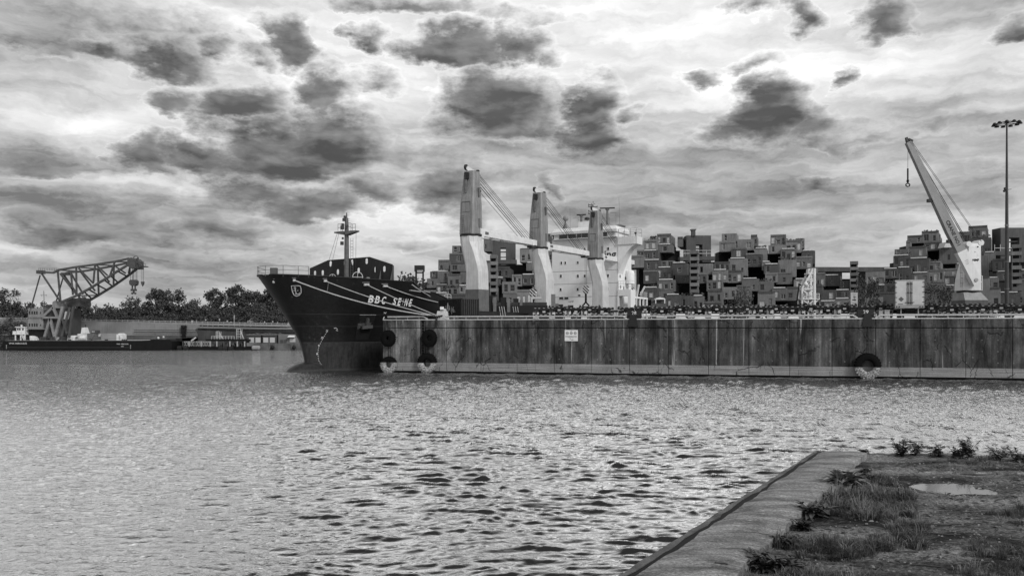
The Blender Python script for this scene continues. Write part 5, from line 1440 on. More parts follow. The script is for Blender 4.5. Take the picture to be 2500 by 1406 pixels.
cpoly('emblem_stem', [(ex + .32, ez - .62), (ex + .2, ez - .62), (ex - .16, ez - .28), (ex - .05, ez - .25)]); cpoly('emblem_stem', [(ex - .32, ez - .62), (ex - .2, ez - .62), (ex + .02, ez - .4), (ex - .06, ez - .36)])
text_mesh('container_lettering', '(6.', .95, K(2.25, -.03, .95), -cdir, (0, 0, 1), pale, cont, .006)
text_mesh('container_lettering', 'olaSUTNBUBe', .5, K(3.5, -.03, .22), -cdir, (0, 0, 1), pale, cont, .006)
# white gantry frame standing behind the container
gf = MB(); c = at(1093, 729, 104)
w_ = .42
gf.path([Vector((c.x - w_, 104, QTOP)), Vector((c.x - w_, 104, pz(721, 104))), Vector((c.x - w_ * .6, 104, pz(718.6, 104))), Vector((c.x + w_ * .6, 104, pz(718.6, 104))), Vector((c.x + w_, 104, pz(721, 104))), Vector((c.x + w_, 104, QTOP))], .05, 6)
gf.tube((c.x, 104, QTOP), (c.x, 104, pz(719, 104)), .04, n=6); gf.tube((c.x - w_, 104, pz(725.5, 104)), (c.x + w_, 104, pz(725.5, 104)), .04, n=6)
solo(gf, 'hoop_frame', wr, 'white hooped pipe frame showing above the dark container', 'frame')

# parked container chassis, seen from behind
cb = mat('chassis_black', .012, .5, .4, 3.0); tape = mat('reflective_tape', .42, .4); flap_w = mat('mudflap_white', .62, .6, .2, 3.0); flap_g = mat('mudflap_grey', .42, .6, .2, 3.0)
tyre_b = mat('tyre_black', .014, .8); plate_w = mat('number_plate', .45, .5); pipe_g = mat('chassis_grey', .07, .5)
def make_chassis(kind):
    """local axes: x across, y away from the viewer, z up, origin on the deck"""
    t = thing('container_chassis', 'x', 'trailer', (0, 0, 0), 'container chassis parked along the quay')
    wd = 2.5
    def p(name, m, fn, parent=t):
        q = MB(); fn(q); return q.build(name, m, parent)
    p('rear_bolster', cb, lambda q: q.bb(-wd / 2, wd / 2, 0, .25, 1.12, 1.36))
    fr = p('main_frame', cb, lambda q: (q.bb(-.55, -.4, .25, 11, .95, 1.25), q.bb(.4, .55, .25, 11, .95, 1.25), [q.bb(-.55, .55, y, y + .12, .98, 1.2) for y in (2, 4.5, 7, 9.5)], q.bb(-wd / 2, wd / 2, 10.8, 11, 1.05, 1.3)))
    for k, (a, b) in enumerate(((-1.05, -.85), (-.62, -.42), (-.1, .1), (.42, .62), (.85, 1.05))):
        p('reflector', tape, lambda q: q.bb(a, b, -.012, 0, 1.28, 1.33), t)
    p('bumper', cb, lambda q: (q.bb(-1.15, 1.15, .02, .14, .48, .64), q.bb(-.9, -.8, .02, .14, .64, 1.12), q.bb(.8, .9, .02, .14, .64, 1.12)))
    for a in (-.95, -.45, .05, .55):
        p('bumper_tape', tape, lambda q: q.bb(a, a + .26, .004, .02, .55, .61))
    for sx in (-1, 1):
        ax = p('dual_wheel', tyre_b, lambda q: [q.lathe([(.26, -.13), (.48, -.13), (.5, -.08), (.5, .08), (.48, .13), (.26, .13)], (sx * xx, .95, .5), 'X', 20) for xx in (.72, 1.04)])
        p('hub', pipe_g, lambda q: q.lathe([(.0, sx * .12), (.16, sx * .12), (.26, sx * .02), (.27, 0)], (sx * 1.06, .95, .5), 'X', 12), ax)
        p('dual_wheel', tyre_b, lambda q: [q.lathe([(.26, -.13), (.48, -.13), (.5, -.08), (.5, .08), (.48, .13), (.26, .13)], (sx * xx, 2.2, .5), 'X', 20) for xx in (.72, 1.04)])
        fm_ = flap_w if kind in (0, 2) else flap_g
        h0 = (.22, .30, .12, .30)[kind]; h1 = (.86, .72, 1.0, .74)[kind]
        fl = p('mudflap', fm_, lambda q: q.bb(sx * .56, sx * 1.22, .16, .18, h0, h1))
        if kind in (0, 3): p('flap_stripe', cb, lambda q: q.bb(sx * .66, sx * 1.12, .15, .159, h0 + .14, h0 + .24), fl)
        p('tail_lamp', pipe_g, lambda q: q.lathe([(.0, 0), (.07, 0), (.08, .04)], (sx * .92, .0, .98), 'Y', 10))
        p('tail_lamp', pipe_g, lambda q: q.lathe([(.0, 0), (.07, 0), (.08, .04)], (sx * .74, .0, .98), 'Y', 10))
        p('hanger', pipe_g, lambda q: q.bb(sx * 1.12, sx * 1.16, .26, .3, .95, 1.2))
    p('number_plate', plate_w, lambda q: q.bb(-.16, .16, -.01, .0, .82, 1.0))
    if kind in (1, 2): p('twist_lock', pipe_g, lambda q: q.bb(-1.2, -1.0, .02, .2, 1.36, 1.48)); p('twist_lock', pipe_g, lambda q: q.bb(1.0, 1.2, .02, .2, 1.36, 1.48))
    if kind in (0, 3): p('air_line', pipe_g, lambda q: (q.path([Vector((-.9, .3, 1.1)), Vector((-.5, .3, .85)), Vector((0, .3, 1.0)), Vector((.5, .3, .8))], .025, 5)))
    return t
protos = [make_chassis(k) for k in range(4)]
CH_SPOTS = [(1328, 0, 'leftmost chassis on the quay with pale low mudflaps'), (1406, 2, 'chassis with wide white mudflaps in front of the ship superstructure'), (1470, 3, 'chassis right of the one with wide white mudflaps, below the striped hook'),
            (1536, 1, 'chassis directly behind the mooring bitt numbered 28'), (1616, 1, 'chassis between the 28 bitt and the pair with white lettered flaps'), (1708, 0, 'chassis with two pale flaps below the two white boards'),
            (1785, 3, 'chassis in front of the light leafy bush'), (1858, 2, 'chassis with white mudflaps right of the leafy bush'), (1935, 0, 'chassis just left of the white lattice tower'), (2022, 2, 'chassis just right of the white lattice tower'),
            (2105, 1, 'chassis behind the mooring bitt numbered 29'), (2324, 3, 'chassis right of the white box trailer'), (2400, 0, 'chassis below the white crane with raised jib'), (2490, 1, 'rightmost chassis, cut by the right border')]
used_p = set()
rnd = random.Random(12)
for x, kd, lab in CH_SPOTS:
    o = protos[kd] if kd not in used_p else copy_tree(protos[kd])
    used_p.add(kd)
    s = q_at(x); c = qp(s, 0, -5.0); D = c.y
    o.location = (px(x, D), D, QTOP + .025); o.rotation_euler = (0, 0, -math.atan2(px(x, D), D) * .92 - R(rnd.uniform(0, 6)))
    o['label'] = lab; o['category'] = 'trailer'; o['group'] = 'container chassis parked along the quay'
# second row, stacked deeper in the yard
for x, lab in ((1365, 'far chassis showing between the two leftmost near ones'), (1440, 'far chassis in the gap left of the hook'), (1575, 'far chassis in the gap right of the 28 bitt'), (1660, 'far chassis left of the two white boards'), (1750, 'far chassis in the gap left of the leafy bush'), (1825, 'far chassis in the gap right of the leafy bush'),
               (1895, 'far chassis in the gap left of the lattice tower'), (1980, 'far chassis behind the foot of the lattice tower'), (2062, 'far chassis below the arrow sign'), (2150, 'far chassis left of the white box trailer'), (2275, 'far chassis in the gap right of the white box trailer'), (2362, 'far chassis left of the raised crane'), (2445, 'far chassis left of the tall lamp mast')):
    o = copy_tree(protos[rnd.choice((1, 3))]); s = q_at(x); D = qp(s, 0, -11).y
    o.location = (px(x, D), D, QTOP + .025 + .32); o.rotation_euler = (0, 0, -math.atan2(px(x, D), D) * .92 - R(rnd.uniform(0, 6)))
    o['label'] = lab
    q = MB(); 
    # sleeper blocks the stacked frame stands on
    for dx in (-.9, .9): q.bb(dx - .2, dx + .2, .7, 2.4, -.322, 0)
    b = q.build('sleeper_blocks', cb, None); b.parent = o
# slanting white slats standing on a chassis
for x, lab in ((1717, 'left of two slanting white ramp boards on a chassis'), (1737, 'right of two slanting white ramp boards on a chassis')):
    D = qp(q_at(x), 0, -5.4).y; q = MB(); a = at(x - 2, 750, D); b = at(x + 2.5, 744, D)
    q.bar((a.x, D, QTOP + 1.40), b, .18, .06); solo(q, 'loading_ramp', wr, lab, 'ramp', 'white loading ramps')

# white box trailer
D = 83.5; tr = thing('box_trailer', 'white box trailer seen from behind with closed doors', 'trailer', (px(2220.5, D), D, QTOP), None, -R(26))
x0, x1 = px(2188.5, D), px(2253, D); zt, zb = pz(683, D), pz(746, D)
tw_ = mat('trailer_white', .60, .5, .12, 1.2, streak=.12); al = mat('trailer_aluminium', .40, .4, .2, 4.0, metal=.3); dkl = mat('trailer_dark', .03, .5)
mb = MB(); mb.bb(x0, x1, D + .06, D + 13, zb, zt - .05); mb.build('box', mat('trailer_side', .4, .5, .1, 1.0), tr)
xm = (x0 + x1) / 2
for a, b in ((x0 + .08, xm - .015), (xm + .015, x1 - .08)):
    mb = MB(); mb.bb(a, b, D, D + .055, zb + .05, zt - .12); dr = mb.build('door', tw_, tr)
    for xx in ((a + b) / 2 + (.42 if a < xm - 1 else -.42), (a + b) / 2 + (.55 if a < xm - 1 else -.55)):
        q = MB(); q.tube((xx, D - .03, zb + .1), (xx, D - .03, zt - .18), .022, n=6)
        for zz in (zb + .3, (zb + zt) / 2, zt - .4): q.bb(xx - .05, xx + .05, D - .05, D, zz - .05, zz + .05)
        q.build('lock_rod', dkl, dr)
    for zz in (zb + .35, zb + .85, zb + 1.35, zb + 1.9, zb + 2.35):
        q = MB(); e = a if a < xm - 1 else b; q.bb(e - .1, e + .1, D - .03, D + .0, zz - .03, zz + .03); q.build('hinge', dkl, dr)
    q = MB(); xx = (a + b) / 2 + (.5 if a < xm - 1 else -.5); q.bar((xx - .3, D - .05, zb + .33), (xx + .3, D - .05, zb + .33), .04); q.build('latch_handle', dkl, dr)
mb = MB(); mb.bb(x0, x1, D + .02, D + .1, zt - .1, zt); mb.bb(x0, x0 + .07, D + .02, D + .1, zb, zt - .1); mb.bb(x1 - .07, x1, D + .02, D + .1, zb, zt - .1); mb.build('door_frame', al, tr)
mb = MB(); mb.bb(x0, x1, D - .01, D + .15, pz(752, D), zb - .002); sl = mb.build('rear_sill', al, tr)
for xx in (x0 + .15, x0 + .4, x1 - .4, x1 - .15):
    q = MB(); q.lathe([(0, 0), (.06, 0), (.065, .03)], (xx, D - .03, pz(749, D)), 'Y', 10); q.build('tail_lamp', dkl, sl)
mb = MB(); cx_, cz_ = px(2202, D), pz(730, D); r_ = .26; mb.prism([(cx_ - r_, D - .006, cz_), (cx_, D - .006, cz_ - r_), (cx_ + r_, D - .006, cz_), (cx_, D - .006, cz_ + r_)], (0, .006, 0)); mb.build('placard', mat('placard_grey', .12, .6), tr)
mb = MB(); mb.bb(px(2195, D), px(2206, D), D - .004, D, pz(743, D), pz(741.5, D)); mb.build('door_lettering', dkl, tr)
mb = MB(); mb.bb(x0 + .1, x1 - .1, D + .2, D + .35, QTOP + .45, QTOP + .6); mb.bb(x0 + .5, x0 + .6, D + .2, D + .35, QTOP + .6, zb - .2); mb.bb(x1 - .6, x1 - .5, D + .2, D + .35, QTOP + .6, zb - .2); mb.build('underride_bar', al, tr)
for sx in (-1, 1):
    for yy in (1.4, 2.7):
        q = MB(); [q.lathe([(.26, -.13), (.48, -.13), (.5, -.08), (.5, .08), (.48, .13), (.26, .13)], (xm + sx * k, D + yy, QTOP + .53), 'X', 18) for k in (.7, 1.02)]; q.build('dual_wheel', tyre_b, tr)
    q = MB(); q.bb(xm + sx * .5, xm + sx * 1.2, D + .8, D + .83, QTOP + .2, QTOP + 1.1); q.build('mudflap', cb, tr)
mb = MB(); mb.bb(xm - .5, xm + .5, D + .3, D + 11, QTOP + .95, zb - .05); mb.build('underframe', cb, tr)

# light cabin boxes between the yard things
for x0_, x1_, y0_, y1_, lab in ((2160, 2172, 758, 772, 'small pale cabinet left of the white box trailer'), (2146, 2155, 759, 772, 'narrow grey cabinet beside the pale cabinet')):
    D = 84.0; q = MB(); q.bb(px(x0_, D), px(x1_, D), D, D + .5, QTOP + .021, pz(y0_, D)); q.bb(px(x0_, D) - .04, px(x1_, D) + .04, D - .04, D + .54, pz(y0_, D), pz(y0_, D) + .06)
    solo(q, 'cabinet', mat('cabinet_pale', .3, .6, .2, 3.0), lab, 'cabinet')

# tall lamp mast
D = 100.0; lmx = px(2458, D)
lt = thing('high_mast_lamp', 'tall lamp mast with a ring of floodlights at the right', 'lamp', (lmx, D, QTOP))
pm_ = mat('mast_steel', .045, .5, .3, 1.0)
mb = MB(); mb.tube((lmx, D, QTOP), (lmx, D, pz(640, D)), .25, .22, 16); mb.tube((lmx, D, pz(640, D)), (lmx, D, pz(470, D)), .22, .16, 16); mb.tube((lmx, D, pz(470, D)), (lmx, D, pz(303, D)), .15, .09, 12); mb.build('pole', pm_, lt)
mb = MB(); mb.tube((lmx, D, pz(706, D)), (lmx, D, pz(704, D)), .27, n=16); mb.tube((lmx, D, pz(553, D)), (lmx, D, pz(548, D)), .22, n=16); mb.tube((lmx, D, pz(640, D)), (lmx, D, pz(638, D)), .26, n=16); mb.build('collar', mat('collar_grey', .15, .5), lt)
mb = MB(); zz = pz(303, D); mb.lathe([(1.05, 0), (1.1, .04), (1.1, .1), (1.05, .1), (1.05, 0)], (lmx, D, zz), n=28)
for k in range(5): a = 2 * math.pi * k / 5; mb.bar((lmx, D, zz + .05), (lmx + 1.05 * math.cos(a), D + 1.05 * math.sin(a), zz + .05), .06)
mb.build('head_ring', pm_, lt)
for k in range(11):
    a = 2 * math.pi * (k + .3) / 11; cx_, cy_ = lmx + 1.4 * math.cos(a), D + 1.4 * math.sin(a)
    q = MB(); q.lathe([(.0, .17), (.12, .17), (.2, .08), (.28, -.1), (.0, -.12)], (cx_, cy_, zz), n=12); q.bar((lmx + 1.05 * math.cos(a), D + 1.05 * math.sin(a), zz + .05), (cx_, cy_, zz + .1), .08); fl_ = q.build('floodlight', mat('flood_black', .015, .5), lt)
q = MB(); q.lathe([(.0, .3), (.16, .26), (.22, .1), (.2, 0)], (lmx, D, zz + .1), n=12); q.build('head_cap', pm_, lt)
q = MB(); q.bar((lmx - .3, D, pz(464, D)), (lmx + .55, D, pz(462, D)), .06); q.lathe([(.0, 0), (.14, -.02), (.16, -.2), (.0, -.3)], (lmx - .3, D, pz(464, D)), n=10); q.bb(lmx - .3, lmx - .1, D - .15, D + .15, pz(463, D), pz(458, D)); q.build('camera_bracket', mat('flood_black', .015, .5), lt)

# white lattice tower
D = 104.0; lw_ = mat('lattice_white', .62, .5, .12, 2.0)
lt2 = thing('lattice_tower', 'white steel lattice tower with a platform in the yard', 'tower', (px(1978, D), D, QTOP))
T = lambda x, y, dy=0.0: Vector((px(x, D), D + dy, pz(y, D)))
gz = 803 + (CZ - QTOP) / D * 2000
for dy in (0, 1.3):
    q = MB(); q.tube(T(1988, gz, dy), T(1988, 655, dy), .19, n=10); q.build('main_leg', lw_, lt2)
    q = MB(); q.path([T(1958, 742, dy), T(1958, 705, dy), T(1979, 668, dy), T(1984, 655, dy)], .12, 8); q.build('raking_leg', lw_, lt2)
    for k, (a, b) in enumerate((((1958, 705), (1988, 705)), ((1958, 729), (1988, 729))) if dy else (((1958, 705), (1988, 705)), ((1958, 729), (1988, 729)), ((1972, 682), (1988, 682)), ((1958, 729), (1988, 707)), ((1988, 729), (1958, 707)), ((1958, 731), (1986, 750)), ((1988, 731), (1970, 748)), ((1962, 700), (1988, 683)), ((1986, 704), (1972, 684)), ((1974, 681), (1984, 660)), ((1973, 668 + 60), (1973, gz)), ((1972, 704), (1975, 684)))):
        q = MB(); q.bar(T(*a, dy), T(*b, dy), .13); q.build('brace', lw_, lt2)
for y in (668, 705, 729):
    for x in (1958 if y > 700 else 1979, 1988):
        q = MB(); q.bar(T(x, y, 0), T(x, y, 1.3), .12); q.build('cross_tie', lw_, lt2)
q = MB(); p = T(1974, 668); q.bb(p.x - .05, p.x + .85, D - .1, D + 1.4, pz(669, D), pz(666, D)); q.build('top_platform', lw_, lt2)
q = MB(); p = T(1981, 660); q.bb(p.x - .3, p.x + .05, D + .2, D + 1.0, pz(666, D), pz(656, D)); q.bb(p.x + .15, p.x + .45, D + .2, D + .9, pz(666, D), pz(656, D)); q.build('sheave_box', lw_, lt2)
q = MB(); a = T(1958, 729); b = T(2000, 729); q.bb(a.x, b.x, D - .2, D + 1.5, pz(731, D), pz(728.5, D)); pl = q.build('platform', lw_, lt2)
q = MB()
for x in (1959, 1968, 1991, 1999): q.bar(T(x, 728.5, -.15), T(x, 716.5, -.15), .06)
for y in (716.8, 721, 725): q.bar(T(1959, y, -.15), T(1999, y, -.15), .05)
q.build('platform_railing', lw_, pl)
q = MB(); q.bar(T(1990, 738), T(1999, 731), .12); q.build('platform_strut', lw_, pl)
q = MB(); c = T(1967, 694); q.lathe([(.0, .3), (.22, .22), (.3, 0), (.2, -.25), (0, -.3)], c, n=12); q.tube(c + Vector((0, 0, -.8)), c, .08, n=6); q.build('beacon', lw_, lt2)
q = MB(); q.bar(T(1955, 694, .6), T(1950, 732, .6), .16); q.bar(T(1953, 692, .6), T(1960, 696, .6), .16); q.bar(T(1948, 733, .6), T(1958, 733, .6), .1); q.build('boom_arm', mat('lamp_black', .02, .5), lt2)
q = MB(); q.path([T(1972, gz, .3), T(1972, 760, .3), T(1978, 755, .3), T(1982, 764, .3), T(1984, gz, .3)], .16, 7); q.bb(px(1971, D), px(1984, D), D + .3, D + 1, QTOP + .02, pz(766, D)); q.build('pump_gear', mat('pump_grey', .3, .5, .5, 6.0), lt2)

# arrow sign
D = 97.0; sgn = thing('arrow_sign', 'tall white sign board with an arrow pointing right in the yard', 'sign', (px(2085, D), D, QTOP))
mb = MB(); mb.bb(px(2077, D), px(2094, D), D, D + .05, pz(749, D), pz(714, D)); mb.build('board', mat('sign_pale', .42, .5, .1, 2.0), sgn)
mb = MB(); mb.bar((px(2082, D), D + .1, QTOP), (px(2082, D), D + .1, pz(716, D)), .09); mb.bar((px(2090, D), D + .1, QTOP), (px(2090, D), D + .1, pz(716, D)), .09); mb.build('post', pm_, sgn)
mb = MB(); zz = pz(732, D); a, b = px(2081, D), px(2090.5, D); h = .07
mb.prism([(a, D - .006, zz - h), (b - .2, D - .006, zz - h), (b - .2, D - .006, zz - h * 2.3), (b, D - .006, zz), (b - .2, D - .006, zz + h * 2.3), (b - .2, D - .006, zz + h), (a, D - .006, zz + h)], (0, .005, 0)); mb.build('arrow', bp, sgn)
mb = MB()
for p0, p1 in (((2084, 727), (2087, 724)), ((2087, 724), (2090, 727)), ((2083, 724.5), (2086, 722.5)), ((2086.5, 726), (2085, 728.5))): mb.bar((px(p0[0], D), D - .004, pz(p0[1], D)), (px(p1[0], D), D - .004, pz(p1[1], D)), .008, .07)
mb.build('pictogram', bp, sgn)
for y, a, b in ((716.5, 2082, 2089), (718.5, 2081, 2090), (721, 2082, 2089), (739, 2081, 2090), (741, 2081, 2091), (743.5, 2080, 2091), (746, 2081, 2090)):
    mb = MB(); mb.bb(px(a, D), px(b, D), D - .004, D - .001, pz(y + .3, D), pz(y - .3, D)); mb.build('printed_line', mat('print_grey', .12, .6), sgn)

# white crane with raised jib
D = 128.0
rc = thing('jib_crane', 'white crane with long raised jib and hanging hook at the right', 'crane', (px(2384, D), D, QTOP))
T = lambda x, y, dy=0.0: Vector((px(x, D), D + dy, pz(y, D)))
def fr_(mb, poly, th, dy=0.0): mb.prism([T(x, y, dy) for x, y in poly], (0, th, 0))
cwh = mat('shore_crane_white', .66, .45, .10, .7, streak=.10); cgy = mat('shore_crane_foot', .09, .6, .25, 1.0, streak=.3)
mb = MB(); loft_ = lambda q, rs: (q.add([p for r in rs for p in r], [(k * 4 + i, k * 4 + (i + 1) % 4, (k + 1) * 4 + (i + 1) % 4, (k + 1) * 4 + i) for k in range(len(rs) - 1) for i in range(4)] + [(3, 2, 1, 0), tuple(range(len(rs) * 4 - 4, len(rs) * 4))]))
loft_(mb, [[T(2356, 776, 0), T(2413, 776, 0), T(2413, 776, 4), T(2356, 776, 4)], [T(2356, 733, 0), T(2413, 733, 0), T(2413, 733, 4), T(2356, 733, 4)]]); mb.build('foot', cgy, rc)
mb = MB(); loft_(mb, [[T(2356, 732.6, 0), T(2413, 732.6, 0), T(2413, 732.6, 4), T(2356, 732.6, 4)], [T(2357, 713, .6), T(2400, 713, .6), T(2400, 713, 3.4), T(2357, 713, 3.4)]]); mb.build('pedestal', mat('pedestal_grey', .24, .5, .2, 1.0, streak=.2), rc)
mb = MB(); mb.lathe([(1.2, 0), (1.62, 0), (1.62, .25), (1.2, .25)], T(2380, 712.5, 2), n=24); mb.build('slewing_ring', mat('ring_black', .02, .5), rc)
mb = MB(); loft_(mb, [[T(2357, 708, .7), T(2402, 708, .7), T(2402, 708, 3.2), T(2357, 708, 3.2)], [T(2359, 680, .7), T(2402, 680, .7), T(2402, 680, 3.2), T(2359, 680, 3.2)], [T(2368, 640, .8), T(2402, 640, .8), T(2402, 640, 3.1), T(2368, 640, 3.1)], [T(2374, 600, .9), T(2403, 600, .9), T(2403, 600, 3.0), T(2374, 600, 3.0)], [T(2376, 592, 1), T(2404, 592, 1), T(2404, 592, 2.9), T(2376, 592, 2.9)]]); hse = mb.build('tower', cwh, rc)
for x, y, r_ in ((2374, 594, .42), (2404, 591, .46)):
    q = MB(); q.tube(T(x, y, .9), T(x, y, 2.9), r_, n=18); q.build('sheave_housing', cwh, hse)
q = MB(); fr_(q, [(2398, 606), (2409, 593), (2404, 586), (2396, 592), (2390, 600)], 1.6, 1.0); q.build('head_bracket', cwh, hse)
for x, y, w2, h2, nm in ((2395, 601, 3, 3, 'port'), (2396, 621, 5, 5, 'panel'), (2388, 614, 1.5, 1.5, 'port')):
    q = MB(); q.bb(px(x - w2 / 2, D), px(x + w2 / 2, D), D + .82, D + .9, pz(y + h2 / 2, D), pz(y - h2 / 2, D)); q.build(nm, blk if nm == 'port' else cwh, hse)
text_mesh('lettering', 'NMF', .52, T(2381, 636.5, .78), (1, 0, 0), (0, 0, 1), bp, hse, .008, bold=.012)
# jib: boxed girder from heel to head
heel, head = T(2378, 684, -.1), T(2216, 348, -.1)
q = MB(); mid = heel.lerp(head, .36)
q.bar(heel, mid, 1.3, .9, 1.55, .9, up=(0, 1, 0)); q.bar(mid, head, 1.55, .9, .8, .7, up=(0, 1, 0))
jb = q.build('jib', mat('jib_greywhite', .24, .5, .12, .7, streak=.1), rc)
q = MB(); q.bar(heel - (head - heel).normalized() * .7, heel + (head - heel).normalized() * 5, 1.3, .95, 1.6, .95, up=(0, 1, 0)); q.build('heel_section', cwh, jb)
q = MB(); q.tube(heel + Vector((0, -.6, 0)), heel + Vector((0, 1.2, 0)), .28, n=14); q.build('heel_pin', mat('pump_grey', .3, .5, .5, 6.0), jb)
jd = (head - heel).normalized(); jn = Vector((jd.z, 0, -jd.x))
q = MB(); q.bar(head, head + Vector((-.3, 0, .75)), .5, .5, .3, .3); q.bar(head + jn * .3, head + jn * .55 + jd * .2, .6, .7); q.build('head_sheave', mat('lamp_black', .02, .5), jb)
for f in (.595, .30):
    q = MB(); c = heel.lerp(head, f) - jn * .95; 
    if c.x > heel.lerp(head, f).x: c = heel.lerp(head, f) + jn * .95
    q.box(c, (.62, .6, .5)); q.bar(c, heel.lerp(head, f), .15); q.build('jib_floodlight', mat('lamp_black', .02, .5), jb)
tn = -jd
text_mesh('lettering', 'CRANE NO1', .78, heel.lerp(head, .43) + Vector((0, -.47, 0)) + (-jd).cross(Vector((0, 1, 0))) * -0.28, tn, Vector((0, 1, 0)).cross(tn) * -1 if (Vector((0, 1, 0)).cross(tn) * -1).z > 0 else Vector((0, 1, 0)).cross(tn), bp, jb, .008, bold=.02)
for k in range(3):
    q = MB(); c = heel.lerp(head, .12 + .012 * k) + Vector((0, -.49, 0)); q.bar(c - jn * .3, c + jn * (.1 + .1 * k), .02, .12, up=(0, 1, 0)); q.build('load_plate_line', mat('print_grey', .12, .6), jb)
for k, (x0_, y0_, f) in enumerate(((2404, 588, 1.0), (2402, 586, .98), (2376, 590, .99), (2374, 590, .96), (2378, 590, .985), (2372, 600, .9))):
    q = MB(); q.tube(T(x0_, y0_, .9 + .25 * k), heel.lerp(head, f) + jn * (-.3 if jn.x < 0 else .3) + Vector((0, .2 * k - .5, 0)), .032 if k != 2 else .055, n=5, caps=False); q.build('luffing_wire', chain_m, rc)
q = MB(); hx_, hz_ = head.x + .0, head.z; top = T(2216, 352, -.1); q.tube(top, T(2215.5, 412, -.1), .03, n=5); q.tube(T(2215.5, 412, -.1), T(2215.5, 440, -.1), .13, n=8)
q.build('hoist_wire', chain_m, rc)
q = MB(); c = T(2215.5, 446, -.1); q.lathe([(.0, .45), (.18, .4), (.2, .1), (.1, 0), (.16, -.15)], c, n=10)
for sg_ in (-1, 1): q.path([c + Vector((0, 0, -.1)), c + Vector((.32 * sg_, 0, -.3)), c + Vector((.26 * sg_, 0, -.55)), c + Vector((0, 0, -.65))], .09, 6)
q.build('hook', blk, rc)
q = MB()
for y in (652, 665, 678, 690):
    q.bar(T(2353, y, 1), T(2359, y, 1), .05)
for x in (2353, 2357): q.bar(T(x, 700, 1), T(x, 650, 1), .05)
q.build('cage_ladder', mat('railing_grey', .22, .6), rc)
q = MB()
for y in (673, 708): q.bar(T(2402, y, .7), T(2405, y, .7), .06)
q.bar(T(2404.5, 708, .7), T(2404.5, 673, .7), .07); q.build('grab_rail', cwh, rc)
# ================================================================== STACKED CONCRETE APARTMENTS
hc = [mat('module_concrete_%d' % k, b, .85, .22, .35, streak=.30, spec=.15) for k, b in enumerate((.145, .09, .205))]
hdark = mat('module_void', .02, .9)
glass_d = mat('window_dark', .014, .15, spec=.5); glass_p = mat('window_blind', .42, .5, .2, 1.0); glass_m = mat('window_curtain', .16, .4, .2, 1.0); frame_m = mat('window_surround', .45, .6)
tube_m = mat('terrace_tube', .5, .35, .25, 2.0)
hr_ = random.Random(21)
def bldg(label, x, D): return thing('apartment_complex', label, 'building', (px(x, D), D, 5.0))
def wall_box(W, Dp, H, wins, th=.32):
    """box whose front (-y) is cut by window openings with real reveals; origin at the front bottom left"""
    xs = sorted({0.0, W} | {w[0] for w in wins} | {w[1] for w in wins}); zs = sorted({0.0, H} | {w[2] for w in wins} | {w[3] for w in wins})
    mb = MB()
    def inside(x, z): return any(a < x < b and c < z < d for a, b, c, d in wins)
    for x0, x1 in zip(xs, xs[1:]):
        for z0, z1 in zip(zs, zs[1:]):
            if not inside((x0 + x1) / 2, (z0 + z1) / 2): mb.add([(x0, 0, z0), (x1, 0, z0), (x1, 0, z1), (x0, 0, z1)], [(0, 1, 2, 3)])
    for a, b, c, d in wins:
        mb.add([(a, 0, c), (b, 0, c), (b, 0, d), (a, 0, d), (a, th, c), (b, th, c), (b, th, d), (a, th, d)], [(0, 4, 5, 1), (1, 5, 6, 2), (2, 6, 7, 3), (3, 7, 4, 0)])
    mb.add([(0, 0, 0), (W, 0, 0), (W, Dp, 0), (0, Dp, 0), (0, 0, H), (W, 0, H), (W, Dp, H), (0, Dp, H)], [(0, 3, 2, 1), (4, 5, 6, 7), (1, 2, 6, 5), (2, 3, 7, 6), (3, 0, 4, 7)])
    return mb
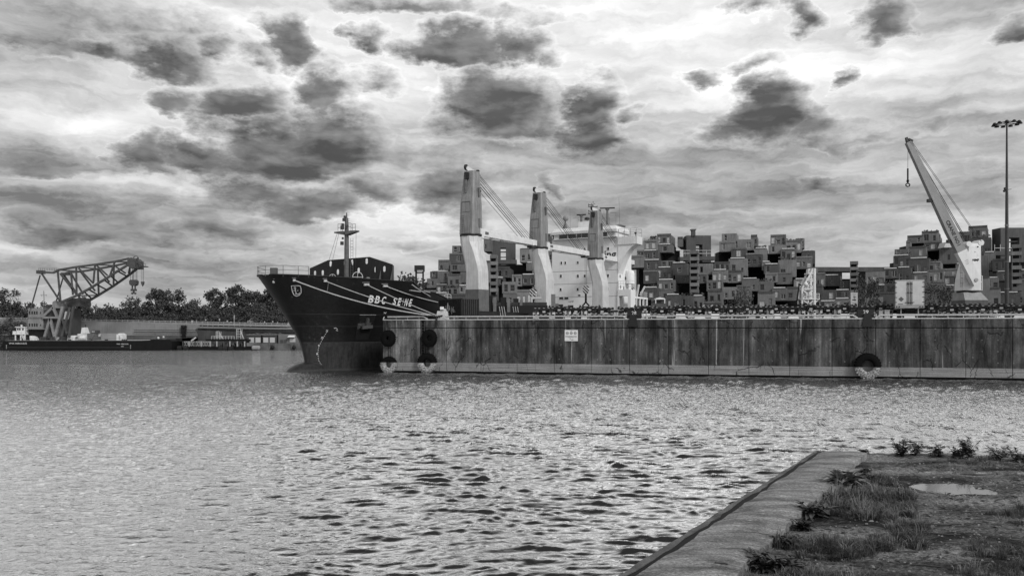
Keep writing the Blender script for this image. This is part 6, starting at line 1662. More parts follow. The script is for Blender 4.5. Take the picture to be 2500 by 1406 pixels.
def module(b, x0, y0, x1, y1, D, yaw, nw=None, depth=10.0, mi=None, tube=None, name='apartment_module', pale=None):
    D = D + hr_.uniform(-.25, .25)
    W = (x1 - x0) / 2000.0 * D / math.cos(yaw * .3); z0, z1 = pz(y1, D), pz(y0, D); H = z1 - z0
    if nw is None: nw = hr_.choice((1, 2, 2, 2, 1))
    wins = []
    if nw and H > 2.0 and W > 2.0:
        slots = [(.06, .3), (.38, .62), (.7, .94)] if nw == 2 and W > 4.6 and hr_.random() < .5 else [(.12, .42), (.58, .9)] if nw == 2 else [hr_.choice([(.12, .4), (.55, .86), (.35, .65)])]
        for a, c in slots:
            ww = hr_.choice((.9, 1.2, 1.9)); ww = min(ww, (c - a) * W); cx_ = (a + c) / 2 * W
            hh = min(H * .66, hr_.choice((1.5, 1.9, 2.3))); zb_ = H * hr_.choice((.14, .2, .24))
            if zb_ + hh > H - .3: hh = H - .3 - zb_
            wins.append((cx_ - ww / 2, cx_ + ww / 2, zb_, zb_ + hh))
        keep = []
        for w in wins:
            if not keep or w[0] > keep[-1][1] + .2: keep.append(w)
        wins = keep
    o = ORG[b.name]
    me = wall_box(W, depth, H, wins).mesh(name)
    ob = bpy.data.objects.new(name, me); COL.objects.link(ob); me.materials.append(hc[hr_.randrange(3) if mi is None else mi])
    ob.parent = b; ob.location = Vector((px(x0, D), D, z0)) - o; ob.rotation_euler = (0, 0, -yaw)
    def sub(name, mb, m):
        q = bpy.data.objects.new(name, mb.mesh(name)); COL.objects.link(q); q.data.materials.append(m); q.parent = ob; return q
    for a, c, e, f in wins:
        g = pale if pale else hr_.choices((glass_d, glass_p, glass_m), (.70, .20, .10))[0]
        mb = MB(); mb.bb(a + .06, c - .06, .22, .26, e + .06, f - .06); sub('pane', mb, g)
        mb = MB()
        for q in ((a + .001, a + .08, e + .001, f - .001), (c - .08, c - .001, e + .001, f - .001), (a + .08, c - .08, e + .001, e + .08), (a + .08, c - .08, f - .08, f - .001)): mb.bb(q[0], q[1], .12, .3, q[2], q[3])
        if c - a > 1.4: mb.bb((a + c) / 2 - .04, (a + c) / 2 + .04, .12, .2, e + .08, f - .08)
        elif hr_.random() < .5: mb.bb(a + .08, c - .08, .12, .2, e + (f - e) * .4, e + (f - e) * .4 + .08)
        sub('window_frame', mb, frame_m if hr_.random() < .45 else glass_m)
    # terrace edge: shadow slot under a raised parapet, sometimes a rounded translucent tube
    t = tube if tube is not None else hr_.random()
    if t < .34 and W > 2.5:
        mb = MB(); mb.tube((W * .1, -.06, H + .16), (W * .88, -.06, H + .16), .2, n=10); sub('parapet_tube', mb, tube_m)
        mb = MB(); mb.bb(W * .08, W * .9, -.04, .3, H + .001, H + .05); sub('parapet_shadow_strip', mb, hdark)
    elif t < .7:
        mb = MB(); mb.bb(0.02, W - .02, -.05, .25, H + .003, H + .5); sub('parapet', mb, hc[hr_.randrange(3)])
        mb = MB(); mb.bb(W * .08, W * .92, -.02, .0, H - .22, H - .1); sub('parapet_shadow_slot', mb, hdark)  # dark strip painted on for the shadow under the parapet
    if hr_.random() < .22:
        mb = MB()
        for k in range(int(16 + 20 * hr_.random())):
            c = Vector((hr_.uniform(.1, W - .1), hr_.uniform(.3, 1.2), H + hr_.uniform(.1, .9)))
            r = hr_.uniform(.12, .3); d1 = Vector((hr_.uniform(-1, 1), hr_.uniform(-1, 1), hr_.uniform(-1, 1))).normalized(); d2 = d1.orthogonal()
            mb.add([c - d1 * r - d2 * r, c + d1 * r - d2 * r, c + d1 * r + d2 * r, c - d1 * r + d2 * r], [(0, 1, 2, 3)])
        sub('terrace_planting', mb, mat('terrace_green', .05, .7, .5, 5.0))
    return ob
def block(b, name, x0, y0, x1, y1, D, depth, m, yaw=0.0):
    mb = MB(); z0, z1 = pz(y1, D), pz(y0, D); W = (x1 - x0) / 2000 * D
    o = ORG[b.name]; mb.bb(0, W, 0, depth, 0, z1 - z0)
    q = bpy.data.objects.new(name, mb.mesh(name)); COL.objects.link(q); q.data.materials.append(m); q.parent = b
    q.location = Vector((px(x0, D), D, z0)) - o; q.rotation_euler = (0, 0, -yaw); return q
def lift_tower(b, x0, x1, y0, y1, hx0, hx1, hy0, hy1, D, yaw):
    """slab tower pierced by an opening, built round the hole"""
    W = lambda a, c: (c - a)
    for k, (a, c, e, f) in enumerate(((x0, hx0, y0, y1), (hx1, x1, y0, y1), (hx0, hx1, y0, hy0))):
        block(b, 'tower_wall', a + .02, e, c - .02, f, D + .02 * k, 5, hc[1], 0)
    for y in np.linspace(hy0 + 9, hy1, 3): block(b, 'stair_landing', hx0, y, hx1, y + 1.2, D + .6, 2.5, hc[0], 0)
def stair_shaft(b, x0, x1, y0, y1, D, n, yaw):
    st_ = (y1 - y0) / n
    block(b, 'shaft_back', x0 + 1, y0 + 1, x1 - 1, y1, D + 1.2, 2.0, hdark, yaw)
    for k in range(n):
        y = y0 + k * st_; block(b, 'shaft_band', x0, y, x1, y + st_ * .52, D + .05 * (k % 2), 3.0, hc[k % 2 * 2], yaw)
    block(b, 'shaft_jamb', x0, y0 + 3, x0 + 2, y1, D + .12, 2.5, hc[0], yaw); block(b, 'shaft_jamb', x1 - 2.5, y0 + 3, x1, y1, D + .13, 2.5, hc[0], yaw)
def dep(y): return 250 + max(0, (735 - y)) * .16        # upper storeys step back

# --- cluster behind the ship
b1 = bldg('stacked concrete cube apartments behind the ship cranes, left cluster', 1170, 262); Y1 = R(7)
for m_ in ((1104, 600, 1132, 619), (1097, 622, 1131, 644), (1070, 638, 1098, 662), (1050, 663, 1099, 679), (1099, 645, 1142, 663), (1042, 680, 1070, 703), (1093, 672, 1124, 701), (1119, 698, 1147, 717), (1065, 696, 1091, 715), (1090, 703, 1119, 721), (1030, 708, 1064, 745), (1062, 716, 1095, 745), (1095, 721, 1150, 748), (1068, 663, 1096, 690), (1124, 664, 1150, 690), (1128, 606, 1150, 640), (1181, 578, 1199, 614),
           (1211, 655, 1245, 678), (1206, 679, 1231, 698), (1226, 688, 1260, 716), (1273, 671, 1308, 697), (1250, 674, 1274, 699), (1269, 607, 1300, 641), (1285, 642, 1310, 661), (1228, 717, 1262, 745), (1260, 711, 1300, 745), (1185, 640, 1200, 690), (1300, 640, 1345, 668), (1296, 575, 1350, 606), (1300, 606, 1350, 640), (1305, 668, 1352, 700), (1300, 700, 1350, 745), (1180, 700, 1212, 745)):
    module(b1, *m_, dep((m_[1] + m_[3]) / 2), Y1)
lift_tower(b1, 1199, 1259, 583, 645, 1222, 1235, 605, 640, 276, 0)
stair_shaft(b1, 1196, 1213, 622, 720, 250, 6, Y1)
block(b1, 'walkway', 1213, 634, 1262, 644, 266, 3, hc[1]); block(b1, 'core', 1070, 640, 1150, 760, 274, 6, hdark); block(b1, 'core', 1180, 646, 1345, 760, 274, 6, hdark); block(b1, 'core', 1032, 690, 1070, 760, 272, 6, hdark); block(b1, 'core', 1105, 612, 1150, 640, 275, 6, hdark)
# --- middle cluster, right of the superstructure
b2 = bldg('stacked concrete cube apartments right of the ship superstructure, central cluster', 1760, 265); Y2 = R(19)
for m_ in ((1604, 575, 1638, 597), (1654, 582, 1667, 603), (1606, 598, 1640, 617), (1572, 590, 1605, 612), (1586, 583, 1604, 596), (1570, 613, 1606, 635), (1555, 614, 1572, 630), (1532, 628, 1572, 654), (1572, 636, 1613, 662), (1604, 654, 1640, 684), (1640, 643, 1677, 672), (1571, 664, 1605, 693), (1605, 684, 1647, 712), (1648, 672, 1683, 692), (1573, 703, 1607, 732), (1625, 720, 1661, 755), (1662, 722, 1691, 755), (1590, 735, 1625, 757), (1608, 712, 1640, 735), (1612, 637, 1645, 655),
           (1762, 571, 1797, 593), (1833, 577, 1848, 601), (1756, 594, 1795, 615), (1800, 585, 1838, 612), (1785, 609, 1821, 632), (1821, 622, 1860, 652), (1779, 632, 1822, 674), (1774, 664, 1811, 691), (1703, 644, 1739, 671), (1697, 671, 1726, 692), (1725, 684, 1762, 711), (1728, 712, 1763, 745), (1763, 701, 1798, 731), (1691, 723, 1717, 757), (1811, 681, 1850, 711), (1744, 643, 1781, 664), (1739, 660, 1776, 690), (1798, 700, 1832, 730), (1717, 740, 1760, 757),
           (1881, 577, 1917, 600), (1944, 583, 1963, 606), (1876, 599, 1918, 620), (1918, 590, 1956, 618), (1906, 609, 1942, 637), (1957, 613, 1988, 645), (1942, 630, 1981, 657), (1900, 635, 1942, 677), (1842, 607, 1871, 637), (1865, 646, 1901, 669), (1895, 669, 1932, 694), (1851, 687, 1887, 714), (1830, 681, 1852, 712), (1885, 704, 1920, 734), (1920, 704, 1955, 734), (1938, 682, 1978, 706), (1955, 705, 1990, 740), (1868, 670, 1897, 690), (1850, 716, 1890, 752), (1860, 640, 1880, 660), (1975, 655, 1995, 690)):
    module(b2, *m_, dep((m_[1] + m_[3]) / 2), Y2)
lift_tower(b2, 1676, 1736, 575, 640, 1699, 1715, 597, 628, 272, 0)
block(b2, 'chimney', 1690, 561, 1698, 576, 271.5, 2.0, hc[1]); block(b2, 'chimney_cap', 1688, 559, 1700, 561.5, 271.3, 2.4, hc[0])
stair_shaft(b2, 1684, 1704, 612, 722, 252, 7, Y2)
block(b2, 'walkway', 1704, 626, 1746, 635, 264, 3, hc[1]); block(b2, 'walkway', 1660, 627, 1684, 636, 264, 3, hc[1])
for a in ((1660, 1684), (1704, 1745)):
    for k in range(3): block(b2, 'walkway_glazing_bar', a[0] + (a[1] - a[0]) * k / 2, 611, a[0] + (a[1] - a[0]) * k / 2 + .8, 626, 264.4, .1, frame_m)
    block(b2, 'walkway_handrail', a[0], 618, a[1], 619.2, 264.3, .1, frame_m); block(b2, 'walkway_handrail', a[0], 611, a[1], 612, 264.3, .1, frame_m)
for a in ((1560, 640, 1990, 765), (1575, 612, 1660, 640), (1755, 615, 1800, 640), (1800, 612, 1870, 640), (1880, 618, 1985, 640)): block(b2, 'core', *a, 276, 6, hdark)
# sky seen through two openings: built as gaps between dark slabs with railings
# --- low middle link
b3 = bldg('low stretch of stacked concrete apartments under the long elevated street', 2090, 262); Y3 = R(25)
block(b3, 'elevated_street', 1985, 652, 2195, 663, 268, 6, hc[1])
for m_ in ((1991, 669, 2013, 700), (2012, 673, 2048, 699), (2002, 708, 2038, 736), (2038, 709, 2073, 729), (2037, 730, 2073, 756), (2049, 685, 2074, 707), (2113, 664, 2156, 697), (2155, 657, 2190, 681), (2160, 692, 2189, 716), (2147, 717, 2190, 756), (2095, 700, 2130, 725), (2095, 726, 2150, 756), (1990, 700, 2006, 740), (2000, 736, 2040, 757), (2125, 697, 2160, 718)):
    module(b3, *m_, dep((m_[1] + m_[3]) / 2), Y3)
stair_shaft(b3, 2075, 2093, 638, 722, 251, 6, Y3)
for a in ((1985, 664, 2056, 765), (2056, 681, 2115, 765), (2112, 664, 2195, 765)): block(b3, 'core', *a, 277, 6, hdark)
# --- right cluster
b4 = bldg('stacked concrete cube apartments behind the raised white crane, right cluster', 2340, 262); Y4 = R(31)
for m_ in ((2215, 579, 2250, 595), (2250, 569, 2287, 593), (2285, 577, 2294, 600), (2218, 606, 2256, 631), (2256, 594, 2294, 613), (2184, 609, 2214, 625), (2181, 625, 2218, 653), (2218, 632, 2263, 674), (2293, 607, 2334, 645), (2264, 642, 2294, 663), (2333, 645, 2359, 668), (2225, 667, 2264, 692), (2300, 676, 2341, 697), (2340, 653, 2359, 687), (2326, 700, 2359, 728), (2333, 568, 2366, 596), (2364, 556, 2404, 581), (2365, 582, 2412, 625), (2402, 565, 2411, 590), (2402, 617, 2426, 660), (2423, 636, 2456, 663), (2405, 679, 2434, 705), (2405, 706, 2437, 756), (2434, 715, 2482, 757), (2433, 664, 2456, 686), (2489, 660, 2525, 684), (2264, 663, 2300, 690), (2190, 654, 2220, 690), (2190, 690, 2240, 757), (2240, 692, 2300, 757), (2300, 698, 2330, 757), (2359, 625, 2405, 680), (2359, 680, 2408, 757), (2482, 685, 2525, 757), (2294, 660, 2335, 677), (2212, 592, 2222, 610)):
    module(b4, *m_, dep((m_[1] + m_[3]) / 2), Y4)
lift_tower(b4, 2443, 2520, 556, 640, 2464, 2489, 580, 622, 274, 0)
stair_shaft(b4, 2470, 2491, 597, 718, 252, 7, Y4)
block(b4, 'walkway', 2428, 613, 2470, 623, 265, 3, hc[1])
for k in range(4): block(b4, 'walkway_glazing_bar', 2428 + 14 * k, 597, 2429 + 14 * k, 613, 265.4, .1, frame_m)
block(b4, 'walkway_handrail', 2428, 605, 2470, 606.2, 265.3, .1, frame_m)
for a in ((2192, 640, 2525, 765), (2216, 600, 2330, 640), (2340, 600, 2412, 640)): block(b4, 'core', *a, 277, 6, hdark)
q = MB(); D = 262; p = at(2318, 596, D)
q.prism([(px(2305, D), D, pz(604, D)), (px(2334, D), D, pz(604, D)), (px(2330, D), D, pz(591, D)), (px(2310, D), D, pz(591, D))], (0, 4, 0)); solo(q, 'terrace_canopy', mat('canopy_pale', .45, .6), 'pale canopy on a terrace left of the raised jib', 'canopy')
q = MB(); D = 246
q.prism([(px(1600, D), D, pz(731, D)), (px(1625, D), D, pz(731, D)), (px(1623, D), D, pz(728, D)), (px(1611, D), D, pz(725.5, D)), (px(1602, D), D, pz(728, D))], (0, 3, 0))
for x in (1601, 1623): q.bb(px(x - 1, D), px(x + 1, D), D, D + .3, pz(744, D), pz(731, D))
solo(q, 'garden_tent', mat('tent_white', .6, .6), 'white garden tent in front of the central apartments', 'tent')
q = MB(); q.bb(px(1590, D - 1), px(1625, D - 1), D - 1, D - .6, pz(757, D), pz(741, D)); solo(q, 'garden_wall', hc[1], 'low concrete garden wall below the white tent', 'wall')
# land under the apartments
mb = MB(); mb.add([(-60, 236, 5.2), (170, 236, 5.2), (240, 420, 5.2), (-60, 420, 5.2)], [(0, 1, 2, 3)]); mb.add([(-60, 236, -1), (170, 236, -1), (170, 236, 5.2), (-60, 236, 5.2)], [(0, 1, 2, 3)])
o = mb.build('peninsula_ground', mat('far_ground', .06, .9, .3, .2)); o['kind'] = 'structure'
# ================================================================== TREES
bark = mat('bark', .03, .9, .3, 3.0)
leaf_d = mat('leaves_dark', .06, .6, .5, 1.2, spec=.2); leaf_l = mat('leaves_light', .105, .6, .45, 1.2, spec=.25)
def tree_mesh(h, w, n, seed, leaf=.30, trunk_f=.35, flat=1.0, lm_=None):
    """crown of leaf faces gathered in clumps on limbs; returns (trunk, crown) builders in local axes"""
    r = random.Random(seed); tk = MB(); cr = MB()
    top = h * trunk_f; tk.tube((0, 0, -.3), (0, 0, top), .035 * h * .6, .02 * h, 8)
    cl = []
    for k in range(r.randint(13, 17)):
        a = r.uniform(0, 6.28); rr = w / 2 * math.sqrt(r.random()) * .85
        f = r.random(); z = top * .75 + (h - top * .75) * (f ** .85) * (1 - .28 * (rr / (w / 2)) ** 2)
        rad = r.uniform(.13, .24) * w * (.8 + .3 * (1 - f))
        c = Vector((math.cos(a) * rr, math.sin(a) * rr, z - rad * .5)); cl.append((c, rad))
        mid = Vector((c.x * .35, c.y * .35, top + (c.z - top) * .4))
        tk.tube((0, 0, top * .85), mid, .014 * h, .009 * h, 6, False); tk.tube(mid, c, .009 * h, .003 * h, 5, False)
    tot = sum(q[1] ** 2 for q in cl)
    for c, rad in cl:
        for k in range(int(n * rad ** 2 / tot)):
            d = Vector((r.gauss(0, 1), r.gauss(0, 1), r.gauss(0, .8))).normalized() * rad * (r.random() ** .38) * r.uniform(.75, 1.18)
            p = c + Vector((d.x, d.y, d.z * flat)); L = leaf * r.uniform(.6, 1.4)
            u = Vector((r.gauss(0, 1), r.gauss(0, 1), r.gauss(0, .7))).normalized(); v = u.orthogonal(); v.rotate(Matrix.Rotation(r.uniform(0, 6.28), 3, u)); 
            cr.add([p, p + u * L * .5 + v * L * .28, p + u * L, p + u * L * .5 - v * L * .28], [(0, 1, 2, 3)])
    return tk, cr
TREES = {}
def tree(kind, loc, label, group, scale=1.0, rz=0.0, lm_=None, name='tree', cat='tree', sx=1.0):
    if kind not in TREES:
        a = {'a': (8.5, 7, 2600, 1), 'b': (7.5, 7.5, 2600, 2), 'c': (9.5, 6.5, 2400, 3), 'd': (6.2, 6.5, 2200, 4), 'bush': (4.6, 8.5, 3600, 5), 'round': (7.6, 8.6, 4600, 6), 'e': (8.0, 5.5, 1700, 7), 'low': (4.0, 6.0, 1800, 8)}[kind]
        tk, cr = tree_mesh(*a, leaf=.42 if kind in 'abcde' else .34, trunk_f=.3 if kind not in ('bush', 'round', 'low') else .12)
        TREES[kind] = (tk.mesh('trunk'), cr.mesh('crown')); TREES[kind][0].materials.append(bark); TREES[kind][1].materials.append(None)
    t = thing(name, label, cat, loc, group, rz); t.scale = (scale * sx, scale * sx, scale)
    for me, nm in zip(TREES[kind], ('trunk', 'crown')):
        o = bpy.data.objects.new(nm, me); COL.objects.link(o); o.parent = t
        if nm == 'crown': o.material_slots[0].link = 'OBJECT'; o.material_slots[0].material = lm_ or leaf_d
    return t
TR = [(14, 'a', 205, 1.05, 'tree at the far left border behind the floating crane'), (48, 'b', 208, 1.0, 'second tree from the left border behind the floating crane'), (95, 'd', 212, 1.0, 'low tree behind the floating crane cabin'), (150, 'd', 214, .9, 'low tree seen through the crane legs'), (200, 'c', 216, .78, 'slim tree just right of the crane legs'), (222, 'd', 213, .85, 'low bushy tree between crane legs and the dense round trees'),
      (262, 'd', 215, .8, 'small tree left of the pair below the crane hook'), (290, 'b', 212, .98, 'dense round tree below the crane boom'), (318, 'a', 210, .85, 'dense tree just left below the crane hook'), (350, 'd', 214, .85, 'low tree below the crane hook'), (384, 'c', 211, .98, 'tallest tree right of the crane hook'), (408, 'e', 209, .98, 'slim open tree with gaps beside the tallest tree'), (434, 'a', 212, 1.08, 'large open crowned tree left of the grey road sign'),
      (468, 'd', 214, .98, 'low tree just right of the large open crowned tree'), (498, 'b', 211, .92, 'round tree above the light and dark wall joint'), (530, 'c', 213, .97, 'tall tree in the middle of the right tree group'), (556, 'a', 210, .93, 'tree left of the three trunked group near the ship'), (584, 'c', 212, 1.06, 'tallest crown of the right tree group'), (612, 'a', 214, 1.05, 'wide tree right of the tallest crown'), (640, 'b', 209, 1.0, 'bushy tree second from the ship bow'), (664, 'c', 212, 1.03, 'pointed tree nearest the ship bow'), (690, 'b', 215, 1.05, 'tree partly hidden by the ship bow'),
      (715, 'd', 214, 1.0, 'low tree hidden mostly by the ship stem'), (454, 'd', 204, .7, 'undergrowth tree in front of the large open tree'), (575, 'd', 204, .75, 'undergrowth tree below the tallest crown'), (625, 'd', 204, .8, 'undergrowth tree below the wide tree')]
rnd = random.Random(31)
for x, k, D, sc, lab in TR: tree(k, (px(x, D), D, 5.4), lab, 'trees along the far bank', sc * 1.08, rnd.uniform(0, 6.28))
for x, k, sc, lab in ((250, 'b', .8, 'back row tree left of the dense round tree'), (335, 'b', .85, 'back row tree behind the crane hook gap'), (365, 'a', .8, 'back row tree left of the tallest tree'), (452, 'b', .95, 'back row tree right of the large open crowned tree'), (482, 'a', .9, 'back row tree above the tilted square sign'), (514, 'b', .95, 'back row tree above the narrow road signs'), (544, 'b', .95, 'back row tree left of the tall white post'), (570, 'b', 1.0, 'back row tree behind the tall white post'), (600, 'b', 1.05, 'back row tree behind the pale car'), (628, 'c', 1.0, 'back row tree right of the pale car'), (652, 'a', 1.05, 'back row tree left of the pointed tree'), (678, 'a', 1.1, 'back row tree behind the ship bow'), (180, 'b', .75, 'back row tree right of the crane tower'), (120, 'b', .75, 'back row tree behind the crane tower')):
    tree(k, (px(x, 222), 222, 5.4), lab, 'back row trees along the far bank', sc, x * .7)
for k, (x, Dq, sc, lab) in enumerate(((105, 203, .95, 'undergrowth behind the crane tower, left of its legs'), (185, 203, .9, 'undergrowth right of the crane tower legs'), (245, 204, .95, 'undergrowth left below the crane hook'), (275, 203, .9, 'undergrowth below the first dense round tree'), (305, 204, .9, 'undergrowth below the second dense tree'), (338, 203, .95, 'undergrowth right below the crane hook'), (370, 204, .95, 'undergrowth at the foot of the tallest left tree'), (400, 203, .85, 'undergrowth left of the large open crowned tree'), (425, 204, .8, 'undergrowth at the foot of the large open crowned tree'), (485, 203, .95, 'undergrowth at the tilted square road sign'), (512, 204, 1.0, 'undergrowth behind the narrow road signs'), (545, 203, 1.0, 'undergrowth left of the tall white post'), (600, 204, 1.0, 'undergrowth behind the pale car'), (650, 203, 1.05, 'undergrowth right of the pale car'), (682, 204, 1.05, 'undergrowth at the white sign near the bow'), (60, 204, 1.0, 'undergrowth at the second tree from the left'))):
    tree('low', (px(x, Dq), Dq, 5.35), lab, 'undergrowth along the far bank', sc * 1.05, k * 1.7, None, 'bush', 'bush', 1.15)
tree('low', (px(28, 192), 192, 3.4), 'dark bush at the left border behind the crane barge', 'bushes', 1.25, 1.0); tree('low', (px(8, 190), 190, .6), 'low dark shrub at the far left water edge', 'bushes', 1.0, 2.0)
tree('bush', (px(1822, 150), 150, QTOP), 'wide pale leafy bush in front of the central apartments', 'trees by the apartments', 1.45, .3, leaf_l, 'bush', 'bush', .58)
tree('round', (px(2112, 150), 150, QTOP), 'round dark tree in front of the low apartments', 'trees by the apartments', 1.25, .9, None, 'tree', 'tree', .54)
tree('round', (px(2292, 150), 150, QTOP), 'round bushy tree right of the white box trailer', 'trees by the apartments', 1.08, 2.2, leaf_d, 'tree', 'tree', .74)
tree('a', (px(988, 226), 226, 5.2), 'leafy tree showing behind the ship winches', 'trees by the apartments', 1.78, 1.1, leaf_d); tree('b', (px(1010, 232), 232, 5.2), 'second leafy tree behind the light tower of the ship', 'trees by the apartments', 1.5, 2.1, leaf_l)
tree('low', (px(1215, 244), 244, 5.2), 'shrub row end behind the ship hatch racks', 'trees by the apartments', 1.2, .2, leaf_l); tree('low', (px(2140, 232), 232, 5.2), 'low pale shrub below the round dark tree', 'trees by the apartments', .8, .2, leaf_l)
tree('low', (px(2440, 238), 238, 5.2), 'shrub beside the tall lamp mast foot', 'trees by the apartments', 1.1, 1.2, leaf_l); tree('low', (px(1765, 240), 240, 5.2), 'dark shrub left of the wide pale bush', 'trees by the apartments', .8, 1.7)

# ================================================================== FAR BANK
bank = MB()
bank.add([(-400, 200, 5.35), (-20, 200, 5.35), (-20, 420, 5.35), (-400, 420, 5.35)], [(0, 1, 2, 3)])
o = bank.build('far_bank_ground', mat('bank_ground', .05, .9, .3, .2)); o['kind'] = 'structure'
D = 194.0
fw = thing('retaining_wall', 'concrete retaining wall along the far bank below the road', 'wall', (px(420, D), D, 0))
w1 = mat('bank_wall_pale', .20, .8, .25, .25, streak=.15); w2 = mat('bank_wall_dark', .065, .8, .35, .3, streak=.4); w3 = mat('bank_wall_low', .09, .8, .3, .3, streak=.3)
xs = [-60, 20, 90, 155, 205, 262, 320, 378, 434, 484]
for a, b in zip(xs, xs[1:]):
    yt = lambda x: 782.5 + (x - 150) * .0285
    q = MB(); q.hexa([(px(a, D) + .02, D, pz(818, D)), (px(b, D) - .02, D, pz(818, D)), (px(b, D) - .02, D + 1, pz(818, D)), (px(a, D) + .02, D + 1, pz(818, D)), (px(a, D) + .02, D, pz(yt(a), D)), (px(b, D) - .02, D, pz(yt(b), D)), (px(b, D) - .02, D + 1, pz(yt(b), D)), (px(a, D) + .02, D + 1, pz(yt(a), D))]); q.build('wall_panel', w1, fw)
    q = MB(); q.bb(px(a, D) + .02, px(b, D) - .02, D - .25, D + 1, -1, pz(818.3, D)); q.build('lower_panel', w3, fw)
xs = [484.5, 540, 600, 660, 720, 790, 860]
for a, b in zip(xs, xs[1:]):
    yt = lambda x: 797 + (x - 484) * .017
    q = MB(); q.hexa([(px(a, D) + .02, D - .4, -1), (px(b, D) - .02, D - .4, -1), (px(b, D) - .02, D + 1, -1), (px(a, D) + .02, D + 1, -1), (px(a, D) + .02, D - .4, pz(yt(a) + 4, D)), (px(b, D) - .02, D - .4, pz(yt(b) + 4, D)), (px(b, D) - .02, D + 1, pz(yt(b) + 4, D)), (px(a, D) + .02, D + 1, pz(yt(a) + 4, D))]); q.build('wall_panel', w2, fw)
    q = MB(); q.bar((px(a, D), D - .5, pz(yt(a) + 1.8, D)), (px(b, D), D - .5, pz(yt(b) + 1.8, D)), .6, .42); q.build('coping', mat('coping_far', .16, .8), fw)
# pipes along the wall
for (a, ya, b, yb) in ((330, 806, 485, 806), (330, 810.5, 485, 811), (485, 803, 735, 812), (600, 811, 735, 812.5)):
    q = MB(); q.tube((px(a, D), D - .6, pz(ya, D)), (px(b, D), D - .6, pz(yb, D)), .07, n=6); q.build('pipe', mat('pipe_dark', .03, .6), fw)
# guard rail along the road
Dg = 198.0; gr = thing('guard_rail', 'pale guard rail along the road on the far bank', 'railing', (px(420, Dg), Dg, 5.35))
gm_ = mat('guard_pale', .3, .6, .2, 1.0); gy = lambda x: 783 + (x - 360) * .0205
for h, nm in ((0, 'rail'), (3.2, 'rail'), (6, 'rail')):
    q = MB(); q.bar((px(-40, Dg), Dg, pz(gy(-40) + h, Dg)), (px(780, Dg), Dg, pz(gy(780) + h, Dg)), .06, .14 if h < 6 else .3); q.build(nm, gm_, gr)
for x in range(0, 770, 13):
    q = MB(); q.bar((px(x, Dg), Dg, 5.3), (px(x, Dg), Dg, pz(gy(x) - 1.5, Dg)), .1); q.build('post', gm_, gr)
q = MB(); q.hexa([(px(-40, Dg) , Dg + .5, 5.3), (px(780, Dg), Dg + .5, 5.3), (px(780, Dg), Dg + 1, 5.3), (px(-40, Dg), Dg + 1, 5.3), (px(-40, Dg), Dg + .5, pz(gy(-40) + 6, Dg)), (px(780, Dg), Dg + .5, pz(gy(780) + 8, Dg)), (px(780, Dg), Dg + 1, pz(gy(780) + 8, Dg)), (px(-40, Dg), Dg + 1, pz(gy(-40) + 6, Dg))]); q.build('kerb_wall', w1, gr)
# road signs and posts
sgm = mat('road_sign_pale', .4, .5)
for x, y0, y1, w_, h_, lab in ((469, 783, 795, 5, 6, 'tilted square road sign on the far bank'), (502, 780, 792, 4, 5, 'round road sign right of the tilted square sign'), (516, 781, 792, 2.5, 4, 'narrow road sign right of the round one'), (536, 779, 792, 2.5, 5, 'slim road sign left of the tall white post'), (555, 783, 795, 3, 4, 'small grey road sign left of the tall white post'), (564, 786, 796, 3, 3, 'tiny round sign just left of the tall white post'), (628, 789, 797, 2, 2, 'tiny sign above the pale car'), (646, 785, 797, 2.5, 4, 'slim sign right of the pale car'), (666, 784, 797, 2.5, 4, 'slim sign further right of the pale car'), (678, 787, 798, 2, 4, 'narrow white sign near the bow'), (706, 787, 799, 6, 7, 'tilted white sign nearest the ship bow')):
    t = thing('road_sign', lab, 'sign', (px(x, 200), 200, 5.3), 'road signs on the far bank')
    q = MB(); q.tube((px(x, 200), 200, 5.3), (px(x, 200), 200, pz(y0, 200)), .05, n=6); q.build('post', pm_, t)
    q = MB(); c = at(x, y0 + h_ / 2 - 1, 199.9)
    if 'round' in lab: q.lathe([(0, -.02), (w_ * .05, -.02), (w_ * .05, .02), (0, .02)], c, 'Y', 14)
    else: q.box(c, (w_ * .1, .04, h_ * .1), m=Matrix.Rotation(.12 if 'tilted' in lab else 0, 3, 'Y'))
    q.build('plate', sgm, t)
for x, y, w_, lab in ((572, 769, .42, 'tall white post with a pale panel on the far bank'), (479.5, 781, .07, 'thin pale pole beside the tilted square sign')):
    q = MB(); q.bar((px(x, 201), 201, 5.3), (px(x, 201), 201, pz(y, 201)), w_, .12); solo(q, 'post', sgm, lab, 'post')
for x, dx, y, lab in ((22, -8, 722, 'curved street lamp at the far left'), (330, -7, 735, 'curved street lamp beside the trees under the crane hook')):
    t = thing('street_lamp', lab, 'lamp', (px(x + 4, 202), 202, 5.3), 'street lamps on the far bank'); q = MB(); Dq = 202
    q.path([Vector((px(x + 4, Dq), Dq, 5.3)), Vector((px(x + 4, Dq), Dq, pz(y + 10, Dq))), Vector((px(x + 2, Dq), Dq, pz(y + 3, Dq))), Vector((px(x - 2, Dq), Dq, pz(y, Dq))), Vector((px(x + dx, Dq), Dq, pz(y, Dq)))], .07, 6); q.build('post', pm_, t)
    q = MB(); q.box((px(x + dx, Dq), Dq, pz(y, Dq)), (.6, .3, .14)); q.build('lamp_head', sgm, t)
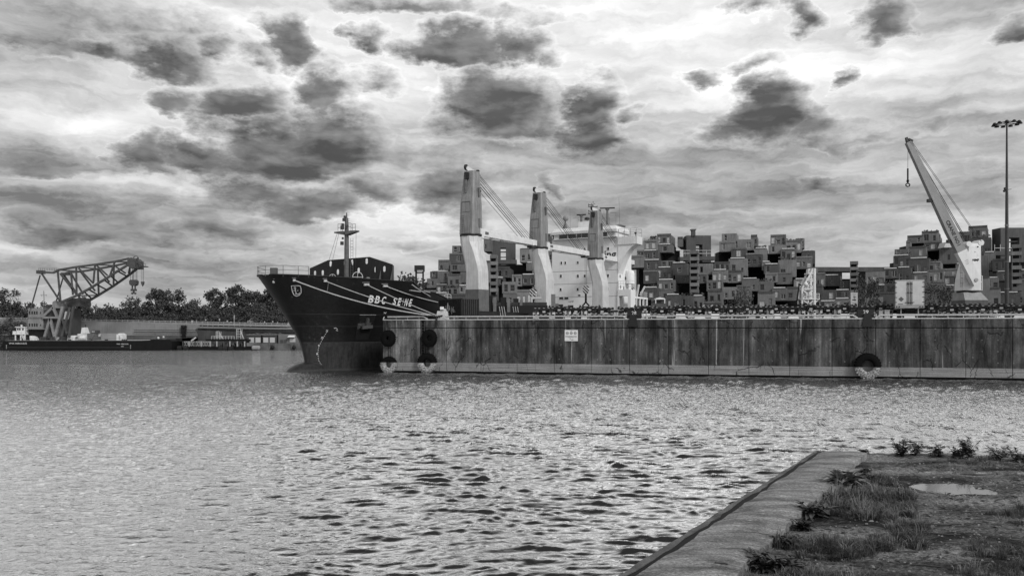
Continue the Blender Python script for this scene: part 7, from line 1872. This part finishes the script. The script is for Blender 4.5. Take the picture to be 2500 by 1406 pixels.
# car on the far road
t = thing('parked_car', 'small pale car on the far bank road above the dark wall', 'car', (px(615, 202), 202, 5.35)); cx_ = px(615, 202); cm = mat('car_grey', .25, .3, spec=.5)
q = MB(); q.prism([(cx_ - .95, 201.2, 6.15), (cx_ - .9, 201.2, 6.75), (cx_ - .4, 201.2, 6.85), (cx_, 201.2, 7.3), (cx_ + 1.3, 201.2, 7.3), (cx_ + 1.9, 201.2, 6.8), (cx_ + 2.4, 201.2, 6.7), (cx_ + 2.4, 201.2, 6.15)], (0, 1.6, 0)); q.build('body', cm, t)
q = MB(); q.prism([(cx_ - .2, 201.18, 6.85), (cx_ + .1, 201.18, 7.22), (cx_ + 1.25, 201.18, 7.22), (cx_ + 1.6, 201.18, 6.85)], (0, .03, 0)); q.build('side_window', wb_, t)
for xx in (-.4, 1.7):
    q = MB(); q.lathe([(0, -.1), (.3, -.1), (.32, .1), (0, .1)], (cx_ + xx, 201.25, 6.15), 'Y', 14); q.build('wheel', tyre_b, t)

# ================================================================== FLOATING CRANE
D = 184.0
T = lambda x, y, dy=0.0: Vector((px(x, D), D + dy, pz(y, D)))
bg = thing('floating_crane', 'floating crane barge with a lattice boom and hanging hooks at the left', 'crane barge', (px(170, D), D, 0))
bh = mat('barge_black', .008, .6, .3, 1.0, spec=.12); bgrey = mat('crane_grey', .20, .6, .25, .6, streak=.25); bsteel = mat('boom_steel', .055, .6, .3, 1.0); bwh = mat('barge_white', .58, .5, .15, 1.0)
q = MB(); q.prism([T(7, 858), T(7, 834), T(12, 831.5), T(330, 831.5), T(368, 830.5), T(372, 829), T(415, 829), T(420, 833), T(418, 858)], (0, 14, 0)); q.build('hull', bh, bg)
q = MB(); q.bb(px(12, D), px(360, D), D + .1, D + 13.9, pz(831.3, D), pz(830.8, D)); q.build('deck', mat('barge_deck', .35, .6, .3, 1.0), bg)
q = MB(); q.bar(T(16, 848, -.03), T(320, 848, -.03), .03, .07); q.build('rub_line', mat('rub_dark', .05, .5), bg)
text_mesh('lettering', 'VM/S HERCULES', .50, T(22, 840, -.05), (1, 0, 0), (0, 0, 1), bwh, bg, .01, xs=1.15)
text_mesh('lettering', 'VM/S  HERCULES', .36, T(285, 841, -.05), (1, 0, 0), (0, 0, 1), bwh, bg, .01)
q = MB(); q.bar(T(296, 845.5, -.05), T(302, 845.5, -.05), .02, .09); q.build('port_of_registry_line', bwh, bg)
for x in (15, 318):
    q = MB(); [q.bb(px(x, D), px(x + 1.6, D), D - .04, D, pz(y + 1, D), pz(y, D)) for y in (842, 844.5, 847, 849.5)]; o = q.build('draught_marks', bwh, bg); o['kind'] = 'stuff'
# machinery house in two tiers
q = MB(); q.bb(px(62, D), px(99, D), D + 1, D + 9, pz(774, D), pz(752, D)); q.bb(px(61, D), px(101, D), D + .8, D + 9.2, pz(776, D), pz(774.3, D)); h1 = q.build('machinery_house', bgrey, bg)
q = MB(); q.bb(px(62, D), px(99, D), D + 1, D + 9, pz(802, D), pz(776.3, D)); q.bb(px(60, D), px(104, D), D + .8, D + 9.2, pz(804, D), pz(802.3, D)); h2 = q.build('machinery_house', bgrey, bg)
for yy, hh in ((760, h1), (790, h2)):
    for x in (64, 70.5, 76.5, 82):
        q = MB(); q.bb(px(x, D), px(x + 3.6, D), D + .96, D + 1.02, pz(yy + 7, D), pz(yy - .5, D)); q.build('window', wb_, hh)
    q = MB(); q.bb(px(92, D), px(94, D), D + .96, D + 1.02, pz(yy + 6, D), pz(yy + 1, D)); q.build('window', wb_, hh)
q = MB(); q.bb(px(62, D), px(100, D), D + 1.4, D + 9, pz(831, D), pz(804.3, D)); q.build('turntable_base', blk, bg)
q = MB(); q.prism([T(99, 803, 1.4), T(99, 756, 1.4), T(122, 752, 1.4), T(150, 752, 1.4), T(150, 825, 1.4), T(108, 825, 1.4)], (0, 7, 0)); q.build('tower_body', mat('crane_grey_dark', .06, .6, .3, .6, streak=.3), bg)
q = MB(); q.prism([T(122, 752, .8), T(123, 737, .8), T(128, 734, .8), T(150, 734, .8), T(150, 752, .8)], (0, 5, 0)); q.build('boom_foot_house', bgrey, bg)
q = MB(); q.prism([T(150, 742, 2), T(153, 729, 2), T(183, 726, 2), T(183, 747, 2), T(170, 748, 2)], (0, 5, 0)); q.build('pivot_house', bsteel, bg)
# A-frame legs of the tower
for a, b, w_ in (((104, 827), (119, 777), .5), ((119, 777), (131, 827), .5), ((130, 827), (150, 748), .55), ((100, 774), (126, 750), .5), ((126, 750), (137, 775), .5), ((101, 775), (140, 775), .45), ((168, 750), (146, 826), .5), ((148, 775), (160, 815), .4), ((176, 748), (165, 824), .45)):
    q = MB(); q.bar(T(*a, .6), T(*b, .6), w_); q.build('tower_leg', bgrey if b[0] < 151 and a[0] < 151 else bsteel, bg)
q = MB(); q.prism([T(152, 779, .5), T(156, 760, .5), T(168, 761, .5), T(163, 779, .5)], (0, .3, 0)); q.build('ladder_screen', mat('screen_pale', .34, .6), bg)
# boom: two parallel trusses tied together
def truss(dy):
    top = [(94, 664), (130, 666), (144, 659), (185, 652), (232, 646), (280, 639), (315, 631)]
    if dy > 0: top = [(128, 668), (143, 662), (175, 660), (218, 653), (262, 645), (300, 636), (316, 631)]
    bot = [(148, 738), (186, 722), (216, 706), (254, 683), (287, 662), (315, 645)] if dy == 0 else [(186, 738), (218, 719), (254, 697), (290, 672), (317, 651)]
    for a, b in zip(top, top[1:]): q = MB(); q.bar(T(*a, dy), T(*b, dy), .42); q.build('boom_chord', bsteel, bg)
    for a, b in zip(bot, bot[1:]): q = MB(); q.bar(T(*a, dy), T(*b, dy), .46); q.build('boom_chord', bsteel, bg)
    web = [((141, 663), (148, 738)), ((102, 668), (147, 736)), ((173, 662), (178, 720)), ((186, 653), (187, 716)), ((232, 647), (228, 690)), ((280, 640), (269, 671)), ((147, 668), (186, 718)), ((192, 655), (228, 692)), ((236, 648), (262, 672))] if dy == 0 else [((132, 668), (173, 727)), ((217, 654), (219, 716)), ((257, 648), (256, 692)), ((299, 638), (294, 665)), ((175, 662), (210, 708)), ((220, 656), (246, 686)), ((262, 648), (286, 664)), ((150, 664), (180, 716))]
    for a, b in web: q = MB(); q.bar(T(*a, dy), T(*b, dy), .32); q.build('boom_web', bsteel, bg)
truss(0); truss(4.0)
for a, b in (((186, 722), (218, 719)), ((216, 706), (218, 719)), ((254, 683), (254, 697)), ((287, 662), (290, 672)), ((205, 712), (200, 726)), ((235, 694), (240, 706)), ((270, 673), (268, 688)), ((186, 652), (217, 653)), ((232, 646), (262, 645)), ((144, 659), (175, 660)), ((280, 639), (300, 636))):
    q = MB(); q.bar(T(*a, 0), T(*b, 4), .26); q.build('boom_cross_tie', bsteel, bg)
# back stays, top walkway, head
for a, b, dy in (((98, 672), (76, 750), 0), ((131, 672), (110, 745), 4)): q = MB(); q.bar(T(*a, dy), T(*b, dy), .22); q.build('back_stay', bsteel, bg)
q = MB(); q.bb(px(90, D), px(104, D), D - .3, D + 1.2, pz(668, D), pz(660, D)); q.bb(px(128, D), px(146, D), D + 3.4, D + 4.6, pz(669, D), pz(663, D)); q.build('luffing_head', bsteel, bg)
q = MB()
for x in (91, 96, 101, 106, 112, 118, 124, 130, 136): q.bar(T(x, 661, .5), T(x, 654, .5), .05)
q.bar(T(91, 654, .5), T(136, 655, .5), .06); q.bar(T(91, 657, .5), T(136, 658, .5), .05); q.build('walkway_railing', mat('railing_mid', .14, .6), bg)
q = MB(); q.prism([T(311, 648, -.2), T(312, 630, -.2), T(322, 629, -.2), T(330, 636, -.2), T(330, 655, -.2), T(318, 655, -.2)], (0, 4.4, 0)); q.build('boom_head', bsteel, bg)
q = MB(); q.bar(T(320, 632, 1), T(341, 648, 1), .3); q.bar(T(325, 634, 1), T(333, 628, 1), .2); q.bar(T(330, 655, 1), T(346, 648, 1), .3); q.bb(px(338, D), px(353, D), D + .4, D + 2, pz(651, D), pz(649, D)); q.bar(T(349, 649, .5), T(349, 636, .5), .05); q.bar(T(341, 644, .5), T(353, 644, .5), .05); q.bar(T(353, 650, .5), T(353, 644, .5), .05); q.build('jib_extension', bsteel, bg)
q = MB(); q.lathe([(.5, -.1), (.6, -.1), (.6, .1), (.5, .1), (.5, -.1)], T(327, 630, 1), 'Y', 14); q.build('head_sheave', bsteel, bg)
for x in (313.5, 318, 320, 322, 327, 329.5):
    q = MB(); q.tube(T(x, 655, 1), T(x, 684, 1), .045, n=5); q.build('hoist_wire', chain_m, bg)
q = MB(); q.prism([T(312, 686, .5), T(315, 682.5, .5), T(328, 682.5, .5), T(331, 686, .5), T(330, 694, .5), T(326, 697, .5), T(317, 697, .5), T(313, 694, .5)], (0, 1.2, 0)); hb = q.build('main_block', bsteel, bg)
q = MB(); q.bar(T(318, 697, 1), T(318, 706, 1), .25); q.bar(T(325, 697, 1), T(325, 706, 1), .25); q.bb(px(315, D), px(328, D), D + .7, D + 1.3, pz(710, D), pz(705, D))
for s_ in (-1, 1): q.path([T(321.5, 710, 1), T(321.5 + 2 * s_, 716, 1), T(321.5 + 5 * s_, 717, 1), T(321.5 + 4.6 * s_, 713.5, 1)], .16, 6)
q.build('main_hook', bsteel, hb)
for x in (340, 344, 346):
    q = MB(); q.tube(T(x, 652, 1), T(x, 687, 1), .035, n=5); q.build('hoist_wire', chain_m, bg)
q = MB(); q.prism([T(340, 687, .7), T(347, 687, .7), T(346, 693, .7), T(343.5, 697, .7), T(341, 693, .7)], (0, .6, 0)); q.tube(T(343.5, 697, 1), T(343.5, 699, 1), .1, n=6); q.build('auxiliary_block', bsteel, bg)
# deck fittings
def dbox(nm, x0, x1, y0, y1, dy, dp, m, par=bg): k = MB(); k.bb(px(x0, D), px(x1, D), D + dy, D + dy + dp, pz(y1, D), pz(y0, D)); return k.build(nm, m, par)
wh = dbox('wheelhouse', 36, 57, 799, 815, .6, 3, bwh); dbox('wheelhouse_roof', 34, 58.5, 797.3, 799, .4, 3.4, bwh, wh)
for x in (38, 43, 50.5): dbox('window', x, x + 3.6, 801, 806, .55, .06, wb_, wh)
dbox('bridge_deck', 28, 58, 815, 816.5, .3, 3.6, bwh, wh); dbox('bulwark', 29, 37, 808, 815, .3, .1, bwh, wh)
for x in (34, 47, 57): k = MB(); k.bar(T(x, 831, .6), T(x, 816, .6), .22); k.build('support', bwh, wh)
k = MB(); k.bar(T(46, 810, .5), T(55, 830, .5), .12); k.bar(T(49, 810, .5), T(58, 830, .5), .12)
for f in np.linspace(0, 1, 8): k.bar(T(46 + 9 * f, 810 + 20 * f, .5), T(49 + 9 * f, 810 + 20 * f, .5), .1)
k.build('stairs', bwh, wh); k = MB(); k.tube(T(46, 797, 1), T(46, 793, 1), .2, n=8); k.build('wheelhouse_lamp', bwh, wh)
cv = MB(); cv.prism([T(69, 831, .5), T(69, 820, .5), T(75, 819.5, .5), T(82, 822, .5), T(87, 828, .5), T(87, 831, .5)], (0, 2.5, 0)); cv.build('winch_cover', bwh, bg)
dbox('locker', 126, 143, 823, 831, .6, 2, mat('barge_locker', .3, .6), bg); dbox('locker', 160, 183, 819, 831, .8, 3, bwh); dbox('locker', 172, 222, 815, 822, 3, 3, bwh)
fn = MB(); fn.hexa([T(180, 815, 3), T(191, 814, 3), T(191, 814, 5), T(180, 815, 5), T(180.5, 800, 3.3), T(188, 799, 3.3), T(188, 799, 4.7), T(180.5, 800, 4.7)]); fn.build('funnel', bwh, bg)
k = MB(); k.bar(T(185, 799, 4), T(187, 792, 4), .12); k.build('funnel_pipe', blk, bg)
tk_ = MB(); tk_.tube(T(192, 825, .8), T(207, 825, .8), .52, n=14); tk_.build('tank', bwh, bg)
k = MB(); [k.lathe([(.0, .25), (.2, .2), (.25, 0), (.2, -.3)], T(x, 824, .5), n=8) for x in (184, 219)]; k.bb(px(207, D), px(224, D), D + 1, D + 3, pz(828, D), pz(814, D)); k.build('winch_engine', mat('winch_mix', .10, .6, .6, 3.0), bg)
dbox('cabin', 214, 225, 806, 814, 1.5, 2, mat('crane_grey_dark', .06), bg)
for x in (216, 220): dbox('cabin_window', x, x + 2.5, 808, 811, 1.45, .05, sgm)
dbox('cargo_container', 225, 264, 814, 830.7, 4, 3, mat('barge_container', .24, .6, .15, .6)); ch_ = dbox('small_cabin', 279, 293.5, 816, 830.7, 1, 2, bwh)
k = MB(); k.hexa([T(281, 816, 1), T(292, 816, 1), T(292, 816, 3), T(281, 816, 3), T(284, 813.5, 1.4), T(290, 813.5, 1.4), T(290, 813.5, 2.6), T(284, 813.5, 2.6)]); k.build('cabin_roof', bwh, ch_); dbox('door', 285, 288, 820, 829, .95, .06, mat('door_grey', .3), ch_)
for x in (164, 168, 254, 258, 295, 300, 305, 220, 139): dbox('bollard', x, x + 3, 828, 831, .3, .3, blk)
for x in (100, 124, 148): dbox('leg_shoe', x - 5, x + 8, 822, 831, .3, 3.5, mat('shoe_dark', .03))
k = MB()
for x in range(20, 330, 13): k.bar(T(x, 831, .1), T(x, 825, .1), .03)
k.bar(T(15, 825.3, .1), T(325, 825.3, .1), .03); o = k.build('deck_railing', mat('railing_mid', .14, .6), bg)
k = MB(); k.bar(T(83, 740, 4), T(82, 708, 4), .1); k.bar(T(73, 718, 4), T(90, 718, 4), .06); k.bar(T(77, 722, 4), T(77, 717, 4), .06); k.bar(T(88, 722, 4), T(88, 717, 4), .06); k.build('signal_mast', mat('railing_mid', .14, .6), bg)
k = MB(); k.bb(px(88, D), px(122, D), D + 3, D + 5, pz(752, D), pz(748, D)); [k.lathe([(0, .4), (.4, .3), (.45, 0), (.3, -.3)], T(x, 746, 4), n=8) for x in (92, 99, 106, 113, 119)]; k.build('luffing_winch', bsteel, bg)

# ================================================================== WORKBOATS, PONTOONS AND SHEDS BY THE FAR WALL
D = 186.0
tg = thing('tug', 'low dark tug lying at the end of the crane barge', 'tug', (px(390, D), D, 0))
q = MB(); q.prism([T(368, 858), T(366, 830), T(372, 828), T(398, 829), T(425, 834), T(426, 858)], (0, 6, 0)); q.build('hull', bh, tg)
q = MB(); [q.lathe([(0, -.15), (.55, -.15), (.6, 0), (.55, .15), (0, .15)], T(x, 846, -.2), 'Y', 12) for x in (377, 402)]; q.build('fender_tyre', tyre_b, tg)
q = MB(); q.bb(px(366, D), px(377, D), D + 1, D + 3, pz(829, D), pz(820, D)); q.bb(px(392, D), px(398, D), D + 1, D + 2, pz(829, D), pz(821, D)); q.build('deck_gear', mat('winch_mix', .10), tg)
q = MB(); [q.lathe([(0, -.05), (.28, -.05), (.28, .05), (0, .05)], T(x, 825, .5), 'Y', 12) for x in (384,)]; q.bb(px(393, D), px(397, D), D + .9, D + 1, pz(824.5, D), pz(820.5, D)); q.build('lamp', bwh, tg)
vine = MB(); r = random.Random(3)
for k in range(700):
    f = r.random(); w_ = 5.0 * (1 - f) ** .7 + 1.2
    c = T(417 + r.uniform(-w_, w_), 795 + 32 * f, 7.2 + r.uniform(0, .5)); u = Vector((r.gauss(0, 1), r.gauss(0, .4), r.gauss(0, 1))).normalized() * .28; v = u.orthogonal().normalized() * .16
    vine.add([c - u, c + v, c + u, c - v], [(0, 1, 2, 3)])
solo(vine, 'hanging_vine', mat('vine_dark', .012, .8), 'dark vine hanging down the pale retaining wall', 'vine')
pn_ = thing('work_pontoon', 'dark work pontoon with pale scaffold stairs by the far wall', 'pontoon', (px(520, D), D, 0))
q = MB(); q.bb(px(432, D), px(620, D), D + .5, D + 7, -.5, pz(845, D)); q.bb(px(500, D), px(602, D), D + .5, D + 6, pz(833, D), pz(828, D)); q.build('hull', bh, pn_)
for x in (445, 460, 475, 490, 512, 528, 545, 560, 578, 596):
    q = MB(); q.bar(T(x, 846, .4), T(x, 833, .4), .25); q.build('pile', bsteel if x % 2 else mat('barge_locker', .3), pn_)
q = MB(); q.bb(px(447, D), px(510, D), D + .4, D + .7, pz(834.5, D), pz(833, D))
for x in np.arange(448, 510, 6.0): q.bar(T(x, 845, .45), T(x + 5, 834, .45), .12); q.bar(T(x + 5, 845, .45), T(x, 834, .45), .12)
q.build('lattice_girder', mat('girder_pale', .22, .6), pn_)
for x, y, r_ in ((440, 850, .55), (455, 850, .55), (540, 851, .5), (551, 851, .5), (565, 851, .5)):
    q = MB(); q.tube(T(x - 5, y, -.2), T(x + 5, y, -.2), r_, n=12); q.build('fender_log', tyre_b, pn_)
q = MB(); r = random.Random(6)
for k in range(26):
    x = r.uniform(505, 600); q.bb(px(x, D), px(x + r.uniform(2, 6), D), D + 1, D + 2.4, pz(845, D), pz(r.uniform(834, 842), D))
o = q.build('stored_gear', mat('gear_mix', .09, .7, .9, 1.5), pn_); o['kind'] = 'stuff'
q = MB(); q.bb(px(600, D), px(619, D), D + .6, D + 3, pz(849, D), pz(837, D)); q.build('plate_tank', mat('tank_grey', .16, .6, .3, 1.0, streak=.3), pn_)
stm = mat('scaffold_pale', .42, .6)
def scaffold(x0, x1, y0, y1, ramp, label):
    t = thing('scaffold_stair', label, 'scaffold', (px((x0 + x1) / 2, D), D + 2, pz(y1, D)), 'scaffold stairs on the pontoon')
    for x in (x0, x1):
        for dy in (1.5, 2.5): q = MB(); q.bar(T(x, y1, dy), T(x, y0, dy), .09); q.build('upright', stm, t)
    for y in np.linspace(y0, y1, 5)[:-1]:
        q = MB(); q.bar(T(x0, y, 1.5), T(x1, y, 1.5), .08); q.build('rung_bar', stm, t)
    q = MB(); q.bar(T(x1, y0 + 4, 1.6), T(x1 + ramp, y1, 1.6), .12); q.bar(T(x1, y0 + 9, 1.6), T(x1 + ramp, y1 + 0, 1.6), .1); q.build('stair_string', stm, t)
scaffold(522, 530, 809, 828, 9, 'small pale scaffold stair on the left of the pontoon'); scaffold(572, 582, 803, 828, 8, 'taller pale scaffold stair on the right of the pontoon')
t = thing('pontoon_railing', 'pale railing round the raised part of the pontoon', 'railing', (px(540, D), D, pz(828, D)))
for x in np.arange(513, 570, 7.0): q = MB(); q.bar(T(x, 828, .8), T(x, 820.5, .8), .07); q.build('post', stm, t)
for y in (820.5, 824): q = MB(); q.bar(T(513, y, .8), T(569, y, .8), .06); q.build('rail', stm, t)
q = MB(); q.bar(T(463, 832, 1), T(474, 824, 1), .3); solo(q, 'loose_plank', stm, 'pale plank leaning over the pontoon edge', 'plank')
q = MB(); [q.bb(px(a, D), px(b, D), D + 2, D + 5, pz(833.3, D), pz(c, D)) for a, b, c in ((420, 448, 826), (436, 462, 824), (448, 462, 825))]; solo(q, 'scrap_heap', mat('rack_black', .012), 'dark heap of gear behind the tug', 'scrap')
# sheds with pale doors
D = 189.0; shm = mat('shed_grey', .075, .7, .3, .5, streak=.2)
for x0, x1, doors, lab in ((604, 637, (608, 624), 'grey boat shed with two pale doors, left one'), (641, 674, (643, 659), 'grey boat shed with two pale doors, right one')):
    t = thing('boat_shed', lab, 'shed', (px((x0 + x1) / 2, D), D, 0), 'boat sheds by the far wall')
    q = MB(); q.bb(px(x0, D), px(x1, D), D, D + 4, .9, pz(818.5, D)); q.build('walls', shm, t)
    q = MB(); q.bb(px(x0 - 1, D), px(x1 + 1, D), D - .3, D + 4.2, pz(818.4, D), pz(816.5, D)); q.build('roof', mat('shed_roof', .12, .7), t)
    for dx in doors: q = MB(); q.bb(px(dx, D), px(dx + 12, D), D - .06, D, pz(836, D), pz(824, D)); q.build('door', mat('shed_door', .42, .6), t)
t = thing('office_shed', 'grey shed with a pale awning nearest the ship bow', 'shed', (px(700, D), D, 0))
q = MB(); q.bb(px(678, D), px(742, D), D + .5, D + 4, .9, pz(816, D)); q.build('walls', mat('shed_mid', .13, .7, .2, .5), t)
q = MB(); q.hexa([T(703, 823, -.5), T(720, 823, -.5), T(720, 822, .5), T(703, 822, .5), T(705, 819, -.1), T(718, 819, -.1), T(718, 818.6, .5), T(705, 818.6, .5)]); q.build('awning', bwh, t)
q = MB(); q.bb(px(706, D), px(720, D), D + .4, D + .5, pz(835, D), pz(825, D)); q.build('window', mat('shed_door', .42, .6), t)
for a, b in ((683, 690), (692, 698)): q = MB(); q.bb(px(a, D), px(b, D), D + .4, D + .5, pz(838, D), pz(829, D)); q.build('door', shm, t)
q = MB(); r = random.Random(9)
for k in range(14): a, b = r.uniform(605, 690), r.uniform(10, 30); q.bar(T(a, r.uniform(812, 819), .6), T(a + b, r.uniform(812, 819), .8), .12)
o = q.build('stacked_poles', mat('gear_mix', .09), t); o['kind'] = 'stuff'
D = 185.5
for x0, x1, lab in ((618, 660, 'grey floating dock section on the left, below the pale doors'), (662, 708, 'grey floating dock section in the middle below the awning'), (709, 745, 'grey floating dock section touching the ship bow')):
    q = MB(); q.prism([T(x0, 856), T(x0, 840), T(x0 + 1.5, 838.5), T(x1 - 1.5, 838.5), T(x1, 840), T(x1, 856)], (0, 4, 0)); solo(q, 'floating_dock', mat('dock_grey', .10, .7, .5, .6, streak=.3), lab, 'dock', 'floating dock sections')
q = MB(); q.tube(T(621, 848.5, -.9), T(635, 848.5, -.9), .5, n=14); q.lathe([(.5, 0), (.4, .2), (0, .3)], T(635, 848.5, -.9), 'X', 14); q.lathe([(.5, 0), (.4, -.2), (0, -.3)], T(621, 848.5, -.9), 'X', 14); solo(q, 'float_drum', mat('drum_pale', .24, .5, .2, 2.0), 'pale cylindrical float lying at the dock edge', 'float')
for x, lab in ((667, 'dark round fender between dock sections left'), (719, 'dark round fender between dock sections right')):
    q = MB(); q.lathe([(0, -.2), (.4, -.15), (.45, .1), (0, .2)], T(x, 848, -.4), 'Y', 12); q.bar(T(x, 848, -.4), T(x, 839, -.2), .06); solo(q, 'dock_fender', tyre_b, lab, 'fender')
